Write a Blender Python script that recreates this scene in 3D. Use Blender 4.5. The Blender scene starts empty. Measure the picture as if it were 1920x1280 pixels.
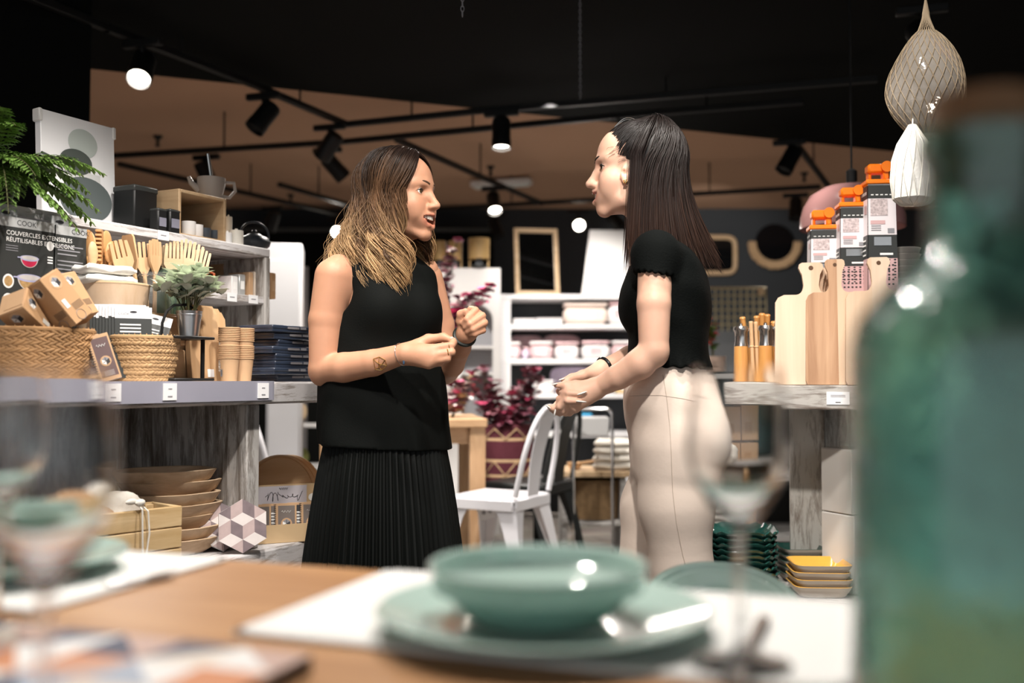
import bpy, bmesh, math, random
import numpy as np
from mathutils import Vector, Matrix, Euler
random.seed(7); np.random.seed(7)
SC = bpy.context.scene
COL = SC.collection
PI = math.pi
# ------------------------------------------------------------------ camera geometry (24x36 frame, 35 mm lens, eye at 0.97 m)
FPX = 1920 * 35.0 / 36.0
EYE = 0.97
PITCH = math.atan(72.0 / FPX)
_c, _s = math.cos(PITCH), math.sin(PITCH)
def ray(px, py):
    u = (px - 960) / FPX; v = (640 - py) / FPX
    dy = _c - v * _s
    return u / dy, (_s + v * _c) / dy
def at(px, py, Y):
    """the point of the place seen at (px, py) in the photograph, Y metres in front of the lens"""
    x, z = ray(px, py)
    return Vector((x * Y, Y, EYE + z * Y))
def atz(px, py, z):
    rx, rz = ray(px, py)
    Y = (z - EYE) / rz
    return Vector((rx * Y, Y, z))
def lerp(a, b, t): return a + (b - a) * t

# ------------------------------------------------------------------ materials
def _nt(name):
    m = bpy.data.materials.new(name); m.use_nodes = True
    nt = m.node_tree
    return m, nt, nt.nodes['Principled BSDF']
def N(nt, typ, **kw):
    n = nt.nodes.new(typ)
    for k, v in kw.items():
        if k.startswith('_'): setattr(n, k[1:], v)
        else: n.inputs[k.replace('__', ' ')].default_value = v
    return n
def rgb(c): return (c[0], c[1], c[2], 1.0)
def mat(name, col, rough=0.5, metal=0.0, spec=0.5, bump=0.0, bscale=60.0, var=0.0, trans=0.0, ior=1.45, emit=None, estr=0.0, coat=0.0, alpha=1.0, sss=0.0, vscale=8.0, sheen=0.0):
    m, nt, b = _nt(name)
    b.inputs['Base Color'].default_value = rgb(col)
    b.inputs['Roughness'].default_value = rough
    b.inputs['Metallic'].default_value = metal
    b.inputs['Specular IOR Level'].default_value = spec
    b.inputs['IOR'].default_value = ior
    b.inputs['Transmission Weight'].default_value = trans
    b.inputs['Coat Weight'].default_value = coat
    b.inputs['Alpha'].default_value = alpha
    b.inputs['Sheen Weight'].default_value = sheen
    if sss:
        b.inputs['Subsurface Weight'].default_value = sss
        b.inputs['Subsurface Radius'].default_value = (0.012, 0.005, 0.003)
        b.inputs['Subsurface Scale'].default_value = 1.0
    if emit:
        b.inputs['Emission Color'].default_value = rgb(emit)
        b.inputs['Emission Strength'].default_value = estr
    tc = N(nt, 'ShaderNodeTexCoord')
    if var:
        no = N(nt, 'ShaderNodeTexNoise', Scale=vscale, Detail=4.0)
        nt.links.new(tc.outputs['Object'], no.inputs['Vector'])
        mx = N(nt, 'ShaderNodeMix', _data_type='RGBA')
        nt.links.new(no.outputs['Fac'], mx.inputs[0])
        mx.inputs[6].default_value = rgb([c * (1 - var) for c in col]); mx.inputs[7].default_value = rgb([min(1, c * (1 + var)) for c in col])
        nt.links.new(mx.outputs[2], b.inputs['Base Color'])
    if bump:
        no = N(nt, 'ShaderNodeTexNoise', Scale=bscale, Detail=3.0)
        nt.links.new(tc.outputs['Object'], no.inputs['Vector'])
        bp = N(nt, 'ShaderNodeBump', Strength=bump, Distance=0.01)
        nt.links.new(no.outputs['Fac'], bp.inputs['Height'])
        nt.links.new(bp.outputs['Normal'], b.inputs['Normal'])
    return m
def wood(name, c1, c2, c3=None, rough=0.55, stretch=(1, 12, 12), scale=2.5, bump=0.15, spec=0.4):
    """grain running along the local axis whose stretch is smallest"""
    m, nt, b = _nt(name)
    tc = N(nt, 'ShaderNodeTexCoord'); mp = N(nt, 'ShaderNodeMapping'); oi = N(nt, 'ShaderNodeObjectInfo')
    mp.inputs['Scale'].default_value = stretch
    nt.links.new(tc.outputs['Object'], mp.inputs['Vector'])
    ad = N(nt, 'ShaderNodeVectorMath', _operation='MULTIPLY_ADD')
    nt.links.new(oi.outputs['Random'], ad.inputs[0]); ad.inputs[1].default_value = (13, 7, 5)
    nt.links.new(mp.outputs['Vector'], ad.inputs[2])
    no = N(nt, 'ShaderNodeTexNoise', Scale=scale, Detail=6.0, Roughness=0.62, Distortion=0.6)
    nt.links.new(ad.outputs[0], no.inputs['Vector'])
    cr = N(nt, 'ShaderNodeValToRGB')
    cr.color_ramp.elements[0].position = 0.3; cr.color_ramp.elements[0].color = rgb(c1)
    cr.color_ramp.elements[1].position = 0.7; cr.color_ramp.elements[1].color = rgb(c2)
    if c3:
        e = cr.color_ramp.elements.new(0.5); e.color = rgb(c3)
    nt.links.new(no.outputs['Fac'], cr.inputs['Fac'])
    nt.links.new(cr.outputs['Color'], b.inputs['Base Color'])
    b.inputs['Roughness'].default_value = rough; b.inputs['Specular IOR Level'].default_value = spec
    bp = N(nt, 'ShaderNodeBump', Strength=bump, Distance=0.004)
    nt.links.new(no.outputs['Fac'], bp.inputs['Height']); nt.links.new(bp.outputs['Normal'], b.inputs['Normal'])
    return m
def whitewash(name, base, worn, stretch=(2, 14, 14), amount=0.52, rough=0.7):
    """painted timber worn back to the wood in streaks"""
    m, nt, b = _nt(name)
    tc = N(nt, 'ShaderNodeTexCoord'); mp = N(nt, 'ShaderNodeMapping'); mp.inputs['Scale'].default_value = stretch
    nt.links.new(tc.outputs['Object'], mp.inputs['Vector'])
    n1 = N(nt, 'ShaderNodeTexNoise', Scale=3.0, Detail=9.0, Roughness=0.72, Distortion=0.4)
    nt.links.new(mp.outputs['Vector'], n1.inputs['Vector'])
    cr = N(nt, 'ShaderNodeValToRGB')
    cr.color_ramp.elements[0].position = amount - 0.13; cr.color_ramp.elements[0].color = rgb(worn)
    cr.color_ramp.elements[1].position = amount + 0.05; cr.color_ramp.elements[1].color = rgb(base)
    e = cr.color_ramp.elements.new(amount); e.color = rgb([0.55 * a + 0.45 * c for a, c in zip(base, worn)])
    nt.links.new(n1.outputs['Fac'], cr.inputs['Fac']); nt.links.new(cr.outputs['Color'], b.inputs['Base Color'])
    b.inputs['Roughness'].default_value = rough; b.inputs['Specular IOR Level'].default_value = 0.3
    bp = N(nt, 'ShaderNodeBump', Strength=0.25, Distance=0.004)
    nt.links.new(n1.outputs['Fac'], bp.inputs['Height']); nt.links.new(bp.outputs['Normal'], b.inputs['Normal'])
    return m

# ------------------------------------------------------------------ mesh builder
def T(x=0, y=0, z=0): return Matrix.Translation((x, y, z))
def RZ(d): return Matrix.Rotation(math.radians(d), 4, 'Z')
def RX(d): return Matrix.Rotation(math.radians(d), 4, 'X')
def RY(d): return Matrix.Rotation(math.radians(d), 4, 'Y')
def S(x, y=None, z=None):
    y = x if y is None else y; z = x if z is None else z
    return Matrix.Diagonal((x, y, z, 1))
def align(a, b):
    """a frame whose z runs from a to b"""
    a, b = Vector(a), Vector(b)
    q = (b - a).to_track_quat('Z', 'Y')
    return Matrix.Translation(a) @ q.to_matrix().to_4x4()
_textcache = {}
class MB:
    def __init__(self):
        self.v = []; self.f = []; self.mi = []; self.mats = []; self.M = Matrix.Identity(4); self.attr = []
    def _m(self, m):
        if m not in self.mats: self.mats.append(m)
        return self.mats.index(m)
    def add(self, vs, fs, m, M=None):
        X = self.M @ M if M is not None else self.M
        o = len(self.v); k = self._m(m)
        flip = X.to_3x3().determinant() < 0
        self.v.extend([X @ Vector(p) for p in vs])
        for f in fs:
            g = [i + o for i in f]
            self.f.append(g[::-1] if flip else g); self.mi.append(k)
        return self
    def box(self, c, s, m, M=None, b=0.0):
        hx, hy, hz = s[0] / 2, s[1] / 2, s[2] / 2
        b = min(b, hx * .9, hy * .9, hz * .9)
        if b <= 0:
            vs = [(c[0] + i * hx, c[1] + j * hy, c[2] + k * hz) for i in (-1, 1) for j in (-1, 1) for k in (-1, 1)]
            fs = [(0, 1, 3, 2), (4, 6, 7, 5), (0, 4, 5, 1), (2, 3, 7, 6), (0, 2, 6, 4), (1, 5, 7, 3)]
            return self.add(vs, fs, m, M)
        vs = []
        idx = {}
        for i in (-1, 1):
            for j in (-1, 1):
                for k in (-1, 1):
                    for a in range(3):
                        q = [hx - b, hy - b, hz - b]; q[a] += b
                        idx[(i, j, k, a)] = len(vs)
                        vs.append((c[0] + i * q[0], c[1] + j * q[1], c[2] + k * q[2]))
        fs = []
        sg = lambda ax, t, u, w: {0: (t, u, w), 1: (w, t, u), 2: (u, w, t)}[ax]
        for ax in range(3):
            for t in (-1, 1):
                q = [idx[sg(ax, t, u, w) + (ax,)] for u, w in ((-1, -1), (1, -1), (1, 1), (-1, 1))]
                fs.append(q if t > 0 else q[::-1])
        for ax in range(3):      # edges running along ax
            a1, a2 = (ax + 1) % 3, (ax + 2) % 3
            for u in (-1, 1):
                for w in (-1, 1):
                    q = [idx[sg(ax, -1, u, w) + (a1,)], idx[sg(ax, 1, u, w) + (a1,)], idx[sg(ax, 1, u, w) + (a2,)], idx[sg(ax, -1, u, w) + (a2,)]]
                    fs.append(q[::-1] if u * w > 0 else q)
        for i in (-1, 1):
            for j in (-1, 1):
                for k in (-1, 1):
                    q = [idx[(i, j, k, a)] for a in range(3)]
                    fs.append(q if i * j * k > 0 else q[::-1])
        return self.add(vs, fs, m, M)
    def lathe(self, prof, m, n=32, M=None, ang=2 * PI, sx=1.0, sy=1.0, caps=True, wob=None):
        vs = []; fs = []
        full = abs(ang - 2 * PI) < 1e-6
        cnt = n if full else n + 1
        for (r, z) in prof:
            for k in range(cnt):
                a = ang * k / n
                rr = r * (1 + wob(a, z)) if wob else r
                vs.append((rr * math.cos(a) * sx, rr * math.sin(a) * sy, z))
        for i in range(len(prof) - 1):
            for k in range(n):
                k2 = (k + 1) % cnt
                fs.append((i * cnt + k, i * cnt + k2, (i + 1) * cnt + k2, (i + 1) * cnt + k))
        if caps and full:
            if prof[0][0] > 1e-6: fs.append(tuple(range(cnt))[::-1])
            if prof[-1][0] > 1e-6: fs.append(tuple((len(prof) - 1) * cnt + k for k in range(cnt)))
        return self.add(vs, fs, m, M)
    def cyl(self, a, b, r, m, n=16, r2=None):
        a, b = Vector(a), Vector(b); L = (b - a).length
        return self.lathe([(r, 0), (r if r2 is None else r2, L)], m, n, align(a, b))
    def tube(self, pts, r, m, n=8, closed=False, M=None, flat=1.0, up=None, caps=True):
        pts = [Vector(p) for p in pts]; L = len(pts)
        rs = r if isinstance(r, (list, tuple)) else [r] * L
        vs = []; fs = []
        prev = None
        for i in range(L):
            t = (pts[(i + 1) % L] - pts[i - 1]) if closed else (pts[min(i + 1, L - 1)] - pts[max(i - 1, 0)])
            if t.length < 1e-9: t = Vector((0, 0, 1))
            t.normalize()
            if prev is None:
                ref = Vector(up) if up else (Vector((0, 0, 1)) if abs(t.z) < .9 else Vector((1, 0, 0)))
                x = ref - t * ref.dot(t)
            else:
                x = prev - t * prev.dot(t)
            if x.length < 1e-6: x = t.orthogonal()
            x.normalize(); prev = x; y = t.cross(x)
            for k in range(n):
                a = 2 * PI * k / n
                vs.append(pts[i] + (x * math.cos(a) * flat + y * math.sin(a)) * rs[i])
        for i in range(L if closed else L - 1):
            j = (i + 1) % L
            for k in range(n):
                fs.append((i * n + k, i * n + (k + 1) % n, j * n + (k + 1) % n, j * n + k))
        if caps and not closed:
            fs.append(tuple(range(n))[::-1]); fs.append(tuple((L - 1) * n + k for k in range(n)))
        return self.add(vs, fs, m, M)
    def prism(self, poly, z0, z1, m, M=None, mtop=None):
        """polygon in xy, extruded along z"""
        n = len(poly)
        ar = sum(poly[i][0] * poly[(i + 1) % n][1] - poly[(i + 1) % n][0] * poly[i][1] for i in range(n))
        if ar < 0: poly = poly[::-1]
        vs = [(p[0], p[1], z0) for p in poly] + [(p[0], p[1], z1) for p in poly]
        self.add(vs, [(i, (i + 1) % n, n + (i + 1) % n, n + i) for i in range(n)] + [tuple(range(n))[::-1]], m, M)
        return self.add(vs[n:], [tuple(range(n))], mtop or m, M)
    def ell(self, c, r, m, nu=12, nv=8, M=None):
        vs = [(c[0], c[1], c[2] - r[2])]
        for i in range(1, nv):
            t = -PI / 2 + PI * i / nv
            for k in range(nu):
                a = 2 * PI * k / nu
                vs.append((c[0] + r[0] * math.cos(t) * math.cos(a), c[1] + r[1] * math.cos(t) * math.sin(a), c[2] + r[2] * math.sin(t)))
        vs.append((c[0], c[1], c[2] + r[2])); top = len(vs) - 1
        fs = [(0, 1 + (k + 1) % nu, 1 + k) for k in range(nu)]
        for i in range(nv - 2):
            for k in range(nu):
                a = 1 + i * nu; fs.append((a + k, a + (k + 1) % nu, a + nu + (k + 1) % nu, a + nu + k))
        a = 1 + (nv - 2) * nu
        fs += [(a + k, a + (k + 1) % nu, top) for k in range(nu)]
        return self.add(vs, fs, m, M)
    def leaf(self, base, d, up, L, W, m, curl=0.15, seg=4):
        """a pointed leaf blade with a folded midrib"""
        base, d, up = Vector(base), Vector(d).normalized(), Vector(up)
        s = d.cross(up)
        if s.length < 1e-5: s = d.orthogonal()
        s.normalize(); u = s.cross(d).normalized()
        vs = []; fs = []
        for i in range(seg + 1):
            t = i / seg
            w = W * math.sin(PI * min(1, t * .92 + .08)) ** .8
            p = base + d * (L * t) - u * (curl * L * t * t)
            vs += [p - s * w + u * (w * .3), p, p + s * w + u * (w * .3)]
        for i in range(seg):
            a = i * 3
            fs += [(a, a + 1, a + 4, a + 3), (a + 1, a + 2, a + 5, a + 4)]
        return self.add(vs, fs, m)
    def disc(self, c, r, m, n=24, M=None, ry=None, z=0.0):
        ry = r if ry is None else ry
        vs = [(c[0] + r * math.cos(2 * PI * k / n), c[1] + ry * math.sin(2 * PI * k / n), z) for k in range(n)]
        return self.add(vs, [tuple(range(n))], m, M)
    def rect(self, x0, y0, x1, y1, m, M=None, z=0.0):
        return self.add([(x0, y0, z), (x1, y0, z), (x1, y1, z), (x0, y1, z)], [(0, 1, 2, 3)], m, M)
    def text(self, s, size, m, M, align_x='CENTER', bold=False):
        key = (s, align_x)
        if key not in _textcache:
            cu = bpy.data.curves.new('lettering', 'FONT'); cu.body = s; cu.size = 1.0; cu.align_x = align_x; cu.align_y = 'CENTER'
            cu.resolution_u = 3
            ob = bpy.data.objects.new('lettering', cu); COL.objects.link(ob)
            dg = bpy.context.evaluated_depsgraph_get(); dg.update()
            me = ob.evaluated_get(dg).to_mesh()
            _textcache[key] = ([tuple(v.co) for v in me.vertices], [tuple(p.vertices) for p in me.polygons])
            ob.evaluated_get(dg).to_mesh_clear()
            bpy.data.objects.remove(ob); bpy.data.curves.remove(cu)
        vs, fs = _textcache[key]
        return self.add(vs, fs, m, M @ S(size))
    def build(self, name, parent=None, smooth=40, origin=None, sub=0):
        me = bpy.data.meshes.new(name)
        o3 = Vector(origin) if origin is not None else Vector((0, 0, 0))
        me.from_pydata([tuple(p - o3) for p in self.v], [], self.f)
        for m in self.mats: me.materials.append(m)
        me.polygons.foreach_set('material_index', self.mi)
        if smooth:
            me.polygons.foreach_set('use_smooth', [True] * len(me.polygons))
            if smooth < 180: me.set_sharp_from_angle(angle=math.radians(smooth))
        me.update()
        ob = bpy.data.objects.new(name, me); COL.objects.link(ob)
        if origin is not None: ob.location = o3
        if parent is not None: ob.parent = parent
        if sub:
            md = ob.modifiers.new('Subdivision', 'SUBSURF'); md.levels = sub; md.render_levels = sub
        return ob

# ------------------------------------------------------------------ things
def tag(o, label, cat, group=None, kind=None):
    if label: o['label'] = label
    if cat: o['category'] = cat
    if group: o['group'] = group
    if kind: o['kind'] = kind
    return o
def thing(name, label, cat, loc=(0, 0, 0), rz=0.0, group=None):
    o = bpy.data.objects.new(name, None); COL.objects.link(o)
    o.empty_display_size = .05
    o.location = loc; o.rotation_euler = (0, 0, math.radians(rz))
    return tag(o, label, cat, group)
def structure(o, kind='structure'):
    o['kind'] = kind; return o
def dup(root, label, loc, rz=None, rot=None, group=None, scale=None):
    def cp(o, parent):
        c = o.copy(); COL.objects.link(c)
        if parent is not None: c.parent = parent
        for ch in list(o.children): cp(ch, c)
        return c
    r = cp(root, None)
    r.location = loc
    if rz is not None: r.rotation_euler = (0, 0, math.radians(rz))
    if rot is not None: r.rotation_euler = rot
    if scale is not None: r.scale = (scale,) * 3 if not isinstance(scale, tuple) else scale
    r['label'] = label
    if group: r['group'] = group
    return r
ORD = ['topmost', 'second from the top', 'third from the top', 'fourth from the top', 'fifth from the top', 'sixth from the top', 'seventh from the top', 'eighth from the top', 'ninth from the top', 'tenth from the top', 'eleventh from the top', 'twelfth from the top', 'thirteenth from the top', 'fourteenth from the top']
def ordi(i, n): return 'bottom' if i == n - 1 else ORD[i]
def aim(o, d):
    o.rotation_euler = Vector(d).to_track_quat('-Z', 'Y').to_euler(); return o

# ------------------------------------------------------------------ implicit surfaces for bodies
class Vol:
    def __init__(s, lo, hi, h):
        s.lo = np.array(lo, float); s.h = h
        s.n = np.ceil((np.array(hi, float) - s.lo) / h).astype(int) + 1
        s.ax = [s.lo[i] + h * np.arange(s.n[i]) for i in range(3)]
        s.F = np.full(tuple(s.n), 1.0, np.float32)
    def _sl(s, lo, hi):
        i0 = np.clip(np.floor((np.array(lo) - s.lo) / s.h).astype(int), 0, s.n)
        i1 = np.clip(np.ceil((np.array(hi) - s.lo) / s.h).astype(int) + 1, 0, s.n)
        if np.any(i1 <= i0): return None
        sl = tuple(slice(a, b) for a, b in zip(i0, i1))
        X = s.ax[0][sl[0]][:, None, None]; Y = s.ax[1][sl[1]][None, :, None]; Z = s.ax[2][sl[2]][None, None, :]
        return sl, X, Y, Z
    def _mix(s, sl, d, k, sub):
        f = s.F[sl]
        if sub:
            h = np.clip(.5 - .5 * (f + d) / k, 0, 1)
            s.F[sl] = f * (1 - h) - d * h + k * h * (1 - h)
        else:
            h = np.clip(.5 + .5 * (d - f) / k, 0, 1)
            s.F[sl] = d * (1 - h) + f * h - k * h * (1 - h)
    def cone(s, a, b, r1, r2=None, k=.01, sub=False):
        r2 = r1 if r2 is None else r2
        a = np.array(a, float); b = np.array(b, float); R = max(r1, r2) + k + 2 * s.h
        g = s._sl(np.minimum(a, b) - R, np.maximum(a, b) + R)
        if g is None: return s
        sl, X, Y, Z = g; ba = b - a; L2 = max(ba @ ba, 1e-12)
        t = np.clip(((X - a[0]) * ba[0] + (Y - a[1]) * ba[1] + (Z - a[2]) * ba[2]) / L2, 0, 1)
        d = np.sqrt((X - a[0] - t * ba[0]) ** 2 + (Y - a[1] - t * ba[1]) ** 2 + (Z - a[2] - t * ba[2]) ** 2) - (r1 + t * (r2 - r1))
        s._mix(sl, d.astype(np.float32), k, sub); return s
    def chain(s, pts, rs, k=.01):
        for i in range(len(pts) - 1): s.cone(pts[i], pts[i + 1], rs[i], rs[i + 1], k)
        return s
    def ell(s, c, r, R=None, k=.01, sub=False):
        c = np.array(c, float); r = np.array(r, float); m = max(r) + k + 2 * s.h
        g = s._sl(c - m, c + m)
        if g is None: return s
        sl, X, Y, Z = g
        X = X - c[0]; Y = Y - c[1]; Z = Z - c[2]
        if R is not None:
            R = np.array(R, float)     # columns: local axes in world
            U = X * R[0, 0] + Y * R[1, 0] + Z * R[2, 0]; V = X * R[0, 1] + Y * R[1, 1] + Z * R[2, 1]; W = X * R[0, 2] + Y * R[1, 2] + Z * R[2, 2]
        else: U, V, W = X, Y, Z
        k0 = np.sqrt((U / r[0]) ** 2 + (V / r[1]) ** 2 + (W / r[2]) ** 2)
        k1 = np.sqrt((U / r[0] ** 2) ** 2 + (V / r[1] ** 2) ** 2 + (W / r[2] ** 2) ** 2) + 1e-9
        d = k0 * (k0 - 1) / k1
        s._mix(sl, d.astype(np.float32), k, sub); return s
    def loft(s, rings, yaw=0.0, k=.01, p=2.0, wob=None):
        """rings: (z, cx, cy, a, b): ellipses of half-axes a (along yaw) and b, blended over z"""
        rg = np.array(sorted(rings), float); z = rg[:, 0]
        m = max(rg[:, 3].max(), rg[:, 4].max()) + k + .02
        g = s._sl((rg[:, 1].min() - m, rg[:, 2].min() - m, z[0] - .02), (rg[:, 1].max() + m, rg[:, 2].max() + m, z[-1] + .02))
        if g is None: return s
        sl, X, Y, Z = g; zz = Z[0, 0]
        def cub(col):
            y = rg[:, col]
            mtan = np.gradient(y, z) if len(z) > 2 else np.full(len(z), (y[-1] - y[0]) / (z[-1] - z[0]))
            i = np.clip(np.searchsorted(z, zz) - 1, 0, len(z) - 2); hh = z[i + 1] - z[i]; t = np.clip((zz - z[i]) / hh, 0, 1)
            return (2 * t**3 - 3 * t**2 + 1) * y[i] + (t**3 - 2 * t**2 + t) * hh * mtan[i] + (-2 * t**3 + 3 * t**2) * y[i + 1] + (t**3 - t**2) * hh * mtan[i + 1]
        cx, cy, a, b = [cub(c)[None, None, :] for c in (1, 2, 3, 4)]
        ca, sa = math.cos(yaw), math.sin(yaw)
        U = (X - cx) * ca + (Y - cy) * sa; V = -(X - cx) * sa + (Y - cy) * ca
        q = (np.abs(U / a) ** p + np.abs(V / b) ** p) ** (1 / p)
        d = (q - 1) * np.minimum(a, b)
        if wob is not None: d = d + wob(np.arctan2(V / b, U / a), Z)
        d = np.maximum(d, np.maximum(Z - z[-1], z[0] - Z))
        s._mix(sl, d.astype(np.float32), k, False); return s
    def cut(s, p, n, k=.004):
        """remove everything on the side of the plane the normal points to"""
        p = np.array(p, float); n = np.array(n, float); n = n / np.linalg.norm(n)
        X = s.ax[0][:, None, None]; Y = s.ax[1][None, :, None]; Z = s.ax[2][None, None, :]
        d = ((X - p[0]) * n[0] + (Y - p[1]) * n[1] + (Z - p[2]) * n[2]).astype(np.float32)
        s.F = np.maximum(s.F, d); return s
    def mesh(s):
        F = s.F; nx, ny, nz = F.shape; ins = F < 0
        c8 = [(i, j, k) for i in (0, 1) for j in (0, 1) for k in (0, 1)]
        sub = lambda A, o: A[o[0]:nx - 1 + o[0], o[1]:ny - 1 + o[1], o[2]:nz - 1 + o[2]]
        cnt = sum(sub(ins, o).astype(np.int8) for o in c8)
        act = (cnt > 0) & (cnt < 8)
        idx = np.full(act.shape, -1, np.int64); I, J, K = np.nonzero(act); idx[I, J, K] = np.arange(len(I))
        acc = np.zeros((len(I), 3)); num = np.zeros(len(I))
        for a in c8:
            for ax in range(3):
                if a[ax]: continue
                b = list(a); b[ax] = 1
                fa = F[I + a[0], J + a[1], K + a[2]]; fb = F[I + b[0], J + b[1], K + b[2]]
                cr = (fa < 0) != (fb < 0)
                t = np.where(cr, fa / np.where(cr, fa - fb, 1), 0)
                p = np.array(a, float)[None, :].repeat(len(I), 0); p[:, ax] = t
                acc[cr] += p[cr]; num[cr] += 1
        P = s.lo + s.h * (np.stack([I, J, K], 1) + acc / num[:, None])
        Q = []
        for ax in range(3):
            o1, o2 = [(1, 2), (2, 0), (0, 1)][ax]
            sh = [slice(None)] * 3; sh2 = [slice(None)] * 3; sh[ax] = slice(0, -1); sh2[ax] = slice(1, None)
            A = ins[tuple(sh)]; B = ins[tuple(sh2)]
            E = np.argwhere(A != B)
            E = E[(E[:, o1] > 0) & (E[:, o2] > 0) & (E[:, o1] < F.shape[o1] - 1) & (E[:, o2] < F.shape[o2] - 1)]
            if not len(E): continue
            fl = A[E[:, 0], E[:, 1], E[:, 2]]
            def cell(d1, d2):
                c = E.copy(); c[:, o1] -= d1; c[:, o2] -= d2; return idx[c[:, 0], c[:, 1], c[:, 2]]
            q = np.stack([cell(1, 1), cell(0, 1), cell(0, 0), cell(1, 0)], 1)
            q[~fl] = q[~fl][:, ::-1]
            Q.append(q)
        return P, np.concatenate(Q)
def relax(P, Q, it=2, f=.5):
    e = np.concatenate([Q[:, [0, 1]], Q[:, [1, 2]], Q[:, [2, 3]], Q[:, [3, 0]]])
    n = len(P); deg = np.bincount(e[:, 0], minlength=n) + np.bincount(e[:, 1], minlength=n)
    for w in [f, -f * .95] * it:
        A = np.stack([np.bincount(e[:, 0], P[e[:, 1], c], n) + np.bincount(e[:, 1], P[e[:, 0], c], n) for c in range(3)], 1) / np.maximum(deg, 1)[:, None]
        P = P + w * (A - P)
    return P
def np_object(name, pieces, material, parent=None, tint=None, origin=(0, 0, 0)):
    Vs, Qs, o = [], [], 0
    for P, Q in pieces: Vs.append(P); Qs.append(Q + o); o += len(P)
    V = np.concatenate(Vs); Qa = np.concatenate(Qs)
    me = bpy.data.meshes.new(name)
    me.vertices.add(len(V)); me.vertices.foreach_set('co', (V - np.array(origin)).ravel().astype(np.float32))
    me.loops.add(Qa.size); me.loops.foreach_set('vertex_index', Qa.ravel().astype(np.int32))
    me.polygons.add(len(Qa)); me.polygons.foreach_set('loop_start', np.arange(0, Qa.size, Qa.shape[1], dtype=np.int32))
    me.update(calc_edges=True); me.validate()
    me.materials.append(material)
    me.polygons.foreach_set('use_smooth', [True] * len(me.polygons))
    if tint is not None:
        a = me.color_attributes.new('tint', 'FLOAT_COLOR', 'POINT')
        cc = np.ones((len(V), 4), np.float32); cc[:, :3] = tint(V); a.data.foreach_set('color', cc.ravel())
    ob = bpy.data.objects.new(name, me); COL.objects.link(ob)
    ob.location = origin
    if parent is not None:
        ob.parent = parent; ob.location = Vector(origin) - Vector(parent.location)
    return ob
# ================================================================== PEOPLE
from mathutils.bvhtree import BVHTree
def skin(name, col):
    m, nt, b = _nt(name)
    at_ = N(nt, 'ShaderNodeAttribute'); at_.attribute_name = 'tint'
    tc = N(nt, 'ShaderNodeTexCoord'); no = N(nt, 'ShaderNodeTexNoise', Scale=45.0, Detail=3.0)
    nt.links.new(tc.outputs['Object'], no.inputs['Vector'])
    mr = N(nt, 'ShaderNodeMapRange'); mr.inputs['To Min'].default_value = .94; mr.inputs['To Max'].default_value = 1.06
    nt.links.new(no.outputs['Fac'], mr.inputs['Value'])
    m1 = N(nt, 'ShaderNodeMix', _data_type='RGBA', _blend_type='MULTIPLY'); m1.inputs[0].default_value = 1.0
    m1.inputs[6].default_value = rgb(col); nt.links.new(at_.outputs['Color'], m1.inputs[7])
    m2 = N(nt, 'ShaderNodeVectorMath', _operation='SCALE')
    nt.links.new(m1.outputs[2], m2.inputs[0]); nt.links.new(mr.outputs['Result'], m2.inputs['Scale'])
    nt.links.new(m2.outputs[0], b.inputs['Base Color'])
    b.inputs['Roughness'].default_value = .5; b.inputs['Specular IOR Level'].default_value = .35
    b.inputs['Subsurface Weight'].default_value = .12; b.inputs['Subsurface Radius'].default_value = (.01, .004, .002); b.inputs['Subsurface Scale'].default_value = 1.0
    bp = N(nt, 'ShaderNodeBump', Strength=.06, Distance=.002)
    n2 = N(nt, 'ShaderNodeTexNoise', Scale=500.0, Detail=2.0); nt.links.new(tc.outputs['Object'], n2.inputs['Vector'])
    nt.links.new(n2.outputs['Fac'], bp.inputs['Height']); nt.links.new(bp.outputs['Normal'], b.inputs['Normal'])
    return m
def hair_mat(name, root, mid, tip, p1=.35, p2=.8):
    m, nt, b = _nt(name)
    a = N(nt, 'ShaderNodeAttribute'); a.attribute_name = 'tint'
    sp = N(nt, 'ShaderNodeSeparateColor'); nt.links.new(a.outputs['Color'], sp.inputs[0])
    cr = N(nt, 'ShaderNodeValToRGB'); cr.color_ramp.elements[0].color = rgb(root); cr.color_ramp.elements[0].position = .12
    cr.color_ramp.elements[1].color = rgb(tip); cr.color_ramp.elements[1].position = p2
    e = cr.color_ramp.elements.new(p1); e.color = rgb(mid)
    nt.links.new(sp.outputs[0], cr.inputs['Fac'])
    m2 = N(nt, 'ShaderNodeVectorMath', _operation='SCALE'); nt.links.new(cr.outputs['Color'], m2.inputs[0]); nt.links.new(sp.outputs[1], m2.inputs['Scale'])
    nt.links.new(m2.outputs[0], b.inputs['Base Color'])
    b.inputs['Roughness'].default_value = .4; b.inputs['Specular IOR Level'].default_value = .32
    return m
class Frame:
    def __init__(s, o, f, up=(0, 0, 1), sc=1.0):
        f = Vector(f).normalized(); up = Vector(up); l = up.cross(f).normalized(); up = f.cross(l).normalized()
        s.o = Vector(o); s.R = np.array([list(f), list(l), list(up)]).T; s.s = sc
        s.M = Matrix(((f.x, l.x, up.x, o[0]), (f.y, l.y, up.y, o[1]), (f.z, l.z, up.z, o[2]), (0, 0, 0, 1))) @ S(sc)
    def p(s, x, y, z): return s.M @ Vector((x, y, z))
    def local(s, V): return ((V - np.array(s.o)) @ s.R) / s.s
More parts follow.
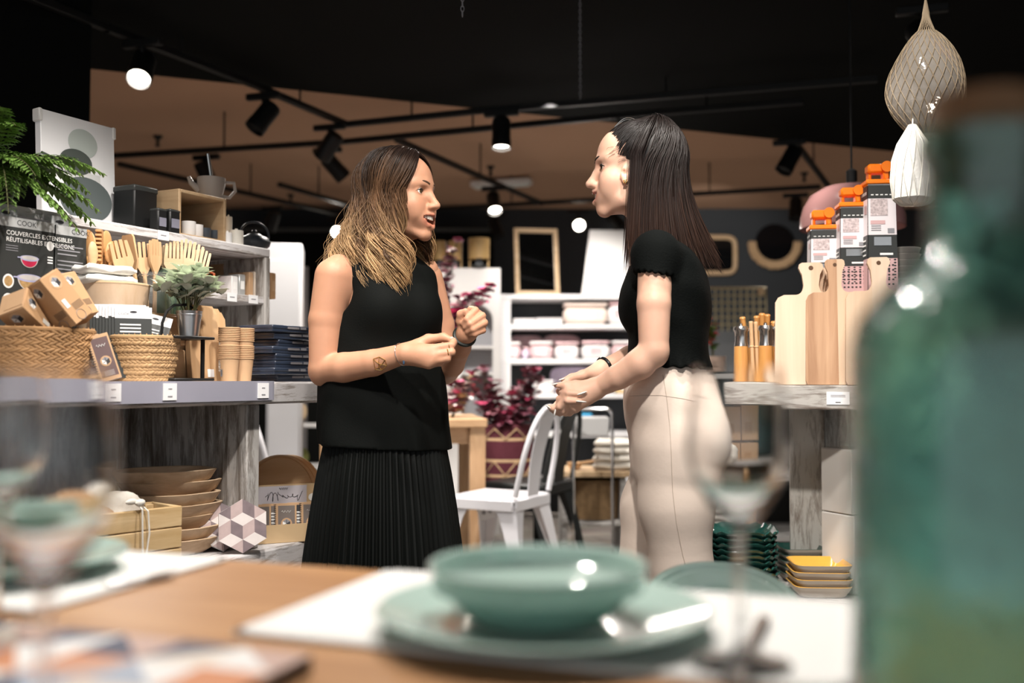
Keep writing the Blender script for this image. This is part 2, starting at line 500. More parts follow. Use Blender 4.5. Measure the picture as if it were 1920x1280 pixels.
def head_shape(vol, H, drop=0.0, smile=(.016, .021, .005), mz=-.066, lift=.006, ears=True):
    s = H.s
    e = lambda c, r, k=.012, sub=False, R=None: vol.ell(H.p(*c), [q * s for q in r], H.R if R is None else R, k * s, sub)
    c = lambda a, b, r1, r2=None, k=.012, sub=False: vol.cone(H.p(*a), H.p(*b), r1 * s, (r1 if r2 is None else r2) * s, k * s, sub)
    e((-.012, 0, .028), (.096, .073, .084))
    e((.034, 0, .03), (.056, .062, .066), .02)
    e((.036, 0, -.035), (.053, .054, .07), .025)
    for y in (-1, 1):
        c((-.0, y * .047, -.04), (.03, y * .038, -.076 + drop), .017, .014, .03)
        c((.03, y * .04, -.076 + drop), (.07, y * .011, -.098 + drop), .014, .011, .016)
        e((.058, y * .041, -.034), (.024, .021, .021), .02)
        c((.082, y * .012, .019), (.066, y * .045, .017), .011, .009, .014)
        e((.062, y * .032, -.055), (.022, .021, .024), .02)
    e((.073, 0, -.096 + drop), (.0165, .0165, .0145), .014)
    e((.072, 0, -.068 + drop * .5), (.022, .028, .026), .018)
    for y in (-1, 1):
        e((.095, y * .031, -.001), (.0165, .018, .011), .010, True)
        e((.0685, y * .031, -.001), (.0152, .0158, .0148), .003)
        e((.0865, y * .032, -.001), (.0115, .0152, .0057), .0012, True)
    # nose
    c((.082, 0, .012), (.0925, 0, -.012), .0075, .0085, .012)
    c((.0925, 0, -.012), (.1085, 0, -.036), .0085, .0098, .008)
    for y in (-1, 1):
        e((.0955, y * .0105, -.0395), (.0115, .0075, .0075), .006)
        e((.1005, y * .0068, -.0485), (.006, .0032, .0045), .002, True)
    c((.098, 0, -.041), (.094, 0, -.05), .006, .006, .006)
    # mouth: a smiling arc, corners lifted
    hw, op = smile[1], smile[2]
    e((.078, 0, mz + .002), (.018, .03, .02), .014)
    q = lambda t, dz, fx=0.0: (.0975 - .027 * t * t + fx, hw * t, mz + lift * t * t + dz)
    for y in (-1, 1):
        for t0, t1 in ((0, .4), (.4, .75), (.75, 1.02)):
            w = lambda t: op * (1 - t ** 2.2)
            c(q(y * t0, w(t0) + .0035), q(y * t1, w(t1) + .0022), .0047 - .0018 * t0, .0047 - .0018 * t1, .003)
            c(q(y * t0, -w(t0) - .004 + drop * .2, -.002), q(y * t1, -w(t1) - .002, -.002), .0056 - .0026 * t0, .0056 - .0026 * t1, .003)
    for y in (-1, 1):
        for t0, t1 in ((0, .4), (.4, .75), (.75, 1.0)):
            w = lambda t: max(.0008, op * (1 - t ** 2.2))
            c(q(y * t0, 0, .004), q(y * t1, 0, .004), w(t0), w(t1), .0015, True); c(q(y * t0, 0, -.008), q(y * t1, 0, -.008), w(t0), w(t1), .0015, True)
    for y in (-1, 1):      # smile crease
        if ears:
            er = np.array(H.R) @ np.array([[.94, .0, -.3], [0, 1, 0], [.3, 0, .94]])
            e((.022, y * .0665, -.018), (.0135, .0062, .0275), .005, False, er)
            e((.0225, y * .0742, -.012), (.0085, .0062, .0195), .002, True, er)
            e((.0215, y * .068, -.012), (.0045, .0045, .0118), .003, False, er)
            e((.0305, y * .0705, -.021), (.004, .006, .0065), .003, True)
            e((.0265, y * .067, -.040), (.007, .0052, .008), .004)
def eye_parts(H, body, iris, lash, brow_m, gaze=(1, 0, 0), lk=1.0):
    for y in (-1, 1):
        b = MB(); M = H.M @ T(.0702, y * .031, -.001) @ Vector(gaze).to_track_quat('Z', 'Y').to_matrix().to_4x4()
        R = .0136
        prof = [(R * math.sin(a), R * math.cos(a)) for a in [PI * i / 24 for i in range(24, -1, -1)]]
        cut = lambda a0, a1: [(R * math.sin(a), R * math.cos(a)) for a in [a1 + (a0 - a1) * i / 6 for i in range(7)]]
        b.lathe(cut(.52, PI), EYE_WHITE, 20, M); b.lathe(cut(.2, .52), iris, 20, M, caps=False); b.lathe(cut(0, .2), PUPIL, 20, M, caps=False)
        b.build('eye', body, 60)
        b = MB(); pts = []
        for i in range(9):
            t = i / 8 * 2 - 1
            pts.append(H.p(.0835 - .006 * t * t * (1.5 if t > 0 else 1), y * (.0315 + t * .0145), .0035 - .0052 * t * t))
        b.tube(pts, [lk * (.0006 + .0013 * math.sin(PI * min(1, i / 8 + .1))) for i in range(9)], lash, 6)
        b.build('eyelashes', body)
        b = MB(); pts = []
        for i in range(10):
            t = i / 9
            pts.append(H.p(.0952 - .026 * t ** 1.6, y * (.011 + .036 * t), .0165 + .0075 * math.sin(PI * (t * .8 + .08))))
        b.tube(pts, [.0014 + .0018 * math.sin(PI * min(1, .25 + t * .75)) for t in [i / 9 for i in range(10)]], brow_m, 8, flat=1.0)
        b.build('eyebrow', body)
def teeth_part(H, body, mz, hw, lift, zc, hgt):
    b = MB()
    for i in range(-5, 6):
        t = i / 5.6; y = hw * t; x = .0925 - .027 * t * t
        b.box((0, 0, 0), (.005, hw * .2, hgt * (1 - .35 * t * t)), TEETH, H.M @ T(x, y, mz + lift * t * t + zc) @ Matrix.Rotation(math.atan2(2 * .027 * t, hw), 4, 'Z'), .0012)
    b.build('teeth', body)
def strands(name, body, material, items, nseg=20, sides=3):
    """items: (points Nx3, radius, tone, hue offset, start t, end t): every lock one tapering tube, all of one head of hair in one part"""
    Vs, Qs, Cs, o = [], [], [], 0
    ang = np.arange(sides) * 2 * PI / sides
    for P, r, tone, t0, t1 in items:
        P = np.asarray(P, float); n = len(P)
        tg = np.gradient(P, axis=0); tg /= np.linalg.norm(tg, axis=1)[:, None] + 1e-9
        ref = np.array([.3, .9, .1]); x = np.cross(tg, ref); x /= np.linalg.norm(x, axis=1)[:, None] + 1e-9; y = np.cross(tg, x)
        tt = np.linspace(0, 1, n)
        rr = r * (.6 + .4 * np.minimum(1, tt * 6)) * np.where(tt > .8, 1 - (tt - .8) / .2 * .85, 1)
        V = P[:, None, :] + rr[:, None, None] * (x[:, None, :] * np.cos(ang)[None, :, None] + y[:, None, :] * np.sin(ang)[None, :, None])
        Vs.append(V.reshape(-1, 3))
        i = np.arange(n - 1)[:, None] * sides; k = np.arange(sides)[None, :]; k2 = (k + 1) % sides
        Qs.append(np.stack([i + k, i + k2, i + sides + k2, i + sides + k], -1).reshape(-1, 4) + o)
        c = np.zeros((n, sides, 3)); c[:, :, 0] = np.clip(t0 + (t1 - t0) * tt, 0, 1)[:, None]; c[:, :, 1] = tone
        Cs.append(c.reshape(-1, 3)); o += n * sides
    Cc = np.concatenate(Cs)
    return np_object(name, [(np.concatenate(Vs), np.concatenate(Qs))], material, body, lambda V: Cc, origin=tuple(body.location))
def slerp(a, b, t):
    a = a / np.linalg.norm(a); b = b / np.linalg.norm(b); w = math.acos(max(-1, min(1, a @ b)))
    if w < 1e-4: return a
    return (math.sin((1 - t) * w) * a + math.sin(t * w) * b) / math.sin(w)
def ring_part(name, body, c, axis, R, r, m, label=None, sq=1.0):
    b = MB(); M = align(c, Vector(c) + Vector(axis))
    b.tube([(R * math.cos(2 * PI * k / 28), R * sq * math.sin(2 * PI * k / 28), 0) for k in range(28)], r, m, 8, True, M)
    o = b.build(name, body, origin=None); o.location = -Vector(body.location)
    if label: o['label'] = label
    return o
def attach(o, body): o.location = -Vector(body.location); return o
def hull_part(name, body, pieces, m, **k): return np_object(name, pieces, m, body, **k)

EYE_WHITE = mat('eye_white', (.8, .77, .74), .2); PUPIL = mat('pupil', (.005, .004, .004), .1)
IRIS_GREEN = mat('iris_hazel', (.09, .06, .025), .2); IRIS_BROWN = mat('iris_brown', (.05, .025, .012), .2)
LASH = mat('lash', (.008, .006, .005), .6); BROW = mat('brow', (.085, .045, .026), .8); BROW2 = mat('dark_brow', (.02, .012, .009), .7)
TEETH = mat('tooth', (.82, .77, .68), .25)
GOLD = mat('gold', (.85, .55, .2), .25, 1.0); SILVER = mat('silver', (.8, .78, .75), .2, 1.0)
BLACK_STRAP = mat('black_strap', (.012, .016, .012), .45)
NAIL_WHITE = mat('white_nail_varnish', (.85, .82, .78), .15, coat=.5); NAIL_NUDE = mat('nude_nail', (.75, .5, .42), .2)
SKIN1 = skin('tanned_skin', (.56, .29, .18)); SKIN2 = skin('fair_skin', (.72, .435, .315))
CREPE = mat('black_crepe', (.0032, .004, .0036), .75, spec=.12, bump=.08, bscale=300)
KNIT = mat('black_rib_knit', (.003, .0038, .0036), .85, spec=.08, bump=.15, bscale=200)
PLEAT = mat('black_pleated_satin', (.003, .0038, .0034), .55, spec=.2)
CREAM = mat('cream_cotton_twill', (.72, .605, .52), .75, spec=.25, bump=.05, bscale=90)
SHOE = mat('black_shoe_leather', (.02, .018, .016), .4); SHOE2 = mat('white_trainer', (.7, .68, .65), .5)
HAIR1 = hair_mat('ombre_hair', (.014, .008, .006), (.125, .064, .031), (.56, .355, .175), .42, .86)
HAIR2 = hair_mat('dark_brown_hair', (.005, .003, .0026), (.011, .006, .0048), (.032, .0145, .009), .5, .95)

def tint_fn(H, lip, mz, half, extra=()):
    def f(V):
        L = H.local(V); c = np.ones((len(V), 3))
        inhead = (L[:, 0] > .05) & (np.abs(L[:, 1]) < .05) & (np.abs(L[:, 2] - mz) < .03)
        q = ((L[:, 1] / (half * 1.05)) ** 2 + ((L[:, 2] - mz) / extra[0]) ** 2)
        w = np.clip(1.6 - q * 1.3, 0, 1) * inhead * (L[:, 0] > .072)
        c = c * (1 - w[:, None]) + np.array(lip)[None] * w[:, None]
        for y in (-1, 1):
            ck = np.exp(-(((L[:, 1] - y * .042) / .02) ** 2 + ((L[:, 2] + .03) / .02) ** 2 + ((L[:, 0] - .066) / .03) ** 2)) * .25
            c *= 1 - ck[:, None] * np.array([.05, .35, .35])[None]
        return c
    return f
# ------------------------------------------------------------------ the woman in the sleeveless top
YA = 2.68
f1 = Vector((.56, -.83, 0)); r1 = Vector((-.83, -.56, 0))
H1 = Frame(at(747, 367, 2.665), (.925, -.38, .03), sc=1.05)
M1 = dict(mz=-.073, smile=(.018, .033, .0115), lift=.011)
def arm_1():
    out = []
    # near arm
    v = Vol((-.66, 2.36, .84), (-.10, 2.76, 1.36), .0032)
    sh = at(626, 519, 2.59)
    v.ell(at(636, 513, 2.605), (.046, .048, .052), None, .03)
    v.chain([sh, at(612, 600, 2.585), at(607, 688, 2.575)], [.050, .0455, .038], .006)
    v.cone(at(700, 545, 2.66), at(640, 540, 2.62), .06, .05, .03)
    v.ell(at(601, 702, 2.58), (.024, .026, .028), None, .025)
    v.chain([at(608, 692, 2.575), at(645, 689, 2.545), at(700, 680, 2.51), at(757, 663, 2.475)], [.036, .0385, .0335, .0255], .006)
    W = at(757, 663, 2.475)
    mc = [(809, 654, 2.452), (813, 666, 2.447), (810, 676, 2.447), (803, 683, 2.452)]
    pip = [(847, 647, 2.455), (847, 660, 2.45), (839, 672, 2.45), (826, 680, 2.455)]
    dip = [(851, 643, 2.478), (848, 657, 2.478), (838, 668, 2.478), (824, 676, 2.478)]
    tip = [(838, 642, 2.492), (832, 655, 2.495), (822, 666, 2.495), (812, 673, 2.493)]
    for i in range(4):
        m = at(*mc[i]); w0 = W.lerp(m, .12)
        v.cone(w0, m, .0215 - .001 * i, .0118, .014)
        rr = [.0118, .0092, .0082, .0068] if i < 3 else [.0105, .0082, .0073, .006]
        v.chain([m, at(*pip[i]), at(*dip[i]), at(*tip[i])], rr, .0035)
    v.ell(at(790, 664, 2.46), (.026, .02, .02), None, .018)
    th = [(772, 651, 2.478), (803, 636, 2.487), (831, 632, 2.482), (850, 638, 2.472)]
    v.chain([at(*q) for q in th], [.0165, .0128, .0104, .0072], .007)
    P, Q = v.mesh(); out.append((relax(P, Q, 4), Q))
    # far arm, raised fist
    v = Vol((-.30, 2.46, .88), (-.04, 2.86, 1.34), .0032)
    v.chain([at(800, 522, 2.77), at(826, 610, 2.8), at(832, 695, 2.79)], [.045, .039, .035], .006)
    v.chain([at(836, 698, 2.785), at(846, 682, 2.72), at(861, 651, 2.63), at(872, 629, 2.575)], [.034, .036, .031, .0245], .006)
    W2_ = at(874, 624, 2.565)
    mc = [(884, 582, 2.585), (897, 590, 2.59), (901, 602, 2.59), (899, 614, 2.585)]
    pip = [(891, 582, 2.552), (904, 592, 2.55), (908, 605, 2.55), (905, 619, 2.552)]
    dip = [(876, 598, 2.528), (882, 607, 2.526), (887, 617, 2.528), (890, 626, 2.533)]
    tip = [(868, 607, 2.54), (872, 614, 2.538), (877, 622, 2.54), (882, 628, 2.543)]
    for i in range(4):
        m = at(*mc[i]); v.cone(W2_.lerp(m, .1), m, .019, .0125, .014)
        rr = [.012, .0098, .0085, .007] if i < 3 else [.0108, .0085, .0075, .0062]
        v.chain([m, at(*pip[i]), at(*dip[i]), at(*tip[i])], rr, .0035)
    v.ell(at(885, 605, 2.568), (.02, .02, .026), None, .014)
    v.chain([at(872, 618, 2.57), at(864, 602, 2.556), at(864, 589, 2.546), at(873, 583, 2.535)], [.015, .0125, .0105, .0078], .006)
    P, Q = v.mesh(); out.append((relax(P, Q, 4), Q))
    return out
def person_1():
    pieces = arm_1()
    v = Vol((-.48, 2.50, 1.20), (-.14, 2.86, 1.66), .0028)
    head_shape(v, H1, drop=-.010, **M1)
    nb = at(724, 498, 2.69)
    v.cone(H1.p(-.02, 0, -.07), nb, .054, .056, .03)
    v.cone(nb, at(724, 530, 2.69), .06, .085, .04)
    for sx, q in ((1, at(650, 508, 2.62)), (-1, at(797, 508, 2.76))): v.cone(at(724, 492, 2.69), q, .045, .038, .03)
    P, Q = v.mesh(); pieces.append((relax(P, Q, 1), Q))
    v = Vol((-.56, 2.46, 0), (-.12, 2.9, 1.30), .008)
    zz = lambda py: at(724, py, YA).z
    cx = at(724, 700, YA).x
    v.loft([(zz(840), cx, YA, .125, .09), (zz(725), cx, YA, .125, .09), (zz(600), cx, YA, .13, .09), (zz(520), cx, YA, .125, .075), (zz(495), cx, YA, .08, .06)], math.radians(34), .02)
    for sx in (-1, 1):
        hip = Vector((cx, YA, zz(840))) - r1 * (.075 * sx)
        v.chain([hip + Vector((0, 0, -.05)), hip + Vector((0, 0, -.33)) + f1 * .02, hip + Vector((0, 0, -zz(840) + .09))], [.07, .055, .038], .03)
        a = hip + Vector((0, 0, -zz(840) + .07)); v.chain([a, a + f1 * .08 + Vector((0, 0, -.025)), a + f1 * .15 + Vector((0, 0, -.045))], [.036, .03, .022], .02)
    v.cut((0, 0, .012), (0, 0, -1))
    pieces.append(v.mesh())
    base = (cx, YA, 0)
    b = np_object('person', pieces, SKIN1, None, tint_fn(H1, (.92, .66, .68), -.073, .034, (.02,)), base)
    tag(b, 'woman with wavy ombre hair, black sleeveless top and pleated skirt, laughing', 'person')
    return b
P1 = person_1()
HK = Frame(Vector(H1.o) - Vector(P1.location), (.925, -.38, .03), sc=1.05)
eye_parts(HK, P1, IRIS_GREEN, LASH, BROW, (.93, -.1, .02))
teeth_part(HK, P1, -.073, .033, .011, .0058, .0105)
# garments
def top_1():
    v = Vol((-.58, 2.44, .76), (-.10, 2.92, 1.36), .0045)
    zz = lambda py: at(724, py, YA).z
    X = lambda px: at(px, 700, YA).x
    yaw = math.radians(34)
    def wob(a, Z):
        low = np.clip((1.12 - Z) / .3, 0, 1)
        return low * (.0035 * np.sin(a * 5 + 1.2 + Z * 6) + .002 * np.sin(a * 9 - Z * 9)) + .0012 * np.sin(Z * 40 + a * 3)
    v.loft([(zz(856), X(724), YA, .187, .14), (zz(800), X(721), YA, .186, .138), (zz(725), X(717), YA, .179, .132), (zz(660), X(719), YA, .164, .126), (zz(600), X(724), YA, .152, .126),
            (zz(560), X(727), YA, .142, .118), (zz(525), X(727), YA, .139, .1), (zz(503), X(726), YA, .132, .082), (zz(488), X(725), YA, .105, .07), (zz(474), X(724), YA, .075, .062), (zz(466), X(724), YA, .055, .055)], yaw, .008, wob=wob)
    v.ell(Vector((X(724), YA, zz(585))) + f1 * .075 - r1 * .05, (.06, .06, .06), None, .05)
    v.ell(Vector((X(724), YA, zz(585))) + f1 * .075 + r1 * .05, (.06, .06, .06), None, .05)
    c = Vector((X(724), YA, zz(837)))
    v.cut(c, Vector((0, 0, -1)) + Vector((-.06, 0, 0)))
    # armholes and round neck
    for sx, o in ((1, at(617, 548, 2.575)), (-1, at(838, 545, 2.8))):
        v.cone(o + r1 * sx * .05, o - r1 * sx * .0, .075, .062, .006, True)
    P, Q = v.mesh(); return relax(P, Q, 2), Q
t = np_object('sleeveless_top', [top_1()], CREPE, P1, origin=tuple(P1.location)); t.location = (0, 0, 0)
def skirt_1():
    b = MB(); n = 66 * 4; rows = []
    cx = P1.location.x; zt = at(724, 808, YA).z; prof = [(0, .164, .122), (.12, .172, .13), (.3, .184, .14), (.55, .196, .152), (.8, .206, .162), (1.0, .212, .168)]
    zb = at(724, 1078, YA).z; yaw = math.radians(34)
    vs, fs = [], []
    m = 24
    for i in range(m + 1):
        t = i / m; z = lerp(zt, zb, t)
        for (t0, a0, b0), (t1, a1, b1) in zip(prof, prof[1:]):
            if t <= t1 + 1e-9: q = (t - t0) / (t1 - t0); A = lerp(a0, a1, q); B = lerp(b0, b1, q); break
        for k in range(n):
            a = 2 * PI * k / n; ph = k % 4
            d = [0, .003 + .0075 * t, .0045 + .0085 * t, .0008][ph] - .004
            d += .006 * t * math.sin(a * 7 + .5) + .004 * t * math.sin(a * 13 + 2)
            x, y = (A + d) * math.cos(a), (B + d) * math.sin(a)
            vs.append((x * math.cos(yaw) - y * math.sin(yaw), x * math.sin(yaw) + y * math.cos(yaw), z + (.004 * math.sin(a * 9) * t)))
    for i in range(m):
        for k in range(n):
            fs.append(((i + 1) * n + k, (i + 1) * n + (k + 1) % n, i * n + (k + 1) % n, i * n + k))
    fs.append(tuple(range(n))[::-1])
    b.add(vs, fs, PLEAT); return b.build('pleated_skirt', P1, 25)
skirt_1()
for sx in (-1, 1):
    b = MB(); a = Vector((0, 0, 0)) - r1 * (.075 * sx)
    M = T(a.x, a.y, 0) @ Matrix.Rotation(math.atan2(f1.y, f1.x), 4, 'Z')
    b.lathe([(.0, .0), (.048, .0), (.052, .02), (.048, .05), (.04, .075), (.042, .08)], SHOE, 20, M @ T(.055, 0, 0), sx=2.4, sy=.95)
    b.build('shoe', P1)
# jewellery
ring_part('bracelet', P1, at(753, 664, 2.478), at(757, 663, 2.475) - at(735, 669, 2.49), .029, .0011, SILVER)
b = MB(); b.ell((0, 0, 0), (.003, .003, .008), mat('blue_stone', (.05, .09, .15), .1), 8, 6, T(*at(757, 678, 2.452))); attach(b.build('bracelet_charm', P1), P1)
ring_part('watch_strap', P1, at(871, 630, 2.579), at(872, 629, 2.575) - at(861, 651, 2.63), .0258, .006, BLACK_STRAP, 'dark wristband')
ring_part('finger_ring', P1, at(840, 661, 2.4495), at(847, 660, 2.45) - at(813, 666, 2.447), .0098, .0014, GOLD)
ring_part('finger_ring', P1, at(842, 649, 2.4555), at(847, 647, 2.455) - at(809, 654, 2.452), .0098, .0012, GOLD)
ring_part('finger_ring', P1, at(902, 593, 2.562), at(904, 592, 2.55) - at(897, 590, 2.59), .0112, .0016, GOLD)
ring_part('finger_ring', P1, at(906, 606, 2.562), at(908, 605, 2.55) - at(901, 602, 2.59), .0108, .0014, GOLD)
def bvh_of(ob):
    me = ob.data; return BVHTree.FromPolygons([v.co + ob.location for v in me.vertices], [p.vertices[:] for p in me.polygons])
def on(bvh, px, py, lift=0.0):
    d = (at(px, py, 1.0) - Vector((0, 0, EYE))).normalized()
    h = bvh.ray_cast(Vector((0, 0, EYE)), d)
    return h[0] + h[1] * lift if h[0] is not None else None
bv = bvh_of(P1)
b = MB()
hexa = [(700, 673), (711, 669), (722, 674), (725, 684), (716, 693), (704, 692)]
ct = [(710, 681), (716, 683), (711, 687)]
for a, c in [(hexa[i], hexa[(i + 1) % 6]) for i in range(6)] + [(ct[0], hexa[0]), (ct[0], hexa[1]), (ct[1], hexa[2]), (ct[1], hexa[3]), (ct[2], hexa[4]), (ct[2], hexa[5]), (ct[0], ct[1]), (ct[1], ct[2]), (ct[2], ct[0])]:
    pts = [on(bv, lerp(a[0], c[0], t), lerp(a[1], c[1], t), .0012) for t in (0, .5, 1)]
    if all(p is not None for p in pts): b.tube(pts, .0009, GOLD, 6)
pts = [on(bv, px, py, .001) for px, py in ((699, 667), (697, 675), (699, 684), (702, 692))]
if b.v: attach(b.build('geometric_bracelet', P1), P1)
b = MB(); b.ell((0, 0, 0), (.0022, .001, .003), NAIL_NUDE, 8, 6, T(*on(bv, 847, 634, .0005)) @ RY(60) @ S(1.6)); attach(b.build('thumbnail', P1), P1)

# hair: a scalp-hugging under-layer and loose waving locks
def hair_1():
    rng = np.random.RandomState(3)
    H = H1; items = []
    cen = np.array([-.008, 0, .026]); E = np.array([.098, .078, .088])
    # under layer
    def lock(x0, az, layer, L, drift, wav, lam, ph, tone, rad, jit, t0=0., t1=1., zend=None, inward=0.0):
        d0 = np.array([x0 * 9.5, .10 + rng.normal(0, .03), 1.0]); d1 = np.array([math.cos(az), math.sin(az), -.25])
        P = []
        for s in np.linspace(0, 1, 11):
            d = slerp(d0, d1, s); d = d / np.linalg.norm(d)
            P.append(cen + E * d * (layer + .03 * math.sin(PI * s)))
        P = np.array(P); last = P[-1]; tang = P[-1] - P[-2]; tang /= np.linalg.norm(tang)
        out = np.array([math.cos(az), math.sin(az), 0])
        n2 = 18; fall = []
        p = last.copy(); dirn = tang * .4 + np.array([0, 0, -.6]); step = L / n2
        for i in range(1, n2 + 1):
            q = i / n2
            target = np.array([0, 0, -1.0]) + out * (drift * (1 - .4 * q)) - out * inward * q * q
            dirn = .7 * dirn + .3 * target / np.linalg.norm(target); dirn /= np.linalg.norm(dirn)
            p = p + dirn * step; fall.append(p.copy())
        P = np.concatenate([P, np.array(fall)])
        n = len(P); tt = np.linspace(0, 1, n); amp = wav * np.clip((tt - .28) / .5, 0, 1)
        side = np.array([-math.sin(az), math.cos(az), 0])
        P = P + (np.sin(tt * lam + ph) * amp)[:, None] * side[None] + (np.cos(tt * lam + ph) * amp * .7)[:, None] * out[None]
        P = P + jit[None] * np.clip(tt * 2, .1, 1)[:, None] * (1 - .45 * tt)[:, None]
        W = (H.R @ (P * H.s).T).T + np.array(H.o)
        return (W, rad, tone, t0, t1)
    # clumps: (side sign, azimuth range, count)
    specs = []
    for i in range(96):
        az = -rng.uniform(1.02, PI) if i % 8 else -rng.uniform(.98, 1.3)
        specs.append(az)
    for i in range(60): specs.append(rng.uniform(.98, PI))
    for az in specs:
        near = az < 0; a = abs(az)
        front = max(0, (1.75 - a) / .75)
        x0 = lerp(-.05, .062, max(0, min(1, (2.6 - a) / 1.5)))
        back = max(0, (a - 1.9) / 1.2)
        L = lerp(.245, .165, min(1, back)) + rng.uniform(-.02, .02)
        drift = .10 + .62 * min(1, back) + rng.uniform(-.05, .08)
        wav = rng.uniform(.015, .030); lam = rng.uniform(12, 17); ph = rng.uniform(0, 6.28)
        lay = rng.uniform(1.02, 1.15); tn = rng.uniform(.55, 1.45)
        if not near: L = .2 + rng.uniform(-.02, .03); drift *= .6
        t1 = rng.uniform(.7, 1.0)
        if rng.rand() < .25: t1 = .5
        for k in range(20):
            jit = rng.normal(0, .0048, 3); aa = az + rng.normal(0, .03)
            if abs(aa) < .95: aa = math.copysign(.95, aa)
            items.append(lock(x0 + rng.normal(0, .004), aa, lay + rng.normal(0, .012), L + rng.normal(0, .012), drift, wav * rng.uniform(.85, 1.15), lam, ph + rng.normal(0, .16), tn * rng.uniform(.8, 1.2), rng.uniform(.0009, .0018), jit, 0, t1, inward=.25 * front))
    for k in range(60):  # flyaways
        az = -rng.uniform(1.3, PI)
        items.append(lock(rng.uniform(-.05, .05), az, 1.12, .2, .7, .02, rng.uniform(10, 18), rng.uniform(0, 6), 1.1, .00035, rng.normal(0, .012, 3), .1, .9))
    return items
h = strands('hair', P1, HAIR1, hair_1()); h.location = (0, 0, 0)
def cap(H, pieces_fn, h=.004):
    lo = Vector(H.o) - Vector((.2, .2, .36)); hi = Vector(H.o) + Vector((.2, .2, .2))
    v = Vol(lo, hi, h); pieces_fn(v); P, Q = v.mesh(); return relax(P, Q, 2), Q
def cap_1(v):
    H = H1; s = H.s
    v.ell(H.p(-.012, 0, .03), [.098 * s, .077 * s, .087 * s], H.R, .01)
    v.ell(H.p(-.03, 0, -.02), [.075 * s, .074 * s, .1 * s], H.R, .03)
    v.ell(H.p(-.055, 0, -.11), [.05 * s, .07 * s, .1 * s], H.R, .03)
    for y in (-1, 1): v.cone(H.p(.018, y * .066, .02), H.p(.015, y * .068, -.1), .016 * s, .012 * s, .015)
    for y in (-1, 1): v.cone(H.p(.11, y * .012, .045), H.p(.115, y * .02, -.14), .052 * s, .05 * s, .004, True)
P, Q = cap(H1, cap_1)
o = np_object('hair_underlayer', [(P, Q)], HAIR1, P1, lambda V: np.stack([np.clip((H1.o.z + .03 - V[:, 2]) * 2.2 + .05, 0, .45), np.full(len(V), .55), np.zeros(len(V))], 1), origin=tuple(P1.location)); o.location = (0, 0, 0)

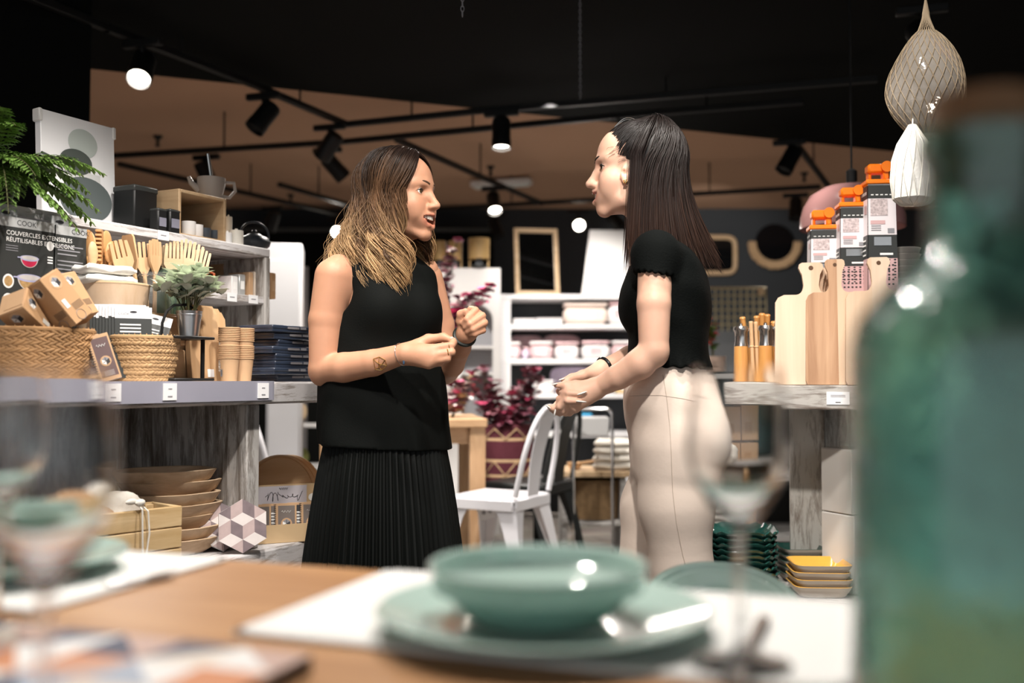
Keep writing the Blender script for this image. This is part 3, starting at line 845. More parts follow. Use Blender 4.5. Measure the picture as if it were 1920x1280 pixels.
# ------------------------------------------------------------------ the woman in the cropped tee
YB = 2.55
H2 = Frame(at(1191, 318, 2.55), (-1, .06, .02), sc=1.075)
M2 = dict(mz=-.068, smile=(.012, .031, .0085), lift=.011)
def person_2():
    pieces = []
    v = Vol((.06, 2.24, .86), (.44, 2.74, 1.34), .003)
    # near arm
    v.ell(at(1230, 482, 2.435), (.042, .038, .046), None, .02)
    v.chain([at(1229, 486, 2.425), at(1226, 570, 2.395), at(1226, 655, 2.385)], [.042, .0405, .0355], .006)
    v.ell(at(1229, 668, 2.387), (.022, .024, .024), None, .025)
    v.chain([at(1226, 656, 2.385), at(1200, 682, 2.39), at(1160, 706, 2.415), at(1119, 727, 2.45)], [.035, .0365, .0305, .0235], .006)
    W = at(1119, 727, 2.45)
    mc = [(1067, 731, 2.447), (1066, 744, 2.442), (1070, 756, 2.444), (1079, 765, 2.45)]
    pip = [(1053, 748, 2.462), (1050, 762, 2.455), (1057, 770, 2.462), (1068, 774, 2.47)]
    dip = [(1045, 763, 2.476), (1042, 770, 2.478), (1050, 774, 2.482), (1060, 775, 2.487)]
    tip = [(1042, 774, 2.487), (1032, 764, 2.5), (1042, 771, 2.5), (1052, 772, 2.503)]
    for i in range(4):
        m = at(*mc[i]); v.cone(W.lerp(m, .1), m, .0205, .0125, .014)
        rr = [.0115, .0092, .008, .0062] if i < 3 else [.0102, .008, .0072, .0058]
        v.chain([m, at(*pip[i]), at(*dip[i]), at(*tip[i])], rr, .0035)
    v.ell(at(1092, 740, 2.45), (.028, .018, .022), None, .016)
    v.chain([at(1102, 724, 2.452), at(1080, 722, 2.45), at(1060, 722, 2.452), at(1043, 722, 2.46)], [.0155, .0122, .0098, .0066], .006)
    # far arm
    v.chain([at(1222, 490, 2.66), at(1224, 580, 2.68), at(1218, 650, 2.68)], [.044, .04, .035], .006)
    v.chain([at(1218, 652, 2.68), at(1180, 672, 2.655), at(1135, 689, 2.61)], [.034, .033, .0235], .006)
    Wf = at(1135, 689, 2.61)
    mc = [(1066, 718, 2.55), (1064, 731, 2.552), (1066, 744, 2.556), (1072, 754, 2.56)]
    pip = [(1049, 733, 2.478), (1049, 748, 2.474), (1046, 757, 2.49), (1050, 765, 2.5)]
    dip = [(1066, 737, 2.432), (1065, 751, 2.43), (1037, 765, 2.475), (1040, 770, 2.49)]
    tip = [(1088, 738, 2.424), (1086, 752, 2.424), (1030, 762, 2.49), (1034, 768, 2.5)]
    for i in range(4):
        m = at(*mc[i]); v.cone(Wf.lerp(m, .1), m, .02, .0118, .014)
        rr = [.011, .0088, .0078, .0062]
        v.chain([m, at(*pip[i]), at(*dip[i]), at(*tip[i])], rr, .003)
    v.chain([at(1118, 697, 2.59), at(1093, 703, 2.555), at(1072, 708, 2.545), at(1056, 713, 2.54)], [.0165, .0128, .0102, .0068], .007)
    P, Q = v.mesh(); pieces.append((relax(P, Q, 4), Q))
    v = Vol((.12, 2.36, 1.22), (.48, 2.74, 1.68), .0028)
    head_shape(v, H2, drop=-.003, **M2)
    nb = at(1226, 452, 2.552)
    v.cone(H2.p(-.025, 0, -.07), nb, .052, .055, .03)
    v.cone(nb, at(1236, 480, 2.55), .06, .08, .04)
    for Y in (2.44, 2.66): v.cone(nb, at(1230, 474, Y), .045, .04, .03)
    P, Q = v.mesh(); pieces.append((relax(P, Q, 1), Q))
    v = Vol((.2, 2.3, 0), (.66, 2.82, 1.32), .008)
    X = lambda px: at(px, 700, YB).x
    zz = lambda py: at(1250, py, YB).z
    v.loft([(zz(840), X(1270), YB, .11, .15), (zz(720), X(1252), YB, .07, .1), (zz(640), X(1254), YB, .065, .1), (zz(580), X(1250), YB, .085, .11), (zz(500), X(1246), YB, .065, .12), (zz(470), X(1240), YB, .05, .07)], 0, .02)
    for q in LEGS2: v.chain([at(*p[:3]) for p in q[:3]] + [q[3]], [.08, .06, .05, .035], .03)
    pieces.append(v.mesh())
    base = (X(1255), YB, 0)
    b = np_object('person', pieces, SKIN2, None, tint_fn(H2, (.88, .58, .60), -.066, .031, (.015,)), base)
    tag(b, 'woman with straight dark half-up hair, black cropped tee and cream trousers, hands clasped', 'person')
    return b
LEGS2 = [[(1268, 845, 2.47), (1268, 950, 2.46), (1279, 1075, 2.46), Vector((.425, 2.47, .07))], [(1262, 845, 2.63), (1226, 950, 2.64), (1211, 1075, 2.64), Vector((.345, 2.64, .07))]]
P2 = person_2()
HK2 = Frame(Vector(H2.o) - Vector(P2.location), (-1, .06, .02), sc=1.075)
eye_parts(HK2, P2, IRIS_BROWN, LASH, BROW2, (1, .3, -.04), 1.5)
teeth_part(HK2, P2, -.068, .031, .011, .0032, .0105)
def cut_sleeves():
    """tee with sleeves ending in a wavy hem: the sleeve tubes are cut before they join the body"""
    X = lambda px: at(px, 700, YB).x
    zz = lambda py: at(1250, py, YB).z
    v = Vol((.2, 2.28, .98), (.62, 2.82, 1.38), .004)
    for sg, Y, Y2 in ((1, 2.43, 2.397), (-1, 2.66, 2.69)):
        v.ell(at(1231, 480, Y), (.054, .054, .058), None, .03)
        v.chain([at(1229, 480, Y), at(1225, 540, Y2)], [.0565, .0465], .03)
    zc = at(1225, 514, 2.4).z
    Xg = v.ax[0][:, None, None]; Yg = v.ax[1][None, :, None]; Zg = v.ax[2][None, None, :]
    x0 = at(1225, 514, 2.4).x
    hem = zc - (Xg - x0) * .16 + .0035 * np.sin(np.arctan2(Yg - 2.4, Xg - x0) * 13)
    v.F = np.maximum(v.F, (hem - Zg).astype(np.float32))
    rows = [(699, 1173, 1336, .153), (690, 1174, 1333, .15), (675, 1177, 1328, .146), (655, 1178, 1326, .143), (625, 1177, 1328, .142), (600, 1165, 1331, .148), (572, 1160, 1333, .152), (545, 1164, 1331, .154), (520, 1174, 1324, .15),
            (495, 1183, 1311, .148), (473, 1191, 1294, .135), (458, 1198, 1278, .1), (446, 1204, 1264, .075)]
    v.loft([(zz(r[0]), (X(r[1]) + X(r[2])) / 2, YB, (X(r[2]) - X(r[1])) / 2, r[3]) for r in rows], 0, .014,
           wob=lambda a, Z: np.clip((1.025 - Z) / .04, 0, 1) * .003 * np.sin(a * 26) + .001 * np.sin(Z * 55 + a * 4))
    hem2 = zz(690) + .0028 * np.sin(np.arctan2(Yg - YB, Xg - X(1252)) * 26) - (Xg - X(1252)) * .02
    v.F = np.maximum(v.F, (hem2 - Zg).astype(np.float32))
    P, Q = v.mesh(); return relax(P, Q, 2), Q
o = np_object('cropped_tee', [cut_sleeves()], KNIT, P2, origin=tuple(P2.location)); o.location = (0, 0, 0)
def trousers_2():
    v = Vol((.2, 2.3, .04), (.62, 2.8, 1.02), .0055)
    X = lambda px: at(px, 700, YB).x
    zz = lambda py: at(1250, py, YB).z
    rows = [(686, 1180, 1322, .138), (705, 1176, 1324, .142), (722, 1171, 1330, .15), (745, 1168, 1338, .16), (780, 1172, 1348, .17), (830, 1180, 1358, .174), (862, 1181, 1355, .17), (890, 1186, 1347, .16), (905, 1195, 1340, .14)]
    v.loft([(zz(r[0]), (X(r[1]) + X(r[2])) / 2, YB, (X(r[2]) - X(r[1])) / 2, r[3]) for r in rows], 0, .03,
           wob=lambda a, Z: .0008 * np.sin(Z * 60 + a * 5) + .001 * np.sin(Z * 31 - a * 3))
    for q, rs in zip(LEGS2, ([.1, .088, .073, .074], [.094, .083, .072, .072])):
        v.chain([at(*p[:3]) for p in q[:3]] + [q[3]], rs, .028)
    v.ell(at(1312, 838, 2.47), (.056, .07, .08), None, .06)
    # creases behind the knee and under the hip
    for a, b_, r in (((1225, 798, 2.365), (1295, 803, 2.36), .002),):
        v.cone(at(*a), at(*b_), r, r * .5, .012, True)
    v.cut((0, 0, .06), (0, 0, -1))
    P, Q = v.mesh(); return relax(P, Q, 8), Q
tr = np_object('trousers', [trousers_2()], CREAM, P2, origin=tuple(P2.location)); tr.location = (0, 0, 0)
bt = BVHTree.FromPolygons([v.co + P2.location for v in tr.data.vertices], [p.vertices[:] for p in tr.data.polygons])
SEAM = mat('darker_seam_thread', (.50, .41, .34), .8)  # seam lines in a darker tone than the trouser cloth
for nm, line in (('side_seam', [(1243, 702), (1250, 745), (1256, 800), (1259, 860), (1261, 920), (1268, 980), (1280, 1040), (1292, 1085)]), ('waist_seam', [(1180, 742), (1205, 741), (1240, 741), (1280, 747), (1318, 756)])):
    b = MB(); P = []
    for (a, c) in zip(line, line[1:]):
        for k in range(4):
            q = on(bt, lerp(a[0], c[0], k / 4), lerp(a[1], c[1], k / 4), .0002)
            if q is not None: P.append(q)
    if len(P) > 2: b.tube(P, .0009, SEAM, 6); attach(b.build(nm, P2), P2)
for q in LEGS2:
    b = MB(); M = T(q[3].x - P2.location.x - .05, q[3].y - P2.location.y, 0)
    b.lathe([(0, 0), (.044, 0), (.047, .02), (.045, .05), (.036, .08), (0, .085)], SHOE2, 20, M, sx=2.6); b.build('shoe', P2)
# hands: white nails
bv2 = bvh_of(P2)
for (px, py, dx, dy, L) in ((1091, 737, 15, -5, .0135), (1089, 752.5, 15, 1, .0135), (1041, 771.5, -2, 9, .010), (1029, 763, -8, -5, .008), (1041, 720, -8, 2, .008), (1054, 711, -9, 3, .009)):
    p = on(bv2, px - dx * .25, py - dy * .25, .0006)
    if p is None: continue
    d = (at(px + dx, py + dy, p.y) - at(px, py, p.y)).normalized()
    b = MB(); b.ell((0, 0, 0), (.0046, .0024, L), NAIL_WHITE, 10, 8, align(p + d * L * .45, p + d * L)); attach(b.build('fingernail', P2), P2)
ring_part('bead_bracelet', P2, at(1133, 690, 2.608), at(1135, 689, 2.61) - at(1180, 672, 2.655), .0268, .0048, mat('black_beads', (.01, .01, .011), .2))
ring_part('chain_bracelet', P2, at(1112, 732, 2.452), at(1119, 727, 2.45) - at(1160, 706, 2.415), .0262, .0009, GOLD)
b = MB()
for k in range(5): b.ell((.0035 * math.cos(k * 1.257), 0, .0035 * math.sin(k * 1.257)), (.0024, .0024, .0024), GOLD, 8, 6, T(*H2.p(.027, .0755, -.044)))
b.ell((0, -.001, 0), (.0024, .0024, .0024), SILVER, 8, 6, T(*H2.p(.027, .0755, -.044))); attach(b.build('earring', P2), P2)
b = MB(); Mn = H2.M @ T(.1005, 0, -.0535)
b.tube([(.0015 * abs(math.sin(a)), .006 * math.sin(a), .0062 * math.cos(a)) for a in np.linspace(.7, 2 * PI - .7, 16)], .0011, SILVER, 6, M=Mn); attach(b.build('nose_ring', P2), P2)
def hair_2():
    rng = np.random.RandomState(5); H = H2; items = []
    cen = np.array([-.012, 0, .028]); E = np.array([.1, .0765, .088])
    bun = np.array([-.045, 0, .075])
    tow = lambda P: (H.R @ (np.asarray(P) * H.s).T).T + np.array(H.o)
    # swept back from the hairline to the crown
    for i in range(900):
        u = rng.uniform(0, 1); y = rng.choice([-1, 1])
        # hairline from forehead centre to above the ear
        hl = [(.086, .0, .066), (.08, .03, .06), (.066, .052, .045), (.045, .066, .022), (.022, .073, .014), (.0, .078, .01)]
        q = u * (len(hl) - 1); k = min(int(q), len(hl) - 2); f = q - k
        a = np.array([lerp(hl[k][j], hl[k + 1][j], f) for j in range(3)]); a[1] *= y
        d0 = (a - cen) / E; ex = rng.uniform(0, .45)
        d1 = np.array([-.5, y * .06 + rng.normal(0, .05), .9]); P = []
        lay = 1.0 + rng.uniform(0, .02)
        for s in np.linspace(ex if rng.rand() < .6 else 0, 1, 12):
            d = slerp(d0, d1, s); P.append(cen + E * d * (lay + .05 * s * s + .012))
        items.append((tow(P), rng.uniform(.0008, .0014), rng.uniform(.7, 1.3), .05, .4))
    for i in range(40):      # baby hairs at the temple
        y = rng.choice([-1, 1]); a = np.array([rng.uniform(.03, .075), 0, 0]); a[1] = y * (.072 - .35 * max(0, a[0] - .03)); a[2] = rng.uniform(.0, .045)
        P = [a + np.array([-.02 * s, 0.004 * y * s, .018 * s - .012 * s * s]) + rng.normal(0, .0006, 3) for s in np.linspace(0, 1, 8)]
        items.append((tow(P), .00035, 1.2, .2, .5))
    # falling from the crown
    for c in range(130):
        az = rng.uniform(1.72, PI) * rng.choice([-1, 1], p=[.35, .65]); a = abs(az)
        back = max(0, (a - 1.75) / 1.4); tone = rng.uniform(.6, 1.5)
        L0 = rng.uniform(.2, .27)
        for k in range(15):
            aa = az + rng.normal(0, .05); lay = rng.uniform(1.03, 1.14); y = math.copysign(1, az)
            d0 = np.array([-.42 + rng.normal(0, .06), .03 * y + rng.normal(0, .05), .92]); d1 = np.array([math.cos(aa), math.sin(aa), -.15])
            P = []
            for s in np.linspace(0, 1, 10):
                d = slerp(d0, d1, s); P.append(cen + E * d * (lay + .13 * (1 - s) ** 2))
            p = P[-1].copy(); dr = P[-1] - P[-2]; dr /= np.linalg.norm(dr)
            L = L0 + rng.normal(0, .01); n2 = 14
            out = np.array([math.cos(aa), math.sin(aa) * .35, 0]); slope = .08 + .5 * min(1, back) ** 1.2
            for i in range(n2):
                t = np.array([0, 0, -1.0]) + out * slope * (.5 + .9 * i / n2); t /= np.linalg.norm(t)
                dr = .75 * dr + .25 * t; dr /= np.linalg.norm(dr); p = p + dr * (L / n2); P.append(p.copy())
            P = np.array(P) + rng.normal(0, .003, 3)[None] * np.linspace(.3, 1, len(P))[:, None]
            items.append((tow(P), rng.uniform(.0009, .0016), tone * rng.uniform(.85, 1.15), .1, rng.uniform(.7, 1.0)))
    for k in range(190):      # the straight front lock behind the ear
        aa = 1.43 + rng.normal(0, .07); y = rng.choice([-1, 1], p=[.3, .7])
        d0 = np.array([-.3, .03 * y, .92]); d1 = np.array([math.cos(aa), y * math.sin(aa), -.1]); P = []
        for s in np.linspace(0, 1, 10): P.append(cen + E * slerp(d0, d1, s) * (1.06 + .1 * (1 - s) ** 2))
        p = P[-1].copy(); L = rng.uniform(.2, .275)
        for i in range(14): p = p + np.array([.05 * (.3 + i / 20), 0, -1]) * (L / 14); P.append(p.copy())
        items.append((tow(np.array(P) + rng.normal(0, .003, 3)), rng.uniform(.0008, .0014), rng.uniform(.7, 1.4), .1, .95))
    return items
h = strands('hair', P2, HAIR2, hair_2()); h.location = (0, 0, 0)
def cap_2(v):
    H = H2; s = H.s
    v.ell(H.p(-.012, 0, .029), [.0985 * s, .0755 * s, .0865 * s], H.R, .01)
    v.ell(H.p(-.045, 0, .062), [.06 * s, .05 * s, .068 * s], H.R, .03)
    v.ell(H.p(-.062, 0, -.04), [.05 * s, .068 * s, .1 * s], H.R, .03)
    v.cone(H.p(-.07, 0, -.08), H.p(-.1, 0, -.17), .045, .03, .03)
    # face opening: everything ahead of the hairline
    for y in (-1, 1):
        v.cone(H.p(.125, y * .02, .022), H.p(.09, y * .07, -.12), .055 * s, .08 * s, .004, True)
        v.ell(H.p(.045, y * .085, -.03), [.05 * s, .04 * s, .042 * s], H.R, .004, True)
P, Q = cap(H2, cap_2)
o = np_object('hair_underlayer', [(P, Q)], HAIR2, P2, lambda V: np.stack([np.full(len(V), .25), np.full(len(V), .7), np.zeros(len(V))], 1), origin=tuple(P2.location)); o.location = (0, 0, 0)
b = MB()
for k in range(5):
    b.tube([H2.p(.052 - .05 * t, .010 * (k - 2), .098 + .018 * t + .009 * math.sin(PI * t) * (.5 + .22 * k)) for t in np.linspace(0, 1, 10)], .0008, SILVER, 5)
attach(b.build('hair_clip', P2), P2)
# ================================================================== MATERIALS OF THE SHOP
BLACK = mat('matte_black_metal', (.008, .008, .008), .5, spec=.35)
BLACKP = mat('black_paint', (.004, .0045, .0042), .9, spec=.1)
CEIL = mat('terracotta_ceiling_paint', (.47, .30, .205), .95, spec=.1, var=.06, vscale=.6)
GREYWALL = mat('charcoal_wall_paint', (.045, .05, .056), .9, spec=.15, var=.08, vscale=1.2)
LAMP = mat('lamp_lens', (.9, .9, .9), .4, emit=(1.0, .9, .76), estr=26.0)
LAMPRING = mat('lamp_ring', (.5, .5, .52), .3, .8)
WHITEP = mat('white_paint', (.78, .77, .76), .5)
WHITEC = mat('white_card', (.82, .82, .83), .6)
GREYPR = mat('grey_print', (.25, .25, .27), .6)
DARKPR = mat('dark_print', (.03, .03, .035), .6)
WHITEPR = mat('white_print', (.85, .85, .83), .6)
PALEWOOD = wood('pale_pine', (.50, .34, .19), (.64, .47, .30), rough=.55)
BEECH = wood('beech_wood', (.58, .35, .18), (.70, .47, .27), rough=.5, scale=2)
BEECHZ = wood('beech_wood_upright', (.56, .335, .17), (.68, .455, .26), rough=.5, scale=2, stretch=(14, 14, 1))
OAK = wood('oak_table', (.34, .165, .066), (.50, .27, .12), (.42, .215, .092), rough=.42, stretch=(1.2, 9, 9), scale=2.2, bump=.05)
OLDWOOD = wood('hand_carved_wood', (.44, .29, .175), (.70, .52, .36), rough=.7, stretch=(2, 9, 9), scale=3)
WASH = whitewash('limewashed_timber', (.62, .60, .60), (.20, .16, .13), amount=.44)
WASHV = whitewash('limewashed_upright', (.46, .44, .42), (.13, .105, .085), stretch=(11, 11, 1.6), amount=.5)
WASHGREY = whitewash('grey_limewash', (.42, .41, .40), (.13, .11, .09), amount=.45)
RAIL = mat('grey_shelf_rail', (.33, .33, .40), .4, var=.1)
KRAFT = mat('kraft_card', (.46, .27, .135), .75, var=.06, vscale=20)
KRAFT2 = mat('kraft_card_light', (.53, .335, .19), .75, var=.05, vscale=20)
WICK = mat('water_hyacinth', (.37, .205, .088), .7, var=.45, vscale=22)
WICK2 = mat('pale_seagrass', (.44, .275, .135), .7, var=.35, vscale=25)
ZINC = mat('zinc', (.55, .57, .6), .28, .95, bump=.05, bscale=30)
STEEL = mat('brushed_steel', (.6, .6, .6), .25, 1.0)
ORANGE = mat('orange_plastic', (.95, .22, .012), .35)
TEAL = mat('teal_glaze', (.20, .36, .31), .12, coat=.6, var=.1, vscale=5)
TEAL_IN = mat('mint_glaze', (.54, .70, .64), .12, coat=.6, var=.06, vscale=5)
DGREEN = mat('bottle_green_glaze', (.016, .07, .058), .15, coat=.5)
YELLOW = mat('yellow_glaze', (.72, .40, .075), .15, coat=.5, var=.15, vscale=14)
STONEW = mat('stoneware_body', (.50, .44, .37), .5)
FERN = mat('fern_green', (.12, .215, .04), .5, var=.5, vscale=18)
FERN.node_tree.nodes['Principled BSDF'].inputs['Subsurface Weight'].default_value = 0
SAGE = mat('sage_leaf', (.62, .68, .54), .6, var=.3, vscale=40)
STEMG = mat('plant_stem', (.10, .10, .04), .7)
PLUM = mat('plum_leaf', (.16, .05, .075), .5, var=.5, vscale=25)
PINK = mat('pink_petal', (.65, .09, .22), .5, var=.4, vscale=25)
WHITEPETAL = mat('white_petal', (.85, .78, .76), .5)
GLASS = mat('clear_glass', (1, 1, 1), .0, trans=1.0, ior=1.42, spec=.5)
LINEN = mat('white_placemat', (.84, .84, .82), .75, bump=.15, bscale=400)
CLOTH = mat('offwhite_cloth', (.74, .70, .63), .85, bump=.2, bscale=60)
NAVY = mat('navy_card', (.03, .042, .07), .35, coat=.4, var=.3, vscale=15)
CHAR = mat('charcoal_card', (.035, .038, .037), .45)
BURG = mat('burgundy_weave', (.10, .018, .03), .8, bump=.4, bscale=120)
SAND = mat('natural_fibre', (.55, .38, .22), .8)
MIRROR = mat('mirror_glass', (.8, .8, .8), .03, 1.0)
CREAMC = mat('cream_ceramic', (.72, .69, .62), .35)
PINKBOX = mat('rose_print_tin', (.78, .55, .56), .4, var=.2, vscale=20)
FLOORM = None
def floor_mat():
    m, nt, b = _nt('grey_plank_floor')
    tc = N(nt, 'ShaderNodeTexCoord'); br = N(nt, 'ShaderNodeTexBrick', Scale=1.0)
    mp = N(nt, 'ShaderNodeMapping'); mp.inputs['Rotation'].default_value = (0, 0, math.radians(-18))
    nt.links.new(tc.outputs['Object'], mp.inputs[0]); nt.links.new(mp.outputs[0], br.inputs['Vector'])
    br.inputs['Color1'].default_value = (.30, .265, .235, 1); br.inputs['Color2'].default_value = (.38, .345, .31, 1); br.inputs['Mortar'].default_value = (.11, .09, .08, 1)
    br.inputs['Mortar Size'].default_value = .006; br.inputs['Brick Width'].default_value = 1.2; br.inputs['Row Height'].default_value = .16
    no = N(nt, 'ShaderNodeTexNoise', Scale=4.0, Detail=6.0)
    m2 = N(nt, 'ShaderNodeMapping'); m2.inputs['Scale'].default_value = (1, 8, 1); m2.inputs['Rotation'].default_value = (0, 0, math.radians(-18))
    nt.links.new(tc.outputs['Object'], m2.inputs[0]); nt.links.new(m2.outputs[0], no.inputs['Vector'])
    mx = N(nt, 'ShaderNodeMix', _data_type='RGBA', _blend_type='MULTIPLY'); mx.inputs[0].default_value = .55
    nt.links.new(br.outputs['Color'], mx.inputs[6]); nt.links.new(no.outputs['Color'], mx.inputs[7])
    nt.links.new(mx.outputs[2], b.inputs['Base Color']); b.inputs['Roughness'].default_value = .42
    return m
# ================================================================== SETTING
b = MB(); b.box((-.5, 4.6, -.03), (13.0, 14.0, .06), floor_mat()); structure(b.build('floor'))
b = MB(); b.box((-.5, 4.6, 2.79), (13.0, 14.0, .08), CEIL); structure(b.build('ceiling'))
b = MB(); b.box((-.5, 10.35, 1.375), (13.0, .1, 2.75), GREYWALL); structure(b.build('wall_back'))
b = MB(); b.box((-6.0, 4.6, 1.375), (.1, 14, 2.75), BLACKP); structure(b.build('wall_left'))
b = MB(); b.box((5.6, 4.6, 1.375), (.1, 14, 2.75), BLACKP); structure(b.build('wall_right'))
b = MB()   # lowered black ceiling field over the front of the shop
p0 = atz(155, 128, 2.6); p1 = atz(1665, 283, 2.6); d = (p1 - p0).normalized(); q = Vector((d.y, -d.x, 0))
pts = [p0, p0 + d * 7.2, p0 + d * 7.2 + q * 7.0, p0 + q * 7.0]
b.prism([(p.x, p.y) for p in pts], 2.6, 2.745, BLACKP); structure(b.build('ceiling_lowered'))
b = MB()   # black return wall by the fern shelf
a = at(157, 300, 4.3); c = at(-420, 300, 3.7); dd = (c - a).normalized(); n_ = Vector((dd.y, -dd.x, 0)) * .12
b.prism([(a.x, a.y), (c.x, c.y), (c.x - n_.x, c.y - n_.y), (a.x - n_.x, a.y - n_.y)], 0, 2.6, BLACKP); structure(b.build('wall_return'))
# ================================================================== TRACKS AND SPOTLIGHTS
ZT = 2.5
def track(name, label, pix, sus=True):
    P = [atz(x, y, ZT) for x, y in pix]
    o = P[0]; b = MB()
    for a, c in zip(P, P[1:]):
        L = (c - a).length; M = T(a.x - o.x, a.y - o.y, 0) @ Matrix.Rotation(math.atan2(c.y - a.y, c.x - a.x), 4, 'Z')
        b.box((L / 2, 0, 0), (L + .03, .034, .034), BLACK, M, .003)
    r = thing(name, label, 'light track', o); b.build('rail', r)
    for a, c in zip(P, P[1:]):
        nn = max(1, int((c - a).length / 1.3))
        for i in range(nn):
            q = a.lerp(c, (i + .5) / nn); h = MB(); h.cyl((q.x - o.x, q.y - o.y, .015), (q.x - o.x, q.y - o.y, .26), .006, BLACK, 8); h.build('hanger', r)
    return r
track('light_track', 'black light track bent at a corner under the lowered black ceiling', [(-40, -45), (200, 52), (460, 152), (650, 233), (900, 208), (1640, 148)])
track('light_track', 'long black light track crossing just behind the bent track, over both women', [(213, 292), (640, 266), (1160, 217), (1500, 190)])
track('light_track', 'black light track running back diagonally from above the woman in the sleeveless top', [(745, 262), (1015, 381)])
track('light_track', 'black light track receding above the wooden crate box on the upper shelf', [(225, 308), (655, 406)])
track('light_track', 'short black light track stub above the cast iron teapot', [(525, 346), (662, 386)])
track('light_track', 'farthest black light track running across in front of the back wall', [(790, 393), (1535, 350)])
track('light_track', 'short black light track receding above the orange-topped graters', [(1488, 262), (1556, 352)])
SPOTS = []
def spotlight(label, px, py, d, lit, ztop=ZT, ad=(0, 0), cap=None, sc=1.0):
    """head centred at (px, py); d the way its lens points"""
    c = atz(px, py, ztop - .145 * sc); d = Vector(d).normalized()
    r = thing('track_spotlight', label, 'spotlight', (c.x + ad[0], c.y + ad[1], ztop - .02), 0, 'track spotlights')
    o = r.location
    b = MB(); b.box((0, 0, -.012), (.2, .036, .034), BLACK, RZ(-17), .004); b.build('track_adapter', r)
    h = c - o
    b = MB(); b.tube([(0, 0, -.02), (0, 0, -.07), tuple(h * .62), tuple(h + Vector((0, 0, .0)))], .011, BLACK, 8); b.build('arm', r)
    M = align(h - d * .085 * sc, h + d * .085 * sc)
    b = MB(); R = .055 * sc
    b.lathe([(0, 0), (R * .82, 0), (R * .95, .012), (R * .95, .12 * sc), (R, .125 * sc), (R, .17 * sc), (R * .88, .17 * sc), (R * .84, .15 * sc)], BLACK, 24, M, caps=False); b.build('lamp_body', r)
    b = MB(); b.lathe([(0, .152 * sc), (R * .84, .152 * sc)], LAMP if lit else BLACK, 24, M, caps=False); b.lathe([(R * .84, .15 * sc), (R * .9, .172 * sc), (R * 1.0, .172 * sc)], LAMPRING if lit else BLACK, 24, M, caps=False)
    b.build('lens', r)
    return c + d * .1 * sc, d
LIT = []
LIT.append(spotlight('lit black spotlight at top left, its bright lens turned to the camera', 266, 128, (.08, -.62, -.75), True))
LIT.append(spotlight('lit black spotlight pointing straight down between the two women', 940, 250, (0, -.12, -1), True))
LIT.append(spotlight('small lit black spotlight lower down, just below the white emergency lamp', 926, 380, (.12, -.5, -.8), True))
LIT.append(spotlight('small lit spotlight seen as a round disc beside the white leaning panel', 1085, 420, (0, -.95, -.3), True))
LIT.append(spotlight('lit spotlight shining through the ombre hair', 634, 434, (.02, -.97, -.2), True))
spotlight('unlit black spotlight tilted down to the left, under the bent track', 494, 220, (-.45, -.25, -.72), False)
spotlight('black spotlight hanging above and left of the ombre-haired woman, the upper of a pair', 617, 274, (-.5, .35, -.6), False)
spotlight('black spotlight hanging above and left of the ombre-haired woman, the lower of a pair', 628, 314, (.45, .3, -.5), False, ad=(-.05, 0))
spotlight('black spotlight directly above the pale jug on the crate box', 386, 326, (.35, .2, -.9), False)
spotlight('black spotlight tilted left, hanging over the pink dome lamp', 1480, 300, (-.35, -.1, -.6), False)
spotlight('black spotlight behind the orange-topped graters, seen dark against the back wall', 1492, 392, (-.1, -.2, -.9), False)
spotlight('dark spotlight at the far end above the cast iron teapot', 510, 415, (-.3, .2, -.8), False)
spotlight('dark spotlight left of the framed mirror on the white shelf', 930, 428, (.3, -.2, -.8), False)
spotlight('dark spotlight with a pale rim beside the profile chin of the dark-haired woman', 1155, 415, (.5, -.3, -.6), False)
LIT.append(spotlight('lit black spotlight glowing behind the top of the smoky glass float', 1730, 70, (-.1, -.8, -.6), True))
# ceiling bits
c0 = atz(940, 343, 2.7)
r = thing('emergency_light', 'white emergency lamp on the ceiling above the small lit spotlight', 'ceiling lamp', c0, -17)
b = MB(); b.box((0, 0, .0), (.55, .11, .05), WHITEP, None, .01); b.build('housing', r); b = MB(); b.box((0, 0, -.03), (.5, .08, .02), mat('frosted_cover', (.8, .85, .82), .3), None, .008); b.build('cover', r)
for (px, py0, py1, lab) in ((1088, -60, 182, 'long thin black chain hanging from the ceiling between the women'), (867, -60, 26, 'short end of black chain hanging at the top edge of the picture')):
    z1 = 2.6; pb = atz(px, py1, 2.0 if py1 < 100 else 2.15)
    o = Vector((pb.x, pb.y, pb.z)); b = MB(); k = 0; z = 0.0
    while z + o.z < 2.6:
        b.tube([(.0045 * math.cos(a) * (1 if k % 2 else .2), .0045 * math.cos(a) * (.2 if k % 2 else 1), z + .009 * math.sin(a)) for a in [2 * PI * i / 10 for i in range(10)]], .0014, GREYPR, 5, True); z += .0145; k += 1
    tag(b.build('hanging_chain', None, origin=None), lab, 'chain').location = o
for i, (px, py) in enumerate(((296, 262), (920, 318), (545, 370), (1508, 330))):
    c = atz(px, py, 2.72); r = thing('sprinkler_head', ['small dark sprinkler head in the ceiling right of the art print', 'small dark sprinkler head in the ceiling above the emergency lamp', 'small dark sprinkler head in the ceiling above the short track stub', 'small dark sprinkler head in the ceiling above the graters'][i], 'sprinkler', c)
    b = MB(); b.lathe([(.0, .03), (.035, .03), (.03, .015), (.012, 0), (.012, -.04), (.02, -.045), (.02, -.05), (0, -.05)], BLACK, 16); b.build('head', r)
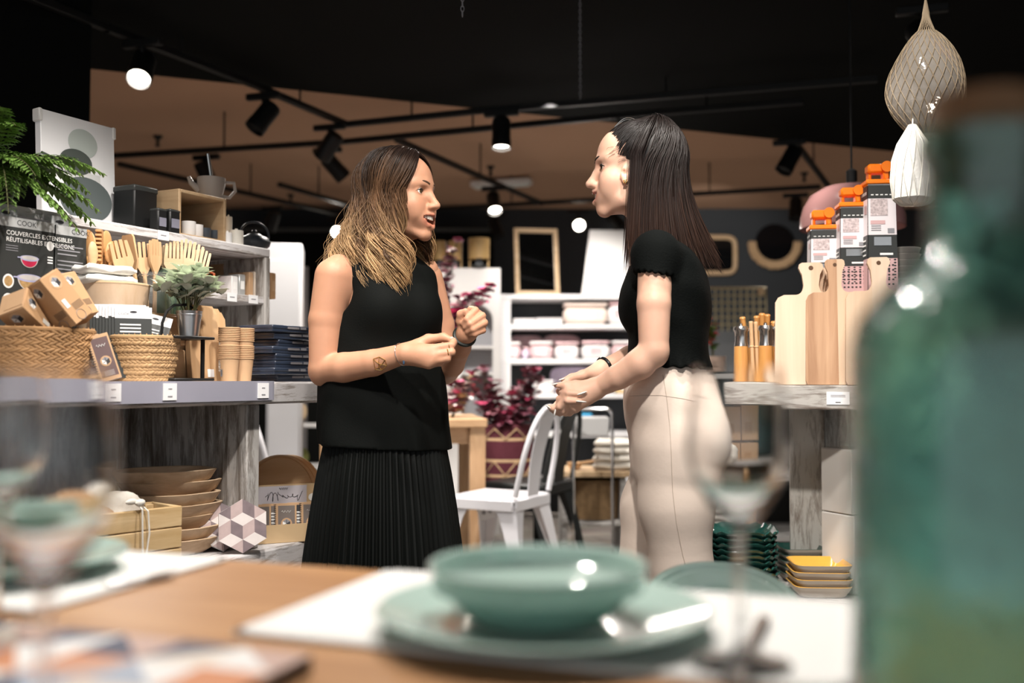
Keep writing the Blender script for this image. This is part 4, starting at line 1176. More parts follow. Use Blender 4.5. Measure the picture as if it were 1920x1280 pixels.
# ================================================================== LIGHT
w = bpy.data.worlds.new('world'); SC.world = w; w.use_nodes = True
bg = w.node_tree.nodes['Background']; bg.inputs[0].default_value = (.93, .97, 1.0, 1); bg.inputs[1].default_value = .75
def spot(loc, target, e, ang=60, col=(1.0, .935, .865), size=.05, blend=.6):
    l = bpy.data.lights.new('shop_or_added_spot', 'SPOT'); l.energy = e; l.spot_size = math.radians(ang); l.spot_blend = blend; l.color = col; l.shadow_soft_size = size  # serves the visible fixtures, unseen track spots and the added floods
    o = bpy.data.objects.new('shop_or_added_spot', l); COL.objects.link(o); o.location = loc
    aim(o, Vector(target) - Vector(loc)); return o
# ================================================================== LEFT DISPLAY ISLAND
LO = Vector((-.651, 2.7)); LD = Vector((.461, .887)); LB = Vector((-.887, .461)); LA = 62.53
ZC = .965
def LP(px, w, z=ZC):
    u = ray(px, 712)[0]
    s = (u * (LO.y + LB.y * w) - LO.x - LB.x * w) / (LD.x - u * LD.y)
    p = LO + LD * s + LB * w
    return Vector((p.x, p.y, z))
def LS(s, w, z=0.0):
    p = LO + LD * s + LB * w; return Vector((p.x, p.y, z))
def zat(py, Y): return EYE + ray(960, py)[1] * Y
def tilt(o, rx, rz, ry=0): o.rotation_euler = (math.radians(rx), math.radians(ry), math.radians(rz)); return o
UNIT = LS(0, 0)
# --- the counter (local x along the aisle, y to the back)
r = thing('display_counter', 'limewashed wooden display counter on the left, laden with baskets and cups', 'shop counter', (UNIT.x, UNIT.y, 0), LA)
b = MB(); b.box((-.6, .33, ZC - .03), (2.1, .66, .06), WASH, None, .006); b.build('counter_top', r)
b = MB(); b.box((-.6, .33, .516 - .045), (2.1, .66, .09), WASH, None, .006); b.build('lower_shelf', r)
b = MB(); b.box((-.03, .315, .5 * (.516 + ZC - .06)), (.05, .56, ZC - .06 - .516), WASHV, None, .004); b.build('upright_panel', r)
b = MB(); b.box((-1.55, .33, .5 * (.516 + ZC - .06)), (.05, .62, ZC - .06 - .516), WASHV, None, .004); b.build('upright_panel', r)
b = MB(); b.box((-.82, .63, .5 * (.516 + ZC - .06)), (1.54, .03, ZC - .06 - .516), WASHV, None, .002); b.build('back_panel', r)
b = MB(); b.box((-.6, .36, .213), (2.0, .5, .426), WASHV, None, .004); b.build('plinth', r)
b = MB(); b.prism([(-1.62, -.018), (-.02, -.018), (-.004, -.012), (0.0, .0), (-1.62, 0)], ZC - .049, ZC + .002, RAIL); b.build('price_rail', r)
for px in (213, 319, 494):
    p = LP(px, -.02); s = (Vector((p.x, p.y)) - LO).dot(LD); b = MB()
    b.box((s, -.0195, ZC - .023), (.042, .002, .04), WHITEC); b.box((s, -.0208, ZC - .016), (.012, .0006, .002), GREYPR); b.box((s, -.0208, ZC - .034), (.014, .0006, .003), GREYPR)
    o = b.build('price_label', r)
# --- the tall shelf unit standing at the back of the counter
WU = .315
r = thing('back_shelf_unit', 'tall limewashed shelf unit with two boards rising behind the counter', 'shelf unit', (UNIT.x, UNIT.y, ZC), LA)
se = (Vector((LP(503, WU).x, LP(503, WU).y)) - LO).dot(LD)
ZU = zat(467, LP(503, WU).y)
ZM = zat(556, LP(490, WU).y)
b = MB(); b.box((se - 1.05, WU + .16, ZU - .014 - ZC), (2.1, .33, .028), WASH, None, .004); b.build('top_shelf', r)
b = MB(); b.box((se - 1.05, WU + .16, ZM - .012 - ZC), (2.06, .32, .024), WASH, None, .004); b.build('middle_shelf', r)
b = MB(); b.box((se - .012, WU + .16, (ZU - .028 - ZC) / 2), (.024, .33, ZU - .028 - ZC), WASHV, None, .003); b.build('end_panel', r)
b = MB(); b.box((se - 1.05, WU + .315, (ZU - .03 - ZC) / 2), (2.06, .014, ZU - .03 - ZC), wood('shelf_back_board', (.30, .24, .18), (.42, .36, .29), stretch=(10, 10, 1))); b.build('back_panel', r)
for px, zz in ((302, ZU - .014), (433, ZM - .012), (473, ZM - .012)):
    p = LP(px, WU - .006); s = (Vector((p.x, p.y)) - LO).dot(LD); b = MB(); b.box((s, WU - .007, zz - ZC), (.04, .002, .026), WHITEC); b.box((s, WU - .0082, zz - ZC), (.02, .0005, .003), GREYPR); b.build('price_label', r)

# ------------------------------------------------------------------ baskets
def basket(name, label, loc, rz, rx, ry, h, rows, m, taper=.86, rim=True, cat='basket', group=None, grain=46):
    r = thing(name, label, cat, loc, rz, group)
    b = MB(); rng = random.Random(len(label))
    for i in range(rows):
        t = (i + .5) / rows; k = lerp(taper, 1, t); z = h * t; gr = grain
        for j in range(gr):
            for q in (-1, 1):
                a = 2 * PI * (j + (.5 if q > 0 else 0) + .5 * (i % 2)) / gr
                sa = 2 * PI * rx / gr
                M = T(rx * k * math.cos(a), ry * k * math.sin(a), z + q * h / rows * .24) @ Matrix.Rotation(math.atan2(ry * math.cos(a), -rx * math.sin(a)), 4, 'Z') @ RY(q * 24 + rng.uniform(-7, 7))
                b.ell((0, 0, 0), (sa * .98, .0045 + rng.uniform(0, .002), h / rows * .30), m, 7, 5, M)
    b.lathe([(1e-4, .002), (rx * taper * .97, .002), (rx * .965, h * .98), (rx * .93, h * .98), (rx * taper * .93, .008), (1e-4, .008)], m, 40, sy=ry / rx, caps=False)
    b.build('woven_body', r, 60)
    if rim:
        b = MB(); b.tube([(rx * 1.005 * math.cos(a), ry * 1.005 * math.sin(a), h + .002) for a in [2 * PI * i / 48 for i in range(48)]], .005, m, 6, True)
        for i in range(40):
            a = 2 * PI * i / 40; b.tube([(rx * 1.03 * math.cos(a), ry * 1.03 * math.sin(a), h - .012), (rx * math.cos(a + .04), ry * math.sin(a + .04), h + .009), (rx * .96 * math.cos(a + .08), ry * .96 * math.sin(a + .08), h - .008)], .0018, m, 4)
        b.build('rim', r)
    return r
pA = LP(66, .142); basket('wicker_basket', 'round braided basket at the left edge holding kraft boxes', pA, LA, .128, .107, zat(620, 2.17) - ZC, 7, WICK, .93)
pB = LP(267, .125); hB = zat(631, 2.34) - ZC; basket('wicker_basket', 'tapered braided basket full of dark packets, beside the black stand', pB, LA, .089, .08, hB, 6, WICK2, .80)
# ------------------------------------------------------------------ kraft boxes tipped into the left basket
def leafmark(b, M, r, ring=True):
    if ring: b.disc((0, 0), r, KRAFT2, 20, M, z=.0002)
    for k, col in enumerate((GREYPR, WHITEPR, DARKPR)):
        a = k * 2 * PI / 3 + PI / 2; A = lambda t, q: (q * r * .8 * math.cos(t), q * r * .8 * math.sin(t), .0006)
        b.add([(0, 0, .0006), A(a - 1.04, .95), A(a, 1.0), A(a + 1.04, .95)], [(0, 1, 2, 3)], col, M)
        b.tube([(0, 0, .0007), A(a, .8)], .0006, DARKPR, 4, M=M)
def kraft_box(label, p0, p1, w, roll, d=None):
    """a long square carton from p0 (top end) to p1"""
    p0, p1 = Vector(p0), Vector(p1); L = (p1 - p0).length
    r = thing('kraft_box', label, 'box', p1, 0, 'kraft boxes in the left basket')
    r.rotation_euler = ((p0 - p1).to_track_quat('Z', 'Y') @ Euler((0, 0, math.radians(roll))).to_quaternion()).to_euler()
    d = d or w
    b = MB(); b.box((0, 0, L / 2), (w, d, L), KRAFT, None, .0012)
    for s, ax in ((0, 'f'), (1, 's'), (2, 'b'), (3, 't')):
        M = RZ(90 * s) @ T(0, -(d if s % 2 == 0 else w) / 2 - .0004, 0) @ RX(90)
        leafmark(b, M @ T(0, L * .82, 0), w * .26)
        for k in range(7): b.rect(-w * .1, L * (.22 + .02 * k), w * .42, L * (.226 + .02 * k), DARKPR, M, .0004)
        if s in (1, 2): b.rect(-w * .36, L * .32, -w * .16, L * .5, CREAMC, M, .0003)
        b.tube([(w * .2 * math.cos(a), L * .1 + w * .2 * math.sin(a), .0003) for a in [2 * PI * i / 16 for i in range(16)]], .0005, GREYPR, 4, True, M)
    b.build('carton', r); b = MB(); b.box((0, 0, L + .0008), (w * .96, d * .96, .0016), KRAFT2); b.box((w * .1, 0, L + .002), (w * .7, d * .7, .0012), KRAFT2); b.build('end_flap', r)
    return r
kraft_box('kraft box lying highest in the left basket, slanting down to the right', at(76, 524, 2.16), at(143, 606, 2.2), .06, 34)
kraft_box('kraft box at the far left of the left basket, its dark end facing out', at(24, 566, 2.12), at(92, 630, 2.21), .062, 24)
kraft_box('kraft box behind the other two in the left basket, with a round seal', at(110, 524, 2.25), at(155, 600, 2.25), .056, 60)
# ------------------------------------------------------------------ spiral notebooks between the baskets
def notebook(label, loc, rz, w, h, lean, cover, group=None, frame=True, art=0):
    r = thing('spiral_notebook', label, 'notebook', loc, rz, group); r.rotation_euler = (math.radians(lean), 0, math.radians(rz))
    b = MB(); b.box((0, 0, h / 2), (w, .007, h), WHITEC, None, .0008); b.build('pages', r)
    b = MB(); b.box((0, -.0045, h / 2), (w, .0016, h), KRAFT2, None, .0006); M = T(0, -.0055, 0) @ RX(90)
    b.rect(-w * .36, h * .08, w * .42, h * .93, cover, M)
    if art == 0:
        b.tube([(w * (-.2 + .04 * i), h * (.76 + .03 * math.sin(i * 1.9)), .0006) for i in range(12)], .0006, WHITEPR, 4, M=M); leafmark(b, M @ T(w * .03, h * .42, .0002), w * .26)
        for k in range(4): b.rect(-w * .2, h * (.2 - .03 * k), w * .26, h * (.205 - .03 * k), WHITEPR, M, .0004)
    else:
        for k in range(6): b.rect(-w * (.1 + .05 * (k % 3)), h * (.25 + .09 * k), w * (.16 + .05 * (k % 3)), h * (.29 + .09 * k), WHITEPR, M, .0004)
        b.disc((w * .03, h * .5), w * .3, mat('faded_print', (.16, .15, .15), .6), 20, M, z=.0002)
    b.build('cover', r)
    b = MB()
    for k in range(18): b.tube([(-w / 2 + .004 * math.cos(a), .007 * math.sin(a), h * (.04 + .92 * k / 17)) for a in [2 * PI * i / 8 for i in range(8)]], .0009, DARKPR, 5, True)
    b.build('wire_binding', r); return r
PB = mat('plum_print', (.12, .075, .075), .6)
notebook('spiral notebook leaning between the two baskets, its illustrated cover to the front', LP(209, .016, ZC + .004), LA - 34, .046, .108, -10, PB).rotation_euler[1] = math.radians(-17)
notebook('spiral notebook tucked behind the leaning one, only its wire edge showing', LP(186, .05, ZC + .004), LA - 34, .046, .104, -8, PB).rotation_euler[1] = math.radians(-14)
# ------------------------------------------------------------------ hanging packets in the tapered basket
def packet(label, loc, rz, w, h, lean, art=True, group='dark packets in the tapered basket'):
    r = thing('blister_packet', label, 'packet', loc, rz, group); r.rotation_euler = (math.radians(lean), 0, math.radians(rz))
    b = MB(); b.box((0, 0, h / 2), (w, .004, h), CHAR, None, .0006); M = T(0, -.0024, 0) @ RX(90)
    b.rect(-w / 2, h * .84, w / 2, h, WHITEC, M, .0001); b.disc((0, h * .93), w * .1, DARKPR, 12, M, h * .018, .0003)
    if art:
        b.text("COOK'", h * .05, DARKPR, M @ T(-w * .25, h * .9, .0003))
        for k in range(3): b.rect(-w * .36, h * (.74 - .05 * k), w * .2, h * (.76 - .05 * k), WHITEPR, M, .0003)
        b.disc((w * .12, h * .3), w * .3, CREAMC, 24, M, h * .16, .0002); b.disc((w * .12, h * .33), w * .2, KRAFT2, 20, M, h * .08, .0004)
    b.build('card', r); return r
for i in range(9):
    p = LP(202 + i * 6, .14 - i * .006, ZC + .01)
    packet(f"dark packet standing in the tapered basket, {['leftmost of its row', 'second from the left of its row', 'third from the left of its row', 'fourth from the left of its row', 'fifth from the left of its row', 'sixth from the left of its row', 'seventh from the left of its row', 'second from the right of its row', 'last of its row'][i]}", p, LA - 42 + i, .085, .178 - .003 * (i % 3), -6, i > 6)
packet('dark packet leaning right in the tapered basket, printed with a pale lid', LP(262, .12, ZC + .02), LA - 44, .08, .158, -16).rotation_euler[1] = math.radians(14)
# ------------------------------------------------------------------ big hanging boxes with silicone lids
def lidbox(label, p0, p1, z0, z1, th, left=True):
    """a flat printed carton between the ground points p0 and p1"""
    d = (p1 - p0); L = d.length; rz = math.degrees(math.atan2(d.y, d.x)); h = z1 - z0
    r = thing('printed_carton', label, 'carton', (p0.x, p0.y, z0), rz)
    b = MB(); b.box((L / 2, th / 2, h / 2), (L, th, h), CHAR, None, .001); M = T(0, -.0006, 0) @ RX(90)
    GREYB = mat('pale_grey_band', (.42, .43, .43), .5)
    b.rect(0, h * .94, L, h, GREYB, M); 
    b.box((L * (.3 if left else .35), th / 2, h + .012), (L * .55, .002, .026), GREYB)
    b.disc((L * (.42 if left else .33), h + .012), .012, DARKPR, 12, T(0, th / 2 - .0016, 0) @ RX(90), .004)
    b.text("COOK'", h * .045, DARKPR, M @ T(L * .62 if left else L * .8, h * .968, .0004))
    M = M @ T(0, h * .40, 0); h *= .58
    if left:
        b.text('COUVERCLES EXTENSIBLES', h * .066, WHITEPR, M @ T(L * .34, h * .865, .0004), 'LEFT'); b.text('RÉUTILISABLES EN SILICONE', h * .066, WHITEPR, M @ T(L * .34, h * .795, .0004), 'LEFT')
        for k in range(3): b.rect(L * .34, h * (.73 - .025 * k), L * .5, h * (.737 - .025 * k), GREYPR, M, .0004)
        LILAC = mat('lilac_lid', (.42, .42, .6), .3); RASP = mat('raspberry_print', (.5, .02, .07), .5); NUT = mat('cereal_print', (.45, .28, .12), .5, var=.6, vscale=120); SALAD = mat('salad_print', (.25, .38, .1), .5, var=.5, vscale=120); BOWLP = mat('glass_print', (.55, .52, .5), .4)
        for (x, y, rr, fill) in ((.6, .2, .15, SALAD), (.66, .41, .14, NUT), (.655, .62, .105, RASP)):
            cx, cy = L * x, h * y; R = h * rr
            pts = [(cx + R * math.cos(a), cy + R * .95 * math.sin(a)) for a in [PI + PI * k / 16 for k in range(17)]]
            b.add([(p[0], p[1], .0005) for p in pts], [tuple(range(17))], BOWLP, M)
            pts = [(cx + R * .86 * math.cos(a), cy - R * .12 + R * .76 * math.sin(a)) for a in [PI + PI * k / 16 for k in range(17)]]
            b.add([(p[0], p[1], .0008) for p in pts], [tuple(range(17))], fill, M)
            b.disc((cx, cy), R * 1.08, LILAC, 24, M, R * .3, .001); b.disc((cx, cy + R * .04), R * .9, BOWLP, 24, M, R * .2, .0012)
            b.rect(cx - R * 1.35, cy - R * .05, cx - R, cy + R * .06, LILAC, M, .001)
        for (x, y) in ((.38, .36), (.38, .16), (.94, .78), (.94, .32)):
            b.disc((L * x, h * y), h * (.065 if x < .5 else .045), WHITEPR, 20, M, h * (.075 if x < .5 else .052), .0005)
            if x < .5: b.disc((L * x, h * y), h * .048, NUT if y > .3 else mat('rose_print', (.5, .2, .22), .5), 16, M, h * .055, .0008)
            else:
                for k in range(3): b.rect(L * x - h * .03, h * (y - .13 - .03 * k), L * x + h * .035, h * (y - .115 - .03 * k), WHITEPR, M, .0005)
    else:
        for k in range(8): b.rect(L * .06, h * ((.80 if k < 3 else .77) - .045 * k), L * (.88 - .1 * (k % 3)), h * ((.815 if k < 3 else .785) - .045 * k), GREYPR, M, .0004)
        for x in (.28, .68): b.disc((L * x, h * .36), h * .095, WHITEPR, 20, M, h * .11, .0005); b.disc((L * x, h * .36), h * .07, mat('rose_print2', (.5, .28, .26), .5, var=.5, vscale=80), 18, M, h * .085, .0008)
        b.rect(L * .5, h * .0, L * .97, h * .14, WHITEPR, M, .0004); b.rect(L * .3, h * .22, L * .75, h * .24, GREYPR, M, .0004)
    b.build('card_sleeve', r); return r
q0, q1, q2 = LP(-45, .255), LP(97, .255), LP(158, .255)
lidbox('dark printed carton of silicone lids at the left edge, three bowls on it', q0, q1, ZC, zat(410, q0.y + .1), .05)
lidbox('narrow dark printed carton with two round photos, right of the lid carton', q1 + (q2 - q1).normalized() * .004, q2, ZC, zat(430, q2.y), .05, False)
# ------------------------------------------------------------------ wooden utensils in jars
def jar(name, label, loc, r0, h, m, neck=True, cat='jar'):
    r = thing(name, label, cat, loc)
    b = MB()
    pr = [(0, .004), (r0 * .9, .0), (r0, .008), (r0, h * .74), (r0 * .82, h * .84), (r0 * .82, h), (r0 * .78, h), (r0 * .78, h * .84), (r0 * .95, h * .73), (r0 * .95, .012), (0, .012)] if neck else [(0, 0), (r0 * .9, 0), (r0, .006), (r0, h), (r0 * .96, h), (r0 * .95, .01), (0, .01)]
    b.lathe(pr, m, 32, caps=False); b.build('vessel', r)
    b = MB(); b.tube([(r0 * (.86 if neck else 1.01) * math.cos(a), r0 * (.86 if neck else 1.01) * math.sin(a), h * .97) for a in [2 * PI * i / 32 for i in range(32)]], .003, m, 6, True); b.build('lip', r); return r
GREENGLASS = mat('green_glass', (.35, .5, .4), .05, trans=.85, ior=1.3)
CLEARJ = mat('jar_glass', (.95, .96, .95), .03, trans=.95, ior=1.2)
j1 = LP(285, .235); jar('glass_jar', 'clear glass jar holding wooden forks, left of the green glass', j1, .047, zat(512, j1.y) - ZC, CLEARJ)
j2 = LP(322, .25); jar('glass_jar', 'green glass jar of pale wooden servers behind the potted plant', j2, .046, zat(508, j2.y) - ZC, GREENGLASS, False)
j3 = LP(186, .25); jar('storage_pot', 'pale cream pot of wooden spoons behind the folded cloth', j3, .05, .11, CREAMC, False, 'pot')
def utensil(kind, label, base, tip, roll, L, W, m, group):
    base, tip = Vector(base), Vector(tip)
    r = thing('wooden_' + kind, label, 'wooden utensil', base, 0, group)
    r.rotation_euler = ((tip - base).to_track_quat('Z', 'Y') @ Euler((0, 0, math.radians(roll))).to_quaternion()).to_euler()
    H = (tip - base).length
    b = MB(); b.tube([(0, 0, 0), (0, 0, H - L * .9)], [.006, .0055], m, 8); b.build('handle', r)
    b = MB(); th = .006
    if kind == 'fork' or kind == 'server':
        n = 4 if kind == 'fork' else 5
        poly = [(-.005, 0), (-W * .5, L * .35), (-W * .52, L * .5)]
        for k in range(n):
            x0 = -W / 2 + W * k / n; x1 = x0 + W / n * .68
            tl = L * (1 - .1 * abs(k - (n - 1) / 2) / n * 2)
            poly += [(x0, tl * .96), (x0 + .1 * (x1 - x0), tl), (x1 - .1 * (x1 - x0), tl), (x1, tl * .96)]
            if k < n - 1: poly += [(x1, L * .52), (x0 + W / n, L * .52)]
        poly += [(W * .5, L * .5), (W * .5, L * .35), (.005, 0)]
        b.prism(poly, -th / 2, th / 2, m, T(0, 0, H - L) @ RX(90))
    elif kind == 'spoon': b.ell((0, 0, H - L / 2), (W / 2, .008, L / 2), m, 16, 10)
    elif kind == 'spatula': b.prism([(-.006, 0), (-W / 2, L * .3), (-W / 2, L * .93), (-W * .4, L), (W * .4, L), (W / 2, L * .93), (W / 2, L * .3), (.006, 0)], -th / 2, th / 2, m, T(0, 0, H - L) @ RX(90))
    elif kind == 'comb':
        poly = [(-.008, 0), (-W / 2, L * .12), (-W / 2, L)]
        poly += [(W * .1, L)]
        for k in range(8): y = L * (.96 - .105 * k); poly += [(W * .5, y), (W * .5, y - L * .05), (W * .1, y - L * .055), (W * .1, y - L * .1)]
        poly += [(.008, 0)]
        b.prism(poly, -.007, .007, m, T(0, 0, H - L) @ RX(90))
    b.build('head', r, 30); return r
BEECHD = wood('dark_beech', (.50, .25, .09), (.66, .38, .17), rough=.5, scale=2, stretch=(12, 12, 1))
gu = 'wooden utensils standing in jars'
def U(kind, label, px0, py0, px1, py1, w0, w1, roll, L, W, m, up=.04):
    a = LP(px0, w0, ZC + up); t = LP(px1, w1); t.z = zat(py1, t.y); utensil(kind, label, a, t, roll, L, W, m, gu)
b3 = dict(up=.02)
U('spoon', 'wooden spoon half hidden behind the narrow printed carton', 176, 600, 158, 430, .25, .27, 70, .075, .05, BEECHD)
U('comb', 'notched wooden spaghetti server standing upright beside the cartons', 184, 600, 182, 430, .25, .26, 70, .1, .045, BEECHD)
U('spoon', 'wooden spoon behind the notched server, its round bowl to the right', 190, 600, 196, 432, .26, .28, 70, .07, .045, BEECHD)
U('spoon', 'small wooden spoon in front of the notched server', 182, 600, 169, 452, .23, .22, 70, .06, .028, BEECH)
U('spoon', 'wooden spoon right of the notched server, short and rounded', 190, 600, 207, 452, .24, .25, 70, .06, .04, BEECHD)
U('fork', 'broad wooden fork leaning far left out of the clear jar', 280, 600, 217, 448, .235, .22, 65, .1, .052, BEECHZ)
U('spatula', 'wooden spatula leaning left out of the clear jar, edge towards the front', 282, 600, 235, 440, .24, .26, 20, .1, .04, BEECHZ)
U('fork', 'wooden fork standing in the middle of the clear jar', 285, 600, 262, 452, .24, .25, 75, .09, .045, BEECHZ)
U('fork', 'wooden fork with wide tines rising right of the clear jar', 288, 600, 288, 447, .24, .23, 55, .095, .05, BEECHZ)
U('fork', 'pale wooden fork upright between the two jars', 318, 600, 306, 458, .26, .28, 65, .08, .042, PALEWOOD)
U('server', 'pale hand-shaped wooden server leaning right, the leftmost of its bunch', 320, 600, 322, 452, .25, .25, 60, .1, .05, PALEWOOD)
U('server', 'pale hand-shaped wooden server, the highest of its bunch', 321, 600, 345, 448, .25, .24, 62, .11, .055, PALEWOOD)
U('server', 'pale hand-shaped wooden server, second from the right of its bunch', 322, 600, 362, 454, .245, .23, 60, .11, .055, PALEWOOD)
U('server', 'pale hand-shaped wooden server leaning farthest right of its bunch', 323, 600, 378, 466, .24, .22, 58, .11, .05, PALEWOOD)
# ------------------------------------------------------------------ wooden bowl, folded cloth
bw = LP(206, .215); r = thing('wooden_bowl', 'large pale wooden bowl between the baskets and the jars', 'bowl', bw)
b = MB(); hb = zat(535, bw.y) - ZC
b.lathe([(0, .0), (.05, 0), (.075, hb * .4), (.092, hb), (.087, hb), (.07, hb * .45), (.045, .012), (0, .012)], wood('bowl_wood', (.55, .38, .24), (.72, .55, .40), stretch=(6, 6, 2)), 40, caps=False); b.build('bowl_body', r)
b = MB(); b.tube([(.0895 * math.cos(a), .0895 * math.sin(a), hb) for a in [2 * PI * i / 40 for i in range(40)]], .0035, PALEWOOD, 6, True); b.build('rim', r)
def cloth_stack(name, label, loc, rz, sx, sy, n, th, m, seed=1, cat='cloth', group=None):
    r = thing(name, label, cat, loc, rz, group); rg = random.Random(seed)
    for k in range(n):
        b = MB(); nx, ny = 14, 10; vs, fs = [], []
        ph = rg.uniform(0, 6)
        for top in (1, 0):
            for i in range(nx + 1):
                for j in range(ny + 1):
                    x = (i / nx - .5) * sx * (1 - .03 * k); y = (j / ny - .5) * sy; ed = min(i, nx - i, j, ny - j)
                    z = th * k + (th * (.92 if ed else .6) if top else th * (.06 if ed else .35)) + .004 * math.sin(9 * i / nx + ph) * math.cos(6 * j / ny + ph)
                    vs.append((x, y, z))
        st = (nx + 1) * (ny + 1); ix = lambda i, j: i * (ny + 1) + j
        for i in range(nx):
            for j in range(ny):
                fs.append((ix(i, j), ix(i + 1, j), ix(i + 1, j + 1), ix(i, j + 1))); fs.append((st + ix(i, j + 1), st + ix(i + 1, j + 1), st + ix(i + 1, j), st + ix(i, j)))
        ring = [ix(i, 0) for i in range(nx + 1)] + [ix(nx, j) for j in range(1, ny + 1)] + [ix(i, ny) for i in range(nx - 1, -1, -1)] + [ix(0, j) for j in range(ny - 1, 0, -1)]
        for a, c in zip(ring, ring[1:] + ring[:1]): fs.append((a, st + a, st + c, c))
        b.add(vs, fs, m); b.build('fold', r, 60)
    return r
cl = LP(190, .205, ZC + hb + .003); cl.z = ZC + hb * .99
cloth_stack('folded_cloth', 'white folded cloth heaped on the wooden bowl', cl, LA - 15, .13, .10, 2, .024, mat('white_cotton', (.82, .80, .75), .9), 4)
bw2 = LP(228, .2)
# ------------------------------------------------------------------ wooden boards lying and standing behind the black stand
p = LP(318, .16); r = thing('wooden_box', 'stack of pale wooden drawers behind the black stand', 'box', p, LA)
b = MB(); hh = zat(588, p.y) - ZC
b.box((0, .05, hh / 2), (.2, .1, hh), PALEWOOD, None, .003); b.build('case', r)
for k in range(2): b = MB(); b.box((0, -.004, hh * (.25 + .5 * k)), (.185, .012, hh * .44), BEECH, None, .003); b.build('drawer_front', r)
for k, (px0, wd, hgt, lab) in enumerate(((392, .105, 572, 'nearest pale cutting board leaning behind the kraft cups'), (404, .1, 577, 'middle pale cutting board leaning behind the kraft cups'), (411, .095, 584, 'rearmost pale cutting board leaning behind the kraft cups'))):
    p = LP(px0 - 8, .13 + .028 * k); h = zat(hgt, p.y) - ZC
    r = thing('cutting_board', lab, 'cutting board', p, LA, 'cutting boards behind the kraft cups'); tilt(r, -6, LA)
    b = MB(); b.prism([(-wd / 2, 0), (wd / 2, 0), (wd / 2, h * .9), (wd * .36, h), (-wd * .36, h), (-wd / 2, h * .9)], -.008, .008, BEECHZ, RX(90)); b.build('board', r)
    b = MB(); b.box((.015, -.0095, .022), (.024, .002, .022), WHITEC, None, .001); b.build('sticker', r)
# ------------------------------------------------------------------ black two-tier stand with the potted plant
p = LP(350, .085); r = thing('metal_stand', 'black metal two-tier stand with a hooped handle', 'display stand', p, LA)
zt = zat(634, p.y) - ZC
b = MB(); b.box((-.02, 0, zt), (.135, .1, .007), BLACK, None, .002); b.build('upper_tray', r)
b = MB(); b.box((-.02, 0, .006), (.135, .1, .007), BLACK, None, .002); b.build('lower_tray', r)
b = MB(); b.box((.034, -.02, zt / 2 + .003), (.009, .006, zt), BLACK); b.build('post', r)
b = MB(); b.box((-.085, -.02, zt / 2 + .003), (.009, .006, zt), BLACK); b.build('post', r)
b = MB(); b.tube([(-.085 + .0, .0, zt), (-.083, 0, zt + .035), (-.07, 0, zt + .065), (-.045, 0, zt + .082), (0, 0, zt + .086), (.03, 0, zt + .075), (.036, 0, zt)], .0035, BLACK, 8); b.build('hoop_handle', r)
def pot_plant(label, loc, pot_r, pot_h, n, spread, hgt, lm, seed, leafL=.032, leafW=.009):
    rg = random.Random(seed)
    r = thing('potted_plant', label, 'plant', loc)
    b = MB(); b.lathe([(0, 0), (pot_r * .74, 0), (pot_r * .93, pot_h * .8), (pot_r * .96, pot_h * .8), (pot_r * .98, pot_h * .86), (pot_r * .94, pot_h * .88), (pot_r, pot_h), (pot_r * .93, pot_h), (pot_r * .86, pot_h * .8), (pot_r * .7, .01), (0, .01)], ZINC, 36, caps=False); b.build('zinc_pot', r)
    s = MB(); l = MB()
    for i in range(n):
        a = rg.uniform(0, 2 * PI); e = rg.uniform(.1, 1.0) ** .7; top = Vector((math.cos(a) * spread * e, math.sin(a) * spread * e, pot_h + hgt * (1.05 - .75 * e * e) * rg.uniform(.75, 1.1)))
        P = [Vector((math.cos(a) * pot_r * .3, math.sin(a) * pot_r * .3, pot_h * .85)).lerp(top, t) + Vector((0, 0, .03 * math.sin(PI * t))) for t in (0, .25, .5, .75, 1)]
        s.tube(P, .0011, STEMG, 4)
        for k in range(11):
            t = .3 + .7 * k / 10; q = P[min(3, int(t * 4))].lerp(P[min(4, int(t * 4) + 1)], t * 4 - min(3, int(t * 4)) if t < 1 else 1)
            az = k * 2.4 + rg.uniform(-.4, .4); d = Vector((math.cos(az), math.sin(az), rg.uniform(.35, 1.3)))
            l.leaf(q, d, (0, 0, 1), leafL * rg.uniform(.7, 1.15), leafW * rg.uniform(.8, 1.2), lm, .2)
    s.build('stems', r); l.build('leaves', r); return r
pp = LP(353, .085, ZC + zt + .004); pot_plant('sage green potted plant in a zinc bucket on the black stand', pp, .033, zat(583, pp.y) - pp.z, 30, .1, .1, SAGE, 5, .042, .0115)
# ------------------------------------------------------------------ nested kraft cups, each its own cup
def kraft_cup():
    r = thing('kraft_cup', 'x', 'paper cup'); h = .063; R = .0285
    b = MB(); b.lathe([(0, .004), (R * .72, .004), (R * .72, 0), (R * .95, h), (R * .93, h), (R * .7, .008), (0, .008)], KRAFT2, 28, caps=False)
    M = T(0, 0, 0)
    for k in range(3): pass
    b.build('cup', r); b = MB(); b.tube([(R * .965 * math.cos(a), R * .965 * math.sin(a), h) for a in [2 * PI * i / 28 for i in range(28)]], .0018, KRAFT2, 6, True); b.build('rolled_lip', r)
    b = MB()
    for (zz, rr, mm) in ((.042, .006, WHITEPR), (.03, .0, WHITEPR), (.018, .0045, GREYPR)):
        a = -PI / 2 - 1.0; q = R * lerp(.725, .955, zz / h)
        M = Matrix.Rotation(a + (.35 if rr == .0045 else 0), 4, 'Z') @ T(q, 0, zz) @ RZ(90) @ RX(90)
        if rr: b.disc((0, 0), rr, mm, 16, M, z=.0012)
        else: b.rect(-.01, -.0008, .01, .0008, mm, M, .0012); b.rect(-.006, -.0035, .006, -.0025, mm, M, .0012)
    b.build('print', r); return r
C0 = None; px_c = (429, 456); names = ('left stack', 'right stack')
